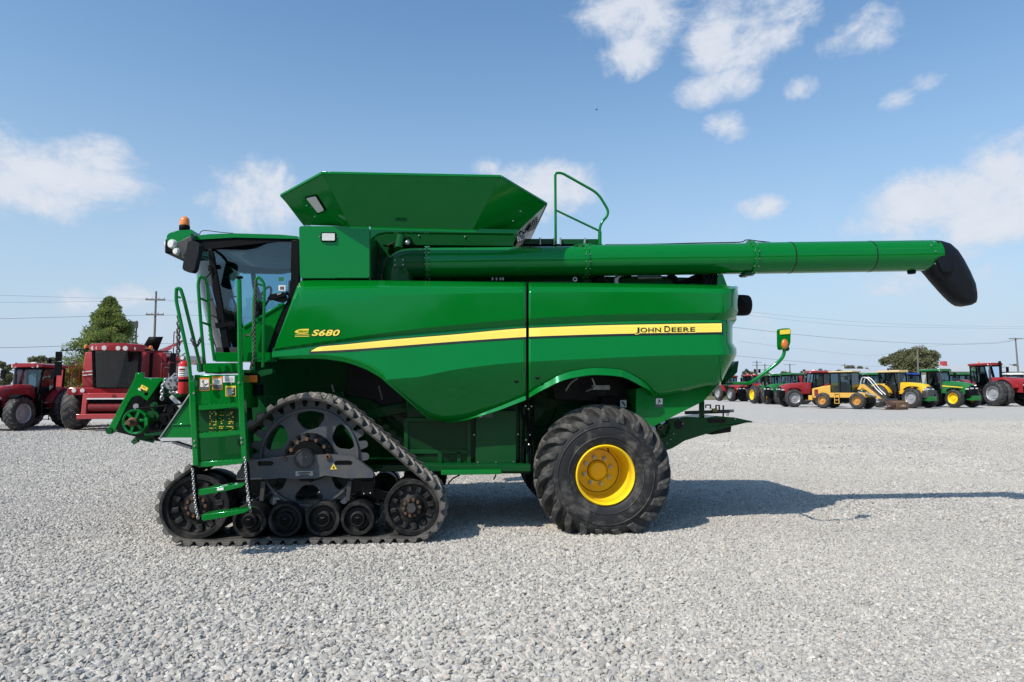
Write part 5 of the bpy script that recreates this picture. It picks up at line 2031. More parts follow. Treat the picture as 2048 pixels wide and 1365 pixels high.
# swing-down lower steps hanging on chains and rubber straps
for (xa, ya, xb, yb, Yv) in ((396, 979.5, 490, 967.5, LY - .06), (403, 1030, 498, 1018, LY - .16)):
    pts = [(xa, ya), (xb - 3, yb), (xb, yb + 2), (xb - 6, yb + 7), ((xa + xb) / 2, (ya + yb) / 2 + 11), (xa + 4, ya + 12.5), (xa, ya + 10)]
    st = plate(pts, Yv, Yv + .20, 'swing_step', M['green'], .006)
    for tx in (.32, .62):
        for k in range(2):
            p = P(xa + (xb - xa) * tx + k * 4, ya + (yb - ya) * tx - 1.2, Yv)
            cpart(MB().lathe([(.022, 0), (.022, .010), (.012, .012), (.012, 0)], (p.x, Yv + .07 + .05 * k, p.z - .004), (0, 0, 1), 12), 'grip_stud', M['green'], parent=st)
plate([(434, 977), (447, 975.3), (447, 980.5), (434, 982)], LY - .066, LY - .06, 'step_decal', M['white_decal'], 0)
for pts in ([(387, 930), (390, 955), (392, 985), (396, 1020)], [(491, 915), (496, 940), (498, 975), (501, 1024)]):
    q = catmull([P(x, y, LY + .06) for x, y in pts], 6)
    rings = []
    for p in q:
        rings.append([p + Vector((-.006, -.04, 0)), p + Vector((.006, -.04, 0)), p + Vector((.006, .04, 0)), p + Vector((-.006, .04, 0))])
    cpart(MB().rings(rings), 'step_strap', M['black_plastic'])


def chain(pts, name, mat, link=.034, wire=.0055, n=6):
    """real interlocking links along a hanging curve"""
    pts = catmull(pts, 10)
    L = [0]
    for a, b in zip(pts, pts[1:]):
        L.append(L[-1] + (b - a).length)
    num = int(L[-1] / (link * .72))
    mb = MB()
    i = 0
    for k in range(num):
        s = L[-1] * (k + .5) / num
        while L[i + 1] < s:
            i += 1
        t = (s - L[i]) / (L[i + 1] - L[i])
        c = pts[i].lerp(pts[i + 1], t)
        d = (pts[i + 1] - pts[i]).normalized()
        u, v = perp(d)
        a = radians(45) + (pi / 2 if k % 2 else 0)
        w = u * cos(a) + v * sin(a)
        loop = [c + d * (link * .5 * cos(q)) + w * (link * .34 * sin(q)) for q in [2 * pi * j / 10 for j in range(10)]]
        mb.tube(loop, wire, n, loop=True)
    return cpart(mb, name, M[mat], smooth=60)


chain([P(x, y, LY - .08) for x, y in ((385, 938), (387, 965), (389, 990), (392, 1015), (396.5, 1038))], 'step_chain', 'bare_metal', .034, .0058)
chain([P(x, y, LY - .09) for x, y in ((490, 915), (491.5, 940), (494, 970), (498, 1000), (501, 1024))], 'step_chain', 'bare_metal', .034, .0058)
# handrails
HY = LY - .02
def rail_(pts, name='handrail', r=.019, Yv=HY, rad=.09, mat='green', parent=None):
    return cpart(MB().tube(fillet([P(x, y, Yv if len(q) == 0 else q[0]) for x, y, *q in pts], rad, 6), r, 12), name, M[mat], parent=parent)


h1 = rail_([(389, 868), (383, 838), (382, 765), (378, 722), (352, 600), (353, 577), (361, 578), (367, 596), (398, 722, 8.1), (400, 745, 8.1)], rad=.06)
rail_([(356, 594), (361, 596)], 'rail_rung', .012, parent=h1)
h2 = rail_([(410, 742, 8.12), (401, 640, 8.12), (396, 568, 8.12), (400, 552, 8.12), (411, 558, 8.15), (415, 575, 8.2), (419, 650, 8.25), (429, 722, 8.25)], rad=.08)
for (a, b) in (((400, 597), (417, 604)), ((406, 646), (421, 651))):
    rail_([(a[0], a[1], 8.12), (b[0], b[1], 8.24)], 'rail_rung', .014, parent=h2)
rail_([(413, 562, 8.3), (414, 600, 8.3), (420, 650, 8.3), (421, 680, 8.3)], 'rail_guard', .012, parent=h2)
h3 = rail_([(485.5, 870), (483, 850), (481, 740), (478, 560)], r=.026, rad=.02)
cpart(MB().tube([P(478, 562, HY), P(478, 556, HY)], .018, 8), 'rail_neck', M['black_plastic'], parent=h3)
cpart(MB().box((P(472, 555, HY).x, HY - .03, P(472, 557.5, HY).z), (P(485, 555, HY).x, HY + .03, P(472, 552.5, HY).z)), 'rail_latch', M['black_plastic'], .008, parent=h3)
h4 = rail_([(507, 745, 8.4), (507, 600, 8.4), (514, 551, 8.4), (529, 567, 8.42), (528.5, 600, 8.42), (526, 735, 8.42)], r=.017, rad=.08)
for (a, b) in (((512, 567), (528, 572)), ((509, 597), (529, 606)), ((508, 716), (527, 719)), ((508, 640), (527, 650))):
    rail_([(a[0], a[1], 8.4), (b[0], b[1], 8.42)], 'rail_rung', .012, parent=h4)
rail_([(507, 748, 8.4), (500, 742, 8.3), (485, 745, 8.1)], 'rail_foot', .016, parent=h4)
chain([P(x, y, 8.36) for x, y in ((511, 563), (510, 600), (508.5, 650), (509, 690), (506, 722), (500, 738))], 'door_chain', 'dark_steel', .036, .006)
chain([P(x, y, 8.36) for x, y in ((508, 650), (504, 666), (496, 672), (489, 670))], 'door_chain', 'dark_steel', .032, .0055)
chain([P(x, y, 7.75) for x, y in ((358, 630), (357, 660), (356.5, 690), (356, 712))], 'gate_chain', 'dark_steel', .05, .009)
chain([P(x, y, 7.9) for x, y in ((383, 678), (389, 690), (396, 690), (401, 676))], 'gate_chain', 'dark_steel', .04, .008)
chain([P(x, y, 8.3) for x, y in ((414, 565), (417, 600), (418, 640), (420, 680))], 'gate_chain', 'bare_metal', .035, .006)
# amber marker light under the platform
ml = plate([(489, 749), (516, 748.5), (516.5, 767.5), (490, 768)], 8.25, 8.32, 'marker_light', M['black_plastic'], .006, round_=.012)
plate([(491.5, 751.5), (514, 751), (514.5, 765), (492, 765.5)], 8.232, 8.27, 'amber_lens', M['orange_lens'], .008, parent=ml, round_=.012)
plate([(491, 769), (520, 769), (520, 792), (491, 792)], 8.35, 8.5, 'light_bracket', M['black_plastic'], .008)
plate([(486, 745), (545, 738), (545, 748), (500, 760), (486, 762)], 8.4, 8.55, 'bracket_arm', M['green_dim'], .005)

# ------------------------------------------------------------------ feeder house
FHY = 9.15
plate([(222, 862), (272, 758), (350, 756), (400, 765), (400, 880), (330, 885), (296, 880), (262, 872)], FHY + .25, 2 * YC - FHY - .25, 'feeder_house', M['black_paint'], .01)  # black instead of green: shade of the feeder's inside put into the colour
fp = plate([(214, 861), (217, 855), (269, 757), (271, 745.8), (286.5, 745.8), (286, 755), (298, 757), (306, 762), (322, 762), (300, 795), (294, 803), (287, 798), (281, 792.5), (272, 792), (264.5, 795), (257, 806), (228, 866), (220, 868)], FHY, FHY + .06, 'feeder_side_plate', M['green'], .008)
cpart(MB().prism(XZ([(214, 861), (217, 855), (269, 757), (271, 745.8), (286.5, 745.8), (286, 755), (298, 757), (306, 762), (322, 762), (300, 795), (281, 792.5), (264.5, 795), (228, 866), (220, 868)], FHY), 2 * YC - FHY - .06, 2 * YC - FHY), 'feeder_side_plate', M['green'], .008)
cpart(MB().prism(XZ([(271, 757), (288, 755), (300, 757), (358, 755), (358, 763), (320, 764), (271, 764)], FHY + .06), FHY + .06, 2 * YC - FHY - .06), 'feeder_top', M['green'], .006)
cpart(MB().lathe([(0, -.02), (.04, -.02), (.045, 0), (.045, .05)], P(219, 862, FHY), (0, 1, 0), 16), 'latch_pin', M['green_dim'], parent=fp)
sd = plate([(283.5, 769.5), (296.5, 776.5), (292, 785.5), (279, 778)], FHY - .004, FHY, 'danger_sign', M['yellow_decal'], 0, parent=fp)
for pts in ([(281.5, 777.5), (287.5, 780.5), (285.8, 783), (280.2, 779.5)], [(289, 780.5), (293, 782.5), (291, 784.5), (287.5, 783)], [(285.5, 773), (291, 776), (290.5, 777), (285, 774)]):
    plate(pts, FHY - .007, FHY - .004, 'sign_pictogram', M['black_decal'], 0, parent=fp)
plate([(277, 776), (283, 779), (281, 782.5), (275.5, 779.5)], FHY - .007, FHY - .004, 'sign_field', M['white_decal'], 0, parent=fp)
# slip clutch pulley with belt
pc = P(270, 844, FHY - .12)
pr_ = abs(P(296, 844, FHY - .12).x - P(244, 844, FHY - .12).x) / 2
pu = cpart(MB().lathe([(pr_ * .82, .0), (pr_ * .95, -.01), (pr_, .0), (pr_ * .93, .03), (pr_, .06), (pr_ * .95, .07), (pr_ * .8, .06)], pc, (0, 1, 0), 48), 'feeder_pulley', M['green'], smooth=30)
cpart(MB().lathe([(pr_ * .82, .05), (pr_ * .35, .05), (pr_ * .3, .0), (pr_ * .3, -.06), (pr_ * .2, -.07)], pc, (0, 1, 0), 32), 'pulley_disc', M['green_dirty'], parent=pu, smooth=30)
for i in range(6):
    a = i * pi / 3 + .2
    cpart(MB().bar(pc + Vector((pr_ * .25 * cos(a), .0, pr_ * .25 * sin(a))), pc + Vector((pr_ * .85 * cos(a), .01, pr_ * .85 * sin(a))), .035, .03, (0, 1, 0)), 'pulley_spoke', M['green'], .004, parent=pu)
cpart(MB().lathe([(.055, -.02), (.06, -.08), (.035, -.10), (.03, -.2), (0, -.2)], pc, (0, 1, 0), 14), 'pulley_shaft', M['rust'], parent=pu, smooth=30)
cpart(MB().box((pc.x + pr_ * .78, pc.y - .03, pc.z - .05), (pc.x + pr_ * 1.08, pc.y + .03, pc.z + .05)), 'pulley_lug', M['green'], .008, parent=pu)
for (a, b) in (((272, 818), (392, 805.5)), ((292, 866), (360, 858))):
    cpart(MB().bar(P(*a, FHY - .09), P(*b, FHY - .09), .02, .025, (0, 1, 0)), 'drive_belt', M['black_plastic'], .004)
cpart(MB().lathe([(.0, -.02), (.035, -.02), (.035, .02)], P(273, 813, FHY + .03), (0, 1, 0), 16), 'roller_end', M['bare_metal'])
# gearbox casting, chain, guards
gb = cpart(MB().lathe([(.0, -.05), (.07, -.05), (.085, -.03), (.09, .05), (.10, .12)], P(345, 768, FHY - .12), (0, 1, 0), 20), 'gearbox_casting', M['bare_metal'], smooth=30)
for i in range(6):
    a = i * pi / 3
    q = P(345, 768, FHY - .17) + Vector((.05 * cos(a), 0, .05 * sin(a)))
    cpart(MB().lathe([(0, -.012), (.012, -.012), (.014, .005)], q, (0, 1, 0), 8), 'casting_hole', M['dark_steel'], parent=gb)
cpart(MB().tube([P(x, y, FHY - .14) for x, y in ((337, 763), (350, 748), (362, 752), (358, 762), (340, 765))], .013, 6), 'tie_bracket', M['bare_metal'])
plate([(338, 795), (344, 790), (372, 815), (364, 823)], FHY - .05, FHY - .03, 'metal_guard', M['galv'], .003)
plate([(322, 764), (360, 762), (378, 790), (350, 800), (322, 790)], FHY + .1, FHY + .3, 'gearbox', M['green_dirty'], .02)
chain([P(x, y, FHY - .15) for x, y in ((333, 758), (328, 768), (325, 778), (324, 800))], 'roller_chain', 'bare_metal', .05, .012)
chain([P(x, y, FHY - .15) for x, y in ((355, 770), (360, 780), (352, 786), (340, 784))], 'roller_chain', 'bare_metal', .045, .011)
rg = random.Random(31)
for i in range(16):
    a = (rg.uniform(290, 360), rg.uniform(795, 865))
    b = (a[0] + rg.uniform(-22, 22), a[1] + rg.uniform(-16, 16))
    d = P(*a, FHY + rg.uniform(.02, .2))
    e = P(*b, FHY + rg.uniform(.02, .2))
    m = rg.choice(['green_dirty', 'black_plastic', 'dark_steel', 'green_dirty', 'black_plastic'])
    cpart(MB().tube([d, (d + e) / 2 + Vector((0, 0, rg.uniform(-.03, .06))), e], rg.uniform(.012, .024), 7), 'feeder_linkage', M[m])
for (x, y, r, m) in ((305, 835, .09, 'green_dirty'), (316, 852, .06, 'black_paint'), (330, 838, .08, 'black_paint'), (309, 812, .05, 'green_dirty'), (296, 788, .05, 'green'), (345, 820, .07, 'black_paint')):
    cpart(MB().lathe([(0, -.05), (r * .5, -.05), (r * .6, -.02), (r, -.02), (r, .05)], P(x, y, FHY + .05), (0, 1, 0), 20), 'idler_pulley', M[m], smooth=30)
cpart(MB().bar(P(290, 869, FHY), P(344, 864, FHY), .05, .05), 'lower_rail', M['green'], .005)
# side shield below the cab
SHY = 8.75
sh = plate([(318, 878), (343, 848), (380, 788), (392, 788), (392, 878)], SHY, SHY + .03, 'feeder_shield', M['green'], .004)
cpart(MB().bar(P(320, 877, SHY - .01), P(381, 788, SHY - .01), .018, .03, (0, 1, 0)), 'shield_edge', M['bare_metal'], .003, parent=sh)
cpart(MB().bar(P(345, 850, SHY - .008), P(392, 848, SHY - .008), .016, .02, (0, 1, 0)), 'shield_fold', M['green'], .004, parent=sh)
plate([(316, 876), (392, 876), (392, 882), (322, 883)], SHY - .02, SHY + .2, 'shield_base', M['galv'], .003, parent=sh)
plate([(382, 780), (398, 780), (398, 880), (384, 880)], SHY - .15, SHY + .25, 'shield_post', M['green_dim'], .005)
cpart(MB().tube([P(346, 884, SHY + .2), P(384, 896, SHY + .1)], .022, 10), 'lift_cylinder', M['bare_metal'])
cpart(MB().tube([P(352, 883, SHY + .15), P(384, 893, SHY + .05)], .010, 6), 'hydraulic_hose', M['black_plastic'])
for pts in ([(264, 886), (268, 880), (272, 876), (290, 880), (306, 884), (310, 876)], [(268, 880), (300, 874), (318, 864)]):
    cpart(MB().tube([P(x, y, FHY) for x, y in pts], .018, 8), 'stop_linkage', M['green_dirty'])
plate([(264, 884), (276, 880), (277, 884), (266, 890)], FHY - .02, FHY + .02, 'stop_foot', M['green_dirty'], .004)

# ------------------------------------------------------------------ fire extinguisher, strapped beside the ladder
c = P(366, 788, 7.95)
zt = P(366, 722, 7.95).z
r = abs(P(376.5, 750, 7.95).x - P(356.5, 750, 7.95).x) / 2
h = zt - c.z
fx = empty('fire_extinguisher', c, 'red fire extinguisher with a white label clamped beside the ladder of the green harvester', 'fire extinguisher')
z0 = c.z
MB().lathe([(r * .9, 0), (r, .012), (r, h * .86), (r * .92, h * .93), (r * .55, h * .985), (r * .3, h)], c, (0, 0, 1), 32, cap=True).build('cylinder', M['ext_red'], fx, smooth=40)
MB().lathe([(r * 1.012, h * .52), (r * 1.012, h * .82)], c, (0, 0, 1), 32).build('label', M['white_decal'], fx, smooth=40)
for k, (a, b, m) in enumerate(((.60, .63, 'grey_decal'), (.66, .68, 'grey_decal'), (.70, .76, 'red'), (.54, .56, 'grey_decal'))):
    mb = MB()
    rings = []
    for i in range(9):
        t = radians(-125 + 70 * i / 8)
        rings.append([c + Vector((r * 1.02 * cos(t), r * 1.02 * sin(t), h * a)), c + Vector((r * 1.02 * cos(t), r * 1.02 * sin(t), h * b))])
    mb.rings(rings, False, False).build('label_print', M[m], fx, smooth=40)
MB().lathe([(r * 1.04, h * .36), (r * 1.05, h * .37), (r * 1.05, h * .43), (r * 1.04, h * .44)], c, (0, 0, 1), 32).build('clamp_band', M['black_plastic'], fx)
MB().box((c.x - r * .2, c.y - .02, zt), (c.x + r * .2, c.y + .02, zt + .05)).build('valve', M['bare_metal'], fx, bevel=.005)
MB().bar((c.x - r * .5, c.y, zt + .06), (c.x + r * .6, c.y, zt + .11), .03, .012).build('lever', M['bare_metal'], fx, bevel=.003)
MB().bar((c.x - r * .1, c.y, zt + .045), (c.x + r * .6, c.y, zt + .03), .03, .012).build('grip', M['bare_metal'], fx, bevel=.003)
MB().lathe([(0, -.012), (.018, -.012), (.02, .01)], (c.x - r * .2, c.y - .02, zt + .03), (0, 1, 0), 14).build('gauge', M['white_decal'], fx)
# ------------------------------------------------------------------ the parked machines
_WM = {}


def wheel_meshes(R, w, rim, n_lug):
    key = (R, w, rim, n_lug)
    if key not in _WM:
        t = MB().lathe(tyre_profile(R, w, rim), (0, 0, 0), (0, 1, 0), 44).build('tyre', M['far_tyre'], smooth=40)
        mb = MB()
        for side in (-1, 1):
            base = tread_lug(R - .05, w, rim, side, -.36, .06)
            for i in range(n_lug):
                a = 2 * pi * (i + (.5 if side > 0 else 0)) / n_lug
                mb.merge(base, Matrix.Rotation(a, 4, 'Y'))
        l = mb.build('tread', M['far_tyre'], smooth=35)
        one = tread_lug(R - .05, w, rim, -1, -.36, .06).build('tread_lug', M['tread'], smooth=35)
        two = tread_lug(R - .05, w, rim, 1, -.36, .06).build('tread_lug', M['tread'], smooth=35)
        _WM[key] = (t.data, l.data, one.data, two.data)
        for o in (t, l, one, two):
            bpy.data.objects.remove(o)
    return _WM[key]


def link(name, me, parent, loc=(0, 0, 0)):
    o = bpy.data.objects.new(name, me)
    COL.objects.link(o)
    o.parent = parent
    o.location = loc
    return o


def wheel(root, c, R, w, rim_mat, side, rim=None, split=False, name='wheel', n_lug=18):
    """a farm wheel; side = -1 when its outer face looks towards -y"""
    rim = rim or R * .56
    mt, ml, m1, m2 = wheel_meshes(R, w, rim, n_lug)
    e = empty(name, c, parent=root)
    ty = link('tyre', mt, e)
    if split:
        for s, me in ((-1, m1), (1, m2)):
            for i in range(n_lug):
                o = link('tread_lug', me, e)
                o.rotation_euler = (0, 2 * pi * (i + (.5 if s > 0 else 0)) / n_lug, 0)
    else:
        o = link('tread', ml, e)
        o['kind'] = 'stuff'
    prof = [(rim + .012, .41 * w), (rim, .45 * w), (rim - .03, .40 * w), (rim - .05, .10 * w), (rim * .72, .06 * w), (rim * .70, .12 * w), (rim * .34, .13 * w), (rim * .30, .22 * w), (0, .23 * w)]
    key = ('rim', R, w, rim, side, rim_mat)
    if key not in _WM:
        o = MB().lathe([(a, b * side) for a, b in prof], (0, 0, 0), (0, 1, 0), 36).build('rim', M[rim_mat], e, at=wpos(e), smooth=35)
        _WM[key] = o.data
    else:
        link('rim', _WM[key], e)
    return e


def local(mb, name, mat, root, bevel=.012, **k):
    return mb.build(name, M[mat] if isinstance(mat, str) else mat, root, at=wpos(root), bevel=bevel, **k)


def tractor(label, group, px, yb, yt, theta, paint_='red', roof='red', rim_='silver_rim', dual_front=False, dual_rear=True, hood_front='black_plastic',
            artic=False, weights=None, stripe=None, rearR=.98, frontR=.76, split=False, lights=True, name='tractor', hood_len=1.0, beacon=False, mirror=True, steps=True, cat='tractor'):
    root = empty(name, (0, 0, 0), label, cat, group)
    hf = 2.35 * hood_len + .05
    if artic:
        rearR = frontR = 1.0
        xr, xf = -2.3, 1.75
        cx = -.05
    else:
        xr, xf = -1.35, 1.6 * hood_len
        cx = 0.0
    # chassis
    mb = MB().box((xr - .3, -.28, .62), (hf - .35, .28, 1.05))
    mb.bar((xr, -.9, rearR), (xr, .9, rearR), .3)
    mb.bar((xf, -.85, frontR), (xf, .85, frontR), .24)
    local(mb, 'chassis', 'black_plastic', root)
    # bonnet: loft of rounded sections, dropping to the front
    def sect(x, z0, z1, hw):
        pts = [(-hw, z0), (-hw * 1.02, (z0 + z1) * .5), (-hw * .93, z1 - .16), (-hw * .62, z1 - .02), (0, z1), (hw * .62, z1 - .02), (hw * .93, z1 - .16), (hw * 1.02, (z0 + z1) * .5), (hw, z0)]
        return [Vector((x, y, z)) for y, z in pts]
    zb = 2.16 if not artic else 2.3
    x0 = cx + .12
    secs = [sect(x0, 1.15, zb, .48), sect(x0 + (hf - x0) * .35, 1.12, zb - .02, .48), sect(x0 + (hf - x0) * .7, 1.08, zb - .09, .46), sect(x0 + (hf - x0) * .9, 1.05, zb - .2, .43), sect(hf - .06, 1.02, zb - .36, .39)]
    hd = local(MB().rings(secs), 'bonnet', paint_, root, .02, smooth=40)
    if stripe:
        for s in (-1, 1):
            mb = MB()
            mb.poly([(x0 + .1, s * .494, zb - .34), (hf - .5, s * .468, zb - .50), (hf - .5, s * .468, zb - .57), (x0 + .1, s * .494, zb - .43)])
            local(mb, 'bonnet_stripe', stripe, root, 0, parent_=None) if False else mb.build('bonnet_stripe', M[stripe], hd, at=wpos(root))
    # grille and front support
    g = local(MB().rings([sect(hf - .35, .86, zb - .28, .445), sect(hf - .02, .84, zb - .39, .41), sect(hf + .12, .80, zb - .58, .34)]), 'grille', hood_front, root, .02, smooth=40)
    for s in (-1, 1):
        MB().box((hf + .02, s * .23 - .13, zb - .66), (hf + .135, s * .23 + .13, zb - .56)).build('headlight', M['lamp'], g, at=wpos(root), bevel=.02)
        MB().box((hf - .30, s * .455 - .012, zb - .70), (hf - .02, s * .44 + .012, zb - .60)).build('side_lamp', M['lamp'], g, at=wpos(root), bevel=.006)
    if weights:
        mb = MB()
        for i in range(9):
            y = -.32 + i * .08
            mb.box((hf - .1, y - .034, .6), (hf + .34, y + .034, .98))
        mb.box((hf - .4, -.3, .62), (hf, .3, .95))
        local(mb, 'front_weights', weights, root, .02)
    # cab: pillars, panes, roof
    xa, xb, z0, z1 = cx - 1.45, cx + .18, 1.30 if not artic else 1.55, 2.98 if not artic else 3.25
    hw0, hw1 = .66, .72
    corners = [(xa + .05, hw0, xa - .02, hw1), (xa + .62, hw0 + .04, xa + .62, hw1 + .02), (xb, hw0 - .08, xb - .22, hw1)]
    mb = MB()
    for s in (-1, 1):
        for (x_0, h0, x_1, h1) in corners:
            mb.bar((x_0, s * h0, z0), (x_1, s * h1, z1), .085, .085)
        mb.bar((xa + .05, s * hw0, z0), (xb, s * (hw0 - .08), z0), .10, .12)
        mb.bar((xa, s * hw1, z1 - .03), (xb - .22, s * hw1, z1 - .03), .10, .10)
    mb.bar((xb, -hw0, z0), (xb, hw0, z0), .1, .1)
    mb.bar((xb - .22, -hw1, z1 - .03), (xb - .22, hw1, z1 - .03), .12, .12)
    mb.bar((xa, -hw1, z1 - .03), (xa, hw1, z1 - .03), .12, .12)
    mb.box((xa, -hw0 + .02, z0 - .25), (xb, hw0 - .02, z0))
    local(mb, 'cab_frame', 'black_plastic', root, .01)
    def pane(pts):
        MB().poly(pts).build('window', M['dark_glass'], root, at=wpos(root), smooth=0)
    for s in (-1, 1):
        a, b, c = corners
        pane([(a[0], s * a[1], z0), (b[0], s * b[1], z0), (b[2], s * b[3], z1), (a[2], s * a[3], z1)])
        pane([(b[0], s * b[1], z0), (c[0], s * c[1], z0), (c[2], s * c[3], z1), (b[2], s * b[3], z1)])
    pane([(xb, -hw0 + .08, z0), (xb, hw0 - .08, z0), (xb - .22, hw1, z1), (xb - .22, -hw1, z1)])
    pane([(xa + .05, -hw0, z0), (xa + .05, hw0, z0), (xa - .02, hw1, z1), (xa - .02, -hw1, z1)])
    mb = MB().box((xa + .45, -.26, z0 - .1), (xa + .95, .26, z0 + .42))
    mb.box((xa + .35, -.26, z0 + .3), (xa + .50, .26, z0 + 1.05))
    mb.box((xb - .35, -.12, z0 - .1), (xb - .18, .12, z0 + .55))
    local(mb, 'driver_seat', 'interior', root, .04)
    rf = local(MB().rings([[Vector((x, y * k, z)) for x, y in ((xa - .16, -.80), (xb - .02, -.80), (xb + .16, -.55), (xb + .16, .55), (xb - .02, .80), (xa - .16, .80), (xa - .26, .5), (xa - .26, -.5))] for k, z in ((1.0, z1), (1.03, z1 + .08), (.96, z1 + .16), (.72, z1 + .20))]), 'roof', roof, root, .02, smooth=40)
    if lights:
        for y in (-.62, -.44, .44, .62):
            MB().lathe([(0, .03), (.06, .028), (.075, 0), (.075, -.06)], (xb + (.13 if abs(y) < .5 else .08), y, z1 + .05), (1, 0, 0), 14).build('roof_light', M['lamp'], rf, at=wpos(root))
    MB().sphere((cx - .3, 0, z1 + .19), .16, 14, 5, (1.2, 1, .55), half=True).build('antenna_dome', M['white_decal'], rf, at=wpos(root)) if lights else None
    if beacon:
        MB().lathe([(.07, 0), (.07, .1), (.055, .16), (0, .18)], (xa + .7, -.55, z1 + .17), (0, 0, 1), 14).build('beacon', M['amber'], rf, at=wpos(root))
    # exhaust
    ex = MB().tube([(xb + .06, -.50, 1.5), (xb + .06, -.50, z1 - .35)], .085, 14)
    ex.tube([(xb + .06, -.50, z1 - .4), (xb + .06, -.50, z1 + .12), (xb + .02, -.5, z1 + .22)], .05, 12)
    local(ex, 'exhaust_stack', 'dark_steel', root, 0)
    if artic:
        local(MB().tube([(xb + .25, .30, zb - .1), (xb + .25, .30, z1 + .15), (xb + .18, .3, z1 + .3)], .10, 12), 'air_stack', 'black_plastic', root, 0)
    # mudguards
    if not artic:
        for s in (-1, 1):
            rings = []
            for i in range(12):
                a = radians(8 + 128 * i / 11)
                x, z = xr + (rearR + .10) * cos(a), rearR + (rearR + .10) * sin(a)
                rings.append([Vector((x, s * .50, z)), Vector((x, s * 1.05, z - .02)), Vector((x, s * 1.05, z - .10)), Vector((x - .04 * cos(a), s * .5, z - .05))])
            f = local(MB().rings(rings), 'rear_mudguard', paint_, root, .01, smooth=40)
            MB().box((xr - rearR * .62 - .05, s * .82 - .2, rearR * 1.83), (xr - rearR * .62 + .02, s * .82 + .2, rearR * 1.83 + .09)).build('tail_light', M['orange_lens'], f, at=wpos(root), bevel=.01)
            rings = []
            for i in range(9):
                a = radians(60 + 75 * i / 8)
                x, z = xf + (frontR + .06) * cos(a), frontR + (frontR + .08) * sin(a)
                rings.append([Vector((x, s * .66, z)), Vector((x, s * 1.14, z)), Vector((x, s * 1.14, z - .04)), Vector((x, s * .66, z - .04))])
            local(MB().rings(rings), 'front_mudguard', 'black_plastic', root, 0, smooth=40)
    else:
        for s in (-1, 1):
            for xw in (xr, xf):
                rings = []
                for i in range(9):
                    a = radians(25 + 130 * i / 8)
                    x, z = xw + (rearR + .12) * cos(a), rearR + (rearR + .12) * sin(a)
                    rings.append([Vector((x, s * .42, z)), Vector((x, s * .95, z)), Vector((x, s * .95, z - .05)), Vector((x, s * .42, z - .05))])
                local(MB().rings(rings), 'mudguard', paint_, root, 0, smooth=40)
        local(MB().box((xr - .6, -.45, 1.1), (xa - .05, .45, 1.9)), 'rear_body', paint_, root, .03)
    if steps:
        for s in (-1, 1):
            mb = MB()
            for i in range(4):
                mb.box((cx - .35 if not artic else cx - .6, s * .98 - .16, .45 + i * .27), (cx + .10 if not artic else cx - .15, s * .98 + .16, .475 + i * .27))
            mb.bar((cx + .12, s * .84, .40), (cx + .12, s * .84, 1.4), .03)
            mb.bar((cx - .37, s * .84, .40), (cx - .37, s * .84, 1.4), .03)
            local(mb, 'access_steps', 'dark_steel', root, 0)
            local(MB().box((cx - .42, s * .66 - .18, .65), (cx + .55, s * .66 + .14, 1.18)), 'fuel_tank', 'black_plastic', root, .04)
    if mirror:
        for s in (-1, 1):
            mb = MB().tube([(xb - .2, s * .75, z1 - .15), (xb - .1, s * 1.2, z1 - .12)], .018, 6)
            mb.box((xb - .16, s * 1.28 - .11, z1 - .55), (xb - .09, s * 1.28 + .11, z1 - .12))
            local(mb, 'mirror', 'black_plastic', root, .01)
    hd_ = []
    for s in (-1, 1):
        wheel(root, (xr, s * .98, rearR), rearR, .56, rim_, s, split=split, name='rear_wheel')
        if dual_rear:
            wheel(root, (xr, s * 1.66, rearR), rearR, .56, rim_, s, split=split, name='rear_wheel')
        wheel(root, (xf, s * .93, frontR), frontR, .50, rim_, s, split=split, name='front_wheel')
        if dual_front:
            wheel(root, (xf, s * 1.58, frontR), frontR, .56, rim_, s, split=split, name='front_wheel')
    return stand(root, px, yb, theta, yt, z1 + .18)


def stand(root, px, y_base, theta, y_top, h_model):
    """stand a machine on the yard at a picture position; theta is its heading against the line of sight (0 = to the right, -90 = at the camera)"""
    q = G(px, y_base)
    phi = math.degrees(atan2(q.x, q.y))
    ppm = F / (q.y * cos(YAW) + q.x * sin(YAW))
    s = (y_base - y_top) / ppm / h_model
    root.location = q
    root.rotation_euler = (0, 0, radians(theta - phi))
    root.scale = (s, s, s)
    return root


RG = 'tractors parked along the far side of the yard'
# left: red tractor pointing out of the picture
tractor('red tractor with twin rear wheels, parked beside the red harvester at the yard edge', 'red tractors', 52, 858, 729, 231, 'red', 'red', 'silver_rim', split=True, weights=None, frontR=.80)


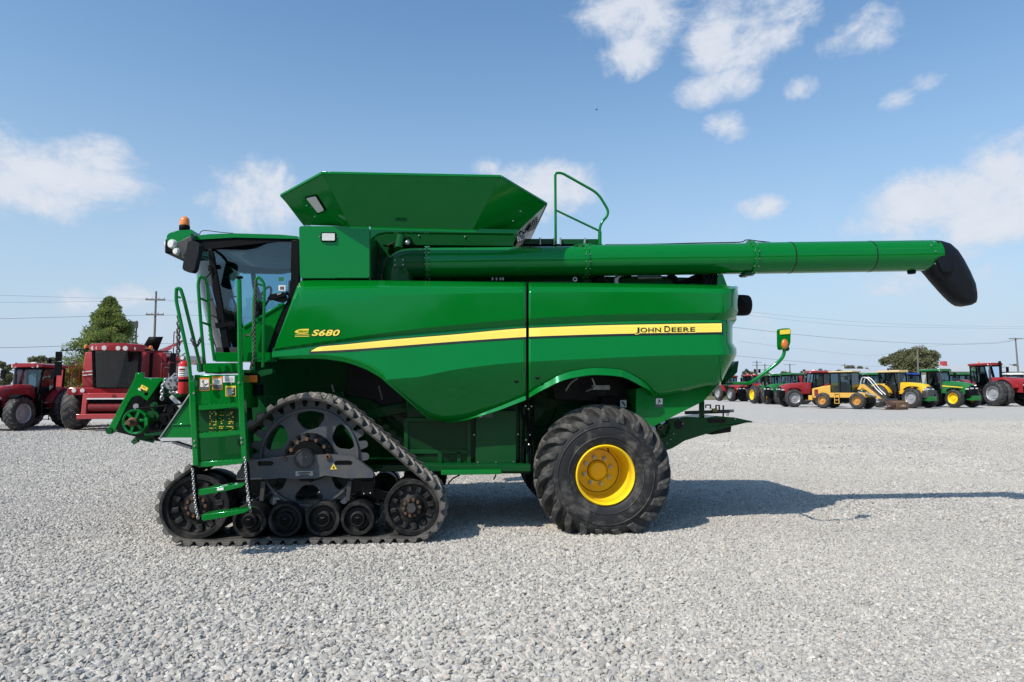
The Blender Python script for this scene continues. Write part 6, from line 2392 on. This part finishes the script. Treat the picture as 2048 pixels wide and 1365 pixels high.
def red_combine():
    root = empty('combine_harvester', (0, 0, 0), 'faded red wheeled combine harvester without its header, facing out of the yard edge', 'combine harvester')
    local(MB().rings([[Vector((x, y, z)) for y, z in ((-1.45, 1.15), (-1.55, 2.2), (-1.5, 3.25), (1.5, 3.25), (1.55, 2.2), (1.45, 1.15))] for x in (-4.6, 1.0)]), 'body', 'red', root, .04)
    local(MB().box((-4.9, -1.2, 1.0), (-4.5, 1.2, 2.6)), 'straw_hood', 'red_dark', root, .08)
    for s in (-1, 1):
        mb = MB().box((-3.6, s * 1.57 - .02, 1.5), (-1.2, s * 1.57 + .02, 2.9))
        mb.box((-1.1, s * 1.57 - .02, 1.6), (.9, s * 1.57 + .02, 2.9))
        local(mb, 'side_door', 'red_pale', root, .02)
    # cab
    x0, x1, z0, z1 = 1.0, 2.35, 1.75, 3.22
    mb = MB()
    for s in (-1, 1):
        mb.bar((x0 + .05, s * .92, z0), (x0 + .05, s * .95, z1), .12)
        mb.bar((x1, s * .80, z0), (x1 + .12, s * .86, z1), .10)
        mb.bar((x0, s * .92, z0), (x1, s * .80, z0), .1)
    mb.bar((x1, -.8, z0), (x1, .8, z0), .1)
    local(mb, 'cab_frame', 'black_plastic', root, .01)
    local(MB().box((x0 - .25, -1.35, z0 - .15), (x0 + .02, 1.35, z1)), 'cab_back', 'red_pale', root, .03)
    ws = []
    for i in range(9):
        t = i / 8
        y = -.80 + 1.6 * t
        b = .22 * (1 - (2 * t - 1) ** 2)
        ws.append([Vector((x1 + b, y, z0)), Vector((x1 + .12 + b, y * 1.06, z1))])
    local(MB().rings(ws, False, False), 'windscreen', 'dark_glass', root, 0, smooth=60)
    for s in (-1, 1):
        local(MB().poly([(x0 + .05, s * .92, z0), (x1, s * .80, z0), (x1 + .12, s * .86, z1), (x0 + .05, s * .95, z1)]), 'side_window', 'dark_glass', root, 0)
    local(MB().box((x0 + .1, -.85, z0 - .05), (x1 - .05, .85, z0 + .02)), 'cab_floor', 'interior', root, 0)
    mb = MB().box((x0 + .25, -.26, z0), (x0 + .75, .26, z0 + .5))
    mb.box((x0 + .15, -.26, z0 + .4), (x0 + .32, .26, z0 + 1.15))
    local(mb, 'operator_seat', 'seat', root, .04)
    local(MB().tube([(x1 - .25, 0, z0), (x1 - .35, 0, z0 + .7)], .06, 10), 'steering_column', 'interior', root, 0)
    rf = local(MB().rings([[Vector((x, y * k, z)) for x, y in ((x0 - .2, -1.0), (x1 + .15, -1.0), (x1 + .42, -.6), (x1 + .48, 0), (x1 + .42, .6), (x1 + .15, 1.0), (x0 - .2, 1.0))] for k, z in ((1, z1), (1.02, z1 + .18), (.95, z1 + .28), (.6, z1 + .31))]), 'cab_roof', 'red', root, .02, smooth=40)
    for y in (-.82, -.62, -.38, .12, .38, .64):
        xx = x1 + .47 - .55 * max(0, abs(y) - .35) ** 1.3
        MB().lathe([(0, .03), (.085, .028), (.10, 0), (.10, -.08)], (xx - .02, y, z1 + .10), (1, 0, 0), 16).build('roof_light', M['lamp'], rf, at=wpos(root))
    for y in (-1.22, 1.15):
        MB().lathe([(.07, 0), (.08, .03), (.07, .12), (0, .15)], (x1 - .2, y, z1 + .12), (0, 0, 1), 12).build('beacon', M['amber'], rf, at=wpos(root))
        MB().bar((x1 - .2, y, z1 + .10), (x1 - .2, y * .8, z1 + .10), .05).build('beacon_bracket', M['black_plastic'], rf, at=wpos(root))
    for s in (-1, 1):
        mb = MB().tube([(x1, s * 1.0, z1 + .05), (x1 + .1, s * 2.0, z1 + .0), (x1 + .1, s * 2.08, z1 - .2)], .025, 6)
        mb.box((x1 + .06, s * 2.08 - .11, z1 - .42), (x1 + .14, s * 2.08 + .11, z1 - .05))
        mb.box((x1 + .06, s * 2.08 - .12, z1 - 1.0), (x1 + .14, s * 2.08 + .12, z1 - .45))
        mb.sphere((x1 + .1, s * 2.4, z1 - .42), .1, 8, 5)
        mb.bar((x1 + .1, s * 2.1, z1 - .42), (x1 + .1, s * 2.4, z1 - .42), .03)
        local(mb, 'mirror', 'black_plastic', root, .01)
    # side cheek with steps, front skirt and feeder throat
    local(MB().box((x0 - .1, -1.75, 1.45), (x1 + .05, 1.35, 1.75)), 'platform', 'red', root, .04)
    for s in (-1, 1):
        mb = MB()
        for q in (x0 + .15, x1 - .05):
            mb.tube([(q, s * 1.72, 1.7), (q, s * 1.72, 2.6)], .022, 6)
        mb.tube([(x0 + .15, s * 1.72, 2.6), (x1 - .05, s * 1.72, 2.6)], .022, 6)
        mb.tube([(x0 + .15, s * 1.72, 2.15), (x1 - .05, s * 1.72, 2.15)], .018, 6)
        local(mb, 'platform_rail', 'red_dark', root, 0)
    mb = MB()
    mb.prism([(2.2, .55), (2.75, .55), (2.75, .72), (2.62, 1.52), (2.2, 1.52)], -.95, -1.12)
    mb.prism([(2.2, .55), (2.75, .55), (2.75, .72), (2.62, 1.52), (2.2, 1.52)], .95, 1.12)
    mb.box((2.2, -.95, 1.28), (2.68, .95, 1.52))
    mb.box((2.2, -1.25, .50), (2.82, 1.25, .70))
    fh = local(mb, 'feeder_frame', 'red_pale', root, .02)
    MB().box((2.1, -.95, .70), (2.5, .95, 1.28)).build('feeder_throat', M['black_plastic'], fh, at=wpos(root))
    MB().tube([(2.56, -.9, .95), (2.56, .9, .95)], .16, 14).build('feed_drum', M['red_dark'], fh, at=wpos(root))
    MB().bar((2.70, -.95, 1.30), (2.70, .95, 1.30), .03, .05).build('frame_edge', M['white_decal'], fh, at=wpos(root))
    MB().lathe([(0, 0), (.07, 0), (.07, .06)], (2.72, 0, 1.40), (-1, 0, 0), 12).build('frame_latch', M['red_dark'], fh, at=wpos(root))
    local(MB().prism([(0.2, .9), (2.2, .62), (2.2, 1.45), (.2, 1.7)], -.75, .75), 'feeder_house', 'red_dark', root, .02)
    ck = local(MB().prism([(1.05, 1.75), (1.75, 1.75), (1.85, 2.3), (1.60, 3.2), (1.05, 3.2)], -1.42, -.98), 'side_cheek', 'red_pale', root, .03)
    for z in (2.22, 2.36):
        MB().poly([(1.86, -1.41, z), (1.86, -1.0, z + .05), (1.86, -1.0, z + .09), (1.86, -1.41, z + .04)]).build('cheek_stripe', M['white_decal'], ck, at=wpos(root), smooth=0)
    for y in (-1.5, -1.2, 1.0):
        MB().lathe([(0, .02), (.07, .018), (.085, 0), (.085, -.05)], (2.42, y, 1.62), (1, 0, 0), 14).build('headlight', M['lamp'], ck, at=wpos(root))
    for s in (-1, 1):
        local(MB().tube(fillet([(2.3, s * 1.62, 1.75), (2.3, s * 1.62, 2.75), (1.3, s * 1.62, 2.75)], .15), .022, 8), 'grab_rail', 'red_dark', root, 0)
    # grain tank flaps raised, auger folded along the left side
    local(MB().box((-1.9, -1.3, 3.25), (.7, 1.3, 3.34)), 'tank_top', 'red_dark', root, .01)
    local(MB().poly([(.4, .35, 3.34), (.5, 1.05, 3.34), (.9, 1.35, 3.95), (.75, .75, 3.95)]), 'tank_flap', 'black_plastic', root, 0, solid=.03)
    local(MB().poly([(-1.8, .3, 3.34), (-.2, 1.25, 3.34), (-.3, 2.05, 3.95), (-1.9, 1.7, 3.95)]), 'tank_flap', 'red_dark', root, 0, solid=.03)
    local(MB().tube([(.6, 1.75, 2.95), (-5.6, 1.75, 3.2)], .23, 18), 'auger_tube', 'red', root, 0)
    local(MB().tube([(.62, 1.75, 2.95), (.75, 1.6, 2.7), (.7, 1.3, 2.4)], .24, 18), 'auger_elbow', 'red_dark', root, 0)
    local(MB().tube([(-5.6, 1.75, 3.2), (-6.0, 1.75, 3.1), (-6.2, 1.75, 2.7)], .24, 14), 'auger_spout', 'black_plastic', root, 0)
    local(MB().tube(fillet([(-1.9, 1.2, 3.3), (-1.9, 1.2, 4.4), (-2.6, 1.2, 4.4), (-2.6, 1.2, 3.3)], .15), .025, 8), 'deck_railing', 'red_dark', root, 0)
    for s in (-1, 1):
        wheel(root, (1.15, s * 1.78, .88), .88, .74, 'red_pale', s, rim=.44, split=(s < 0), name='front_wheel')
        wheel(root, (-3.4, s * 1.35, .62), .62, .44, 'red_pale', s, rim=.3, name='rear_wheel')
    local(MB().bar((1.15, -1.6, .88), (1.15, 1.6, .88), .3), 'front_axle', 'black_plastic', root)
    local(MB().bar((-3.4, -1.3, .62), (-3.4, 1.3, .62), .18), 'rear_axle', 'black_plastic', root)
    mb = MB()
    for i in range(5):
        mb.bar((1.9, 1.95, .35 + i * .3), (1.9, 2.35, .35 + i * .3), .12, .03)
    mb.bar((1.9, 1.95, .2), (1.9, 1.95, 1.7), .05)
    mb.bar((1.9, 2.35, .2), (1.9, 2.35, 1.7), .05)
    local(mb, 'ladder', 'red_dark', root, 0)
    return root


rc = red_combine()
stand(rc, 262, 856, -104, 696, 3.52)

# right hand row, from the harvester's tail to the picture's edge
tractor('red tractor with black front, half hidden by the tail of the green harvester', RG, 1464, 803, 752, -62, 'red', 'red', 'silver_rim', dual_rear=False, weights='black_plastic', frontR=.84)
tractor('red tractor behind the amber lamp arm, showing its black nose', RG, 1512, 803.5, 750, -60, 'red', 'red', 'silver_rim', dual_rear=False, weights='black_plastic', beacon=True, frontR=.84)
tractor('green tractor with bright yellow wheels partly hidden behind a red tractor', RG, 1550, 808.5, 749, -64, 'tractor_green', 'tractor_green', 'yellow_wheel', stripe='yellow_decal', dual_front=True)
tractor('long nosed dark red tractor next to the faded yellow loader, seen side on', RG, 1622, 814.5, 743, 203, 'red', 'red', 'silver_rim', dual_rear=False, beacon=True, hood_len=1.15, frontR=.80)


def loader():
    root = empty('wheel_loader', (0, 0, 0), 'faded yellow wheel loader with orange rims and a digging attachment on its front', 'wheel loader')
    tp = 'tan_yellow'
    mb = MB().rings([[Vector((x, y, z)) for y, z in ((-.85, .95), (-.85, z1), (-.7, z1 + .1), (.7, z1 + .1), (.85, z1), (.85, .95))] for x, z1 in ((-3.0, 1.75), (-2.0, 1.95), (-1.25, 2.05))])
    eng = local(mb, 'engine_cover', tp, root, .04)
    MB().poly([(-2.9, -.6, 1.872), (-1.5, -.6, 2.12), (-1.5, .6, 2.12), (-2.9, .6, 1.872)]).build('engine_grille', M['dark_steel'], eng, at=wpos(root))
    MB().box((-2.75, -.865, 1.15), (-2.4, -.85, 1.75)).build('vent_panel', M['red_dark'], eng, at=wpos(root))
    local(MB().box((-3.3, -1.0, .75), (-2.9, 1.0, 1.2)), 'counterweight', tp, root, .04)
    local(MB().box((-1.3, -.95, 1.0), (1.9, .95, 1.45)), 'frame', tp, root, .04)
    local(MB().box((-2.4, -.5, .6), (2.0, .5, 1.05)), 'chassis', 'black_plastic', root, .02)
    x0, x1, z0, z1 = -1.25, .65, 1.45, 3.25
    mb = MB()
    for s in (-1, 1):
        for x in (x0, -.35, x1):
            mb.bar((x, s * .72, z0), (x, s * .72, z1), .06)
        mb.bar((x0, s * .72, z1), (x1, s * .72, z1), .1)
    mb.bar((x1, -.72, z1), (x1, .72, z1), .1)
    mb.bar((x0, -.72, z1), (x0, .72, z1), .1)
    local(mb, 'cab_frame', 'black_plastic', root, .01)
    for s in (-1, 1):
        local(MB().poly([(x0, s * .72, z0), (-.35, s * .72, z0), (-.35, s * .72, z1), (x0, s * .72, z1)]), 'window', 'dark_glass', root, 0)
        local(MB().poly([(-.35, s * .72, z0), (x1, s * .72, z0), (x1, s * .72, z1), (-.35, s * .72, z1)]), 'window', 'dark_glass', root, 0)
    local(MB().poly([(x1, -.72, z0), (x1, .72, z0), (x1, .72, z1), (x1, -.72, z1)]), 'window', 'dark_glass', root, 0)
    local(MB().poly([(x0, -.72, z0), (x0, .72, z0), (x0, .72, z1), (x0, -.72, z1)]), 'window', 'dark_glass', root, 0)
    local(MB().box((x0 - .15, -.85, z1 + .05), (x1 + .15, .85, z1 + .17)), 'roof', 'tan_roof', root, .04)
    local(MB().box((-.7, -.3, z0), (-.2, .3, z0 + 1.0)), 'driver_seat', 'interior', root, .05)
    mb = MB()
    mb.bar((-.75, -1.06, .45), (-.75, -1.06, 1.45), .05)
    mb.bar((-.35, -1.06, .45), (-.35, -1.06, 1.45), .05)
    for z in (.5, .8, 1.1, 1.4):
        mb.bar((-.75, -1.06, z), (-.35, -1.06, z), .05)
    local(mb, 'access_ladder', tp, root, 0)
    for s in (-1, 1):
        b = local(MB().prism([(1.05, 1.75), (1.3, 2.2), (1.62, 2.22), (2.9, 1.12), (3.25, .8), (3.05, .72), (2.4, 1.2), (1.55, 1.92), (1.3, 1.7)], s * .45 - .1, s * .45 + .1), 'lift_arm', tp, root, .02)
        local(MB().tube([(1.2, s * .62, 1.5), (2.7, s * .62, 1.2)], .07, 10), 'lift_ram', 'bare_metal', root, 0)
        local(MB().tube(catmull([(1.2, s * .3, 2.0), (1.4, s * .3, 2.75), (1.9, s * .3, 2.7), (2.6, s * .3, 1.8), (3.1, s * .3, 1.3)], 6), .04, 8), 'hydraulic_hose', 'galv', root, 0)
        local(MB().bar((1.5, s * .3, 2.3), (3.2, s * .3, .9), .12), 'link_arm', 'dark_steel', root, .01)
    # rusty digging frame with tines
    mb = MB().box((3.1, -1.2, .75), (3.7, 1.2, .95))
    mb.bar((3.2, -1.2, .2), (4.5, -1.2, .6), .08)
    mb.bar((3.2, 1.2, .2), (4.5, 1.2, .6), .08)
    att = local(mb, 'digging_frame', 'dark_steel', root, .01)
    for i in range(9):
        y = -1.15 + i * .29
        MB().tube([(3.3, y, .9), (3.75, y, .7), (3.85, y, .3), (3.6, y, .02)], .045, 8).build('tine', M['rust'], att, at=wpos(root))
        MB().tube([(3.9, y + .1, .75), (4.5, y + .1, .62), (4.6, y + .1, .25), (4.4, y + .1, .02)], .045, 8).build('tine', M['rust'], att, at=wpos(root))
    for x in (-1.9, 1.25):
        for s in (-1, 1):
            wheel(root, (x, s * .92, .74), .74, .52, 'tan_rim', s, rim=.36, name='wheel', n_lug=14)
    return root


ld = loader()
stand(ld, 1698, 818, -26, 743, 3.42)

tractor('yellow tractor with cream roof and silver front wheels', RG, 1803, 816, 741.5, -38, 'yellow_paint', 'tan_roof', 'silver_rim', hood_front='dark_steel', dual_rear=False, weights='tractor_green', frontR=.86, lights=False, hood_len=1.08)
tractor('green tractor with yellow wheels and front weights, right of the yellow one', RG, 1888, 815, 739, -40, 'tractor_green', 'tractor_green', 'yellow_wheel', dual_rear=False, stripe='yellow_decal', weights='tractor_green', frontR=.76, hood_len=1.1)
tractor('large red articulated tractor on twin wheels, black stack beside its cab', RG, 1990, 812, 727, -47, 'red', 'red', 'silver_rim', artic=True, dual_front=True, hood_len=1.45, beacon=True)
# a second row whose cabs show between the first
BG = 'cabs showing behind the first row of tractors'
for (px, d, hd, pm, rf, lab) in (
        (1452, 150, -75, 'tractor_green', 'tractor_green', 'green tractor far behind the red ones, cab just clear of the harvester tail'),
        (1500, 150, -75, 'tractor_green', 'tractor_green', 'green tractor whose roof shows between the two black nosed red tractors'),
        (1574, 84, 222, 'tractor_green', 'tractor_green', 'green cabbed tractor rising above the bonnet of the long red tractor'),
        (1666, 92, -80, 'red', 'red_dark', 'dark roofed tractor peeping out between the red tractor and the loader cab'),
        (1722, 92, -78, 'tractor_green', 'tractor_green', 'green roofed tractor behind the loader boom'),
        (1748, 86, -80, 'tractor_green', 'tractor_green', 'green tractor half hidden behind the cream roofed yellow one'),
        (1826, 92, -75, 'blue_paint', 'blue_paint', 'blue roofed tractor between the cream roof and the green roof'),
        (1906, 94, -75, 'tractor_green', 'tractor_green', 'dull green tractor behind the front weights of the green one'),
        (1928, 98, -80, 'tractor_green', 'tractor_green', 'green tractor just left of the articulated red one'),
        (2034, 92, -70, 'tractor_green', 'white_decal', 'white roofed tractor behind the long red bonnet')):
    tractor(lab, BG, px, 780 + F * EYE / d, 747 if d < 120 else 755, hd, pm, rf, 'yellow_wheel' if pm == 'tractor_green' else 'silver_rim', dual_rear=False, lights=False, steps=False)

# ------------------------------------------------------------------ buildings, poles, wires
def at_px(px, d, z=0.0):
    q = ray(px, 780)
    return Vector((q.x / q.y * d, d, z))


def zpx(px, py, d):
    return P(px, py, d).z


def shed(label, px0, px1, d, y_eave, y_ridge, depth, n_win=0, wall='wall_sheet'):
    a, b = at_px(px0, d), at_px(px1, d)
    ze, zr = zpx((px0 + px1) / 2, y_eave, d), zpx((px0 + px1) / 2, y_ridge, d + depth / 2)
    root = empty('shed', ((a.x + b.x) / 2, d, 0), label, 'building')
    MB().box((a.x, d, 0), (b.x, d + depth, ze)).build('wall', M[wall], root, at=None)
    r = MB().rings([[Vector((x, d - .4, ze)), Vector((x, d + depth / 2, zr)), Vector((x, d + depth + .4, ze)), Vector((x, d + depth / 2, zr - .2))] for x in (a.x - .4, b.x + .4)]).build('roof', M['roof_sheet'], root, smooth=0)
    for x in (a.x + .01, b.x - .01):
        MB().rings([[Vector((x - .1, d + .02, ze - .05)), Vector((x - .1, d + depth - .02, ze - .05)), Vector((x - .1, d + depth / 2, zr - .22))], [Vector((x + .1, d + .02, ze - .05)), Vector((x + .1, d + depth - .02, ze - .05)), Vector((x + .1, d + depth / 2, zr - .22))]]).build('gable', M[wall], root, smooth=0)
    for i in range(n_win):
        x = a.x + (b.x - a.x) * (i + .5) / n_win
        MB().box((x - 1.2, d - .05, 0.1), (x + 1.2, d + .02, ze * .72)).build('roller_door', M['galv'], root)
    return root, r, a, b, zr


s1, r1, a1, b1, zr1 = shed('long grey roofed building beyond the tractors beside the oak tree', 1893, 2075, 132, 744, 729, 16, 5)
rx = P(1932, 728, 132).x
MB().box((rx - .45, 138, zr1 - .4), (rx + .45, 139, zr1 + .55)).build('roof_unit', M['red_pale'], r1)
MB().tube([(rx - 1.6, 138.5, zr1 - .4), (rx - 1.6, 138.5, zr1 + .4)], .12, 8).build('roof_vent', M['galv'], r1)
shed('low pale building behind the yellow tractor row, left of the oak', 1716, 1768, 150, 752, 738, 14, 2)
shed('low white shed far off between the red tractor and the yellowing bush', 88, 150, 95, 762, 754, 10, 1)


def pole(px, d, y_top, arms, label, group='power poles round the yard', thick=.14, lean=0.0, transformer=False):
    base = at_px(px, d)
    zt = zpx(px, y_top, d)
    root = empty('utility_pole', base, label, 'utility pole', group)
    top = Vector((base.x + lean, d, zt))
    MB().tube([base, top], [thick * 1.25, thick * .8], 10).build('pole', M['wood_pole'], root)
    for (yp, w) in arms:
        z = zpx(px, yp, d)
        x = base.x + lean * z / zt
        ca = MB().bar((x - w / 2, d - .12, z), (x + w / 2, d - .12, z), .13, .14).build('crossarm', M['wood_pole'], root)
        for k in (-.46, -.18, .18, .46):
            MB().lathe([(.05, 0), (.07, .06), (.05, .14), (0, .18)], (x + w * k, d - .12, z + .07), (0, 0, 1), 8).build('insulator', M['galv'], ca)
    if transformer:
        z = zpx(px, y_top + 17, d)
        for s in (-1, 1):
            MB().lathe([(.36, 0), (.38, .1), (.38, 1.15), (.3, 1.25), (0, 1.25)], (base.x + s * .75, d - .1, z - 1.2), (0, 0, 1), 14, cap=True).build('transformer', M['black_plastic'], root)
    return top


tL = pole(305, 66, 583, [(600, 1.75), (630, 1.6)], 'tall wooden pole with two crossarms beside the conical tree', thick=.105)
pole(2040, 112, 676, [(678, 2.6)], 'wooden pole with one crossarm at the right edge, tallest on that side', lean=-.35)
pole(1838, 112, 693, [(696, 2.4)], 'wooden pole standing in front of the oak crown')
pole(1691, 220, 728, [(731, 2.8)], 'thin distant pole above the loader cab', thick=.2)
pole(1581, 230, 728, [(730, 4.5)], 'distant pole behind the round tree above the lamp arm', thick=.22)
pole(1531, 230, 728, [(731, 5.4), (740, 4.5)], 'distant pole with two crossarms nearest the lamp arm', thick=.22)
pole(1515, 215, 722, [(725, 3.2), (731, 3.2)], 'distant pole carrying two dark transformers', thick=.22, transformer=True)


def cable(pts, label, r=.022, n=14):
    """overhead cable through picture points given with their depths: (px, py, depth)"""
    q = catmull([P(x, y, d) for x, y, d in pts], n)
    o = MB().tube(q, r, 5).build('power_cable', M['wire'], None, at=None, smooth=60)
    tag(o, label, 'power cable', 'overhead cables')


cable([(-300, 645, 45), (0, 638, 52), (175, 633.5, 59), (305, 631, 66), (460, 634, 80), (700, 650, 120)], 'cable crossing the sky left of the pole, level with its lower arm', .012)
cable([(-300, 698, 45), (0, 696, 50), (150, 692, 58), (305, 688, 66), (460, 690, 80), (700, 700, 120)], 'lowest cable on the left, just above the red harvester roof', .014)
cable([(-300, 585, 45), (0, 591, 52), (160, 596, 60), (305, 599, 66), (460, 610, 80), (700, 640, 120)], 'thin top cable on the left meeting the upper arm of the pole', .007)
cable([(-300, 600, 45), (0, 605, 52), (160, 604, 60), (305, 601, 66), (460, 614, 80), (700, 642, 120)], 'thin second cable on the left meeting the upper arm of the pole', .007)
cable([(1200, 628, 70), (1476, 656, 90), (1600, 670, 97), (1740, 682, 103), (1880, 688.5, 108), (1990, 687, 111), (2040, 678, 112)], 'upper cable running from the harvester tail to the pole at the right edge', .020)
cable([(1200, 690, 90), (1476, 712.5, 120), (1600, 724, 150), (1691, 731, 200), (1760, 733, 210), (1838, 730, 220)], 'lower cable sloping down from the harvester tail to the distant poles', .024)
cable([(1400, 606, 70), (1480, 622, 80), (1700, 643, 95), (1900, 652, 105), (2200, 655, 115)], 'thin high cable above the amber lamp', .009)
cable([(1400, 614, 70), (1480, 629, 80), (1700, 651, 95), (1900, 656, 105), (2200, 660, 115)], 'thin cable just under the highest one on the right', .009)
cable([(1480, 683, 100), (1600, 698, 120), (1740, 711, 130), (1838, 696, 112)], 'thin cable reaching the pole before the oak', .011)
cable([(1838, 696, 112), (1900, 690, 130), (1990, 685, 118), (2040, 678, 112)], 'short cable joining the oak pole to the edge pole', .011)

# ------------------------------------------------------------------ trees
def leaf_cloud(rnd, n, fn, size, drop=.3):
    mb = MB()
    for i in range(n):
        p = fn(rnd)
        if p is None:
            continue
        s = size * rnd.uniform(.55, 1.35)
        d = Vector((rnd.gauss(0, 1), rnd.gauss(0, 1), rnd.gauss(0, .7) - drop)).normalized()
        u, v = perp(d)
        a = rnd.uniform(0, pi)
        u, v = u * cos(a) + v * sin(a), v * cos(a) - u * sin(a)
        mb.poly([p - u * s, p + v * s * .45, p + u * s, p - v * s * .45])
    return mb


def tree(label, px, d, y_top, half_w_px, y_bot, kind, mat, seed, n=9000, leafs=.16, group='trees beyond the yard', clumps=26):
    rnd = random.Random(seed)
    base = at_px(px, d)
    s = d / F
    H = zpx(px, y_top, d)
    hw = half_w_px * s
    zb = max(.3, zpx(px, y_bot, d))
    name = {'cone': 'cypress_tree', 'round': 'broadleaf_tree', 'bush': 'bush'}[kind]
    root = empty(name, base, label, 'bush' if kind == 'bush' else 'tree', group)
    tr = MB()
    tr.tube([base, base + Vector((0.1, 0, H * .5)), base + Vector((0, .1, H * .93))], [max(.08, H * .03), H * .018, .03], 9)
    limbs, cl = [], []
    for i in range(clumps):
        t = (i + rnd.random()) / clumps
        a = rnd.uniform(0, 2 * pi)
        if kind == 'cone':
            z = zb + (H - zb) * (t ** .8)
            rr = hw * (1 - ((z - zb) / (H - zb)) ** 1.9) * (rnd.uniform(.3, 1.0) ** .7 if rnd.random() < .8 else rnd.uniform(1.0, 1.28))
            cr = hw * .20 * (1.1 - .65 * (z - zb) / (H - zb)) + .12
        else:
            e = rnd.uniform(-.85, 1)
            z = zb + (H - zb) * (.5 + .46 * e * rnd.uniform(.6, 1.06))
            rr = hw * sqrt(max(.05, 1 - (abs(z - (zb + (H - zb) * .45)) / ((H - zb) * .6)) ** 2)) * rnd.uniform(.3, .95)
            cr = min(hw, H - zb) * rnd.uniform(.15, .28)
        c = base + Vector((rr * cos(a), rr * sin(a), z))
        cl.append((c, cr))
        j = base + Vector((0, 0, max(zb * .5, z - rr * .7)))
        tr.tube([j, j.lerp(c, .55) + Vector((0, 0, .1 * rr)), c], [H * .010 + .02, H * .006 + .01, .01], 5)
    tr.build('trunk', M['bark'], root)
    def fn(r):
        c, cr = cl[int(r.random() * len(cl))]
        k = r.random() ** .5
        q = Vector((r.gauss(0, 1), r.gauss(0, 1), r.gauss(0, 1))).normalized()
        f = Vector((1.2, 1.2, .95))
        p = c + Vector((q.x * f.x, q.y * f.y, q.z * f.z)) * cr * k
        return p if p.z > .1 else None
    leaf_cloud(rnd, n, fn, leafs).build('crown', M[mat], root, smooth=0, recalc=False)
    return root


tree('tall conical cypress behind the red harvester', 213, 60, 600, 66, 790, 'cone', 'leaf_cypress', 1, 52000, .10, clumps=260)
tree('yellowing bush between the red tractor and the cypress', 152, 52, 722, 34, 795, 'bush', 'leaf_yellow', 2, 8000, .12, clumps=20)
tree('grey green tree just behind the left red tractor roof', 80, 80, 712, 30, 772, 'round', 'leaf_oak', 3, 6000, .17, clumps=18)
tree('small hazy tree between the red tractor mirror and the cypress', 128, 95, 728, 24, 775, 'round', 'leaf_grey', 4, 5000, .2, clumps=14)
tree('dark tree at the left edge behind the tractor exhaust', 4, 85, 718, 22, 775, 'round', 'leaf_oak', 5, 4500, .2, clumps=14)
tree('broad oak rising behind the green tractor roof, poles in front of it', 1826, 122, 698, 58, 778, 'round', 'leaf_oak', 6, 22000, .26, clumps=60)
tree('small airy tree above the low pale building, left of the oak', 1712, 170, 728, 20, 762, 'round', 'leaf_grey', 7, 4200, .28, clumps=14)
tree('small clump tree over the loader roof', 1735, 175, 734, 14, 762, 'round', 'leaf_grey', 8, 3000, .28, clumps=10)
tree('round tree just right of the amber lamp arm', 1572, 165, 735, 14, 768, 'round', 'leaf_oak', 9, 4500, .28, clumps=12)
tree('narrow tree left of the long red tractor roof', 1607, 170, 735, 8, 768, 'round', 'leaf_grey', 10, 2600, .26, clumps=9)
tree('low tree behind the roof of the long red tractor', 1646, 175, 738, 16, 768, 'round', 'leaf_grey', 11, 3600, .28, clumps=12)
tree('bushy tree under the lamp arm behind the red tractors', 1530, 170, 739, 14, 768, 'round', 'leaf_grey', 12, 3600, .28, clumps=12)
tree('thin tree nearest the tail of the green harvester', 1491, 165, 739, 11, 770, 'round', 'leaf_grey', 13, 3000, .26, clumps=10)
tree('pale tree at the right edge above the red bonnet', 2028, 160, 728, 24, 762, 'round', 'leaf_grey', 14, 5200, .28, clumps=16)
tree('flat topped tree behind the pole with transformers', 1510, 190, 744, 14, 770, 'round', 'leaf_oak', 15, 3000, .30, clumps=10)
# low hedge line that closes the horizon
rn = random.Random(77)
mb = MB()
for i in range(26000):
    x = rn.uniform(-230, 330)
    if i % 3 == 0:
        x = rn.uniform(60, 240)
    h = 2.3 + 1.2 * sin(x * .07) + .9 * sin(x * .19 + 1)
    p = Vector((x, 185 + rn.uniform(-5, 5), rn.random() ** .8 * max(1.2, h)))
    s = rn.uniform(.35, .8)
    d = Vector((rn.gauss(0, 1), rn.gauss(0, 1), rn.gauss(0, .6))).normalized()
    u, v = perp(d)
    mb.poly([p - u * s, p + v * s * .6, p + u * s, p - v * s * .6])
tag(mb.build('treeline', M['leaf_grey'], smooth=0, recalc=False), 'distant low hedge and scrub along the horizon behind the yard', 'treeline', kind='stuff')

# small sign on a mast showing past the cypress
c = at_px(268, 75)
sg = empty('sign_board', c, 'dark grey sign board on a mast, showing past the right side of the cypress', 'sign')
MB().tube([c, (c.x, 75, zpx(268, 642, 75))], .08, 8).build('mast', M['dark_steel'], sg)
MB().box((P(259, 650, 75).x, 74.8, zpx(268, 657, 75)), (P(277, 650, 75).x, 74.95, zpx(268, 643.5, 75))).build('panel', M['dark_steel'], sg, bevel=.02)

# a bird high over the tank
c = P(1193, 220, 70)
bd = MB()
bd.tube([c + Vector((-.13, 0, 0)), c + Vector((-.05, 0, .01)), c + Vector((.08, 0, .0)), c + Vector((.16, 0, .01))], [.01, .035, .03, .008], 8)
bd.poly([c + Vector((-.05, 0, .01)), c + Vector((-.02, -.18, .06)), c + Vector((-.0, -.32, .0)), c + Vector((.05, -.15, .05)), c + Vector((.05, 0, .01))])
bd.poly([c + Vector((-.05, 0, .01)), c + Vector((-.02, .18, .06)), c + Vector((-.0, .32, .0)), c + Vector((.05, .15, .05)), c + Vector((.05, 0, .01))])
tag(bd.build('bird', M['interior'], None, at=None), 'tiny dark bird high in the open sky above the harvester', 'bird')
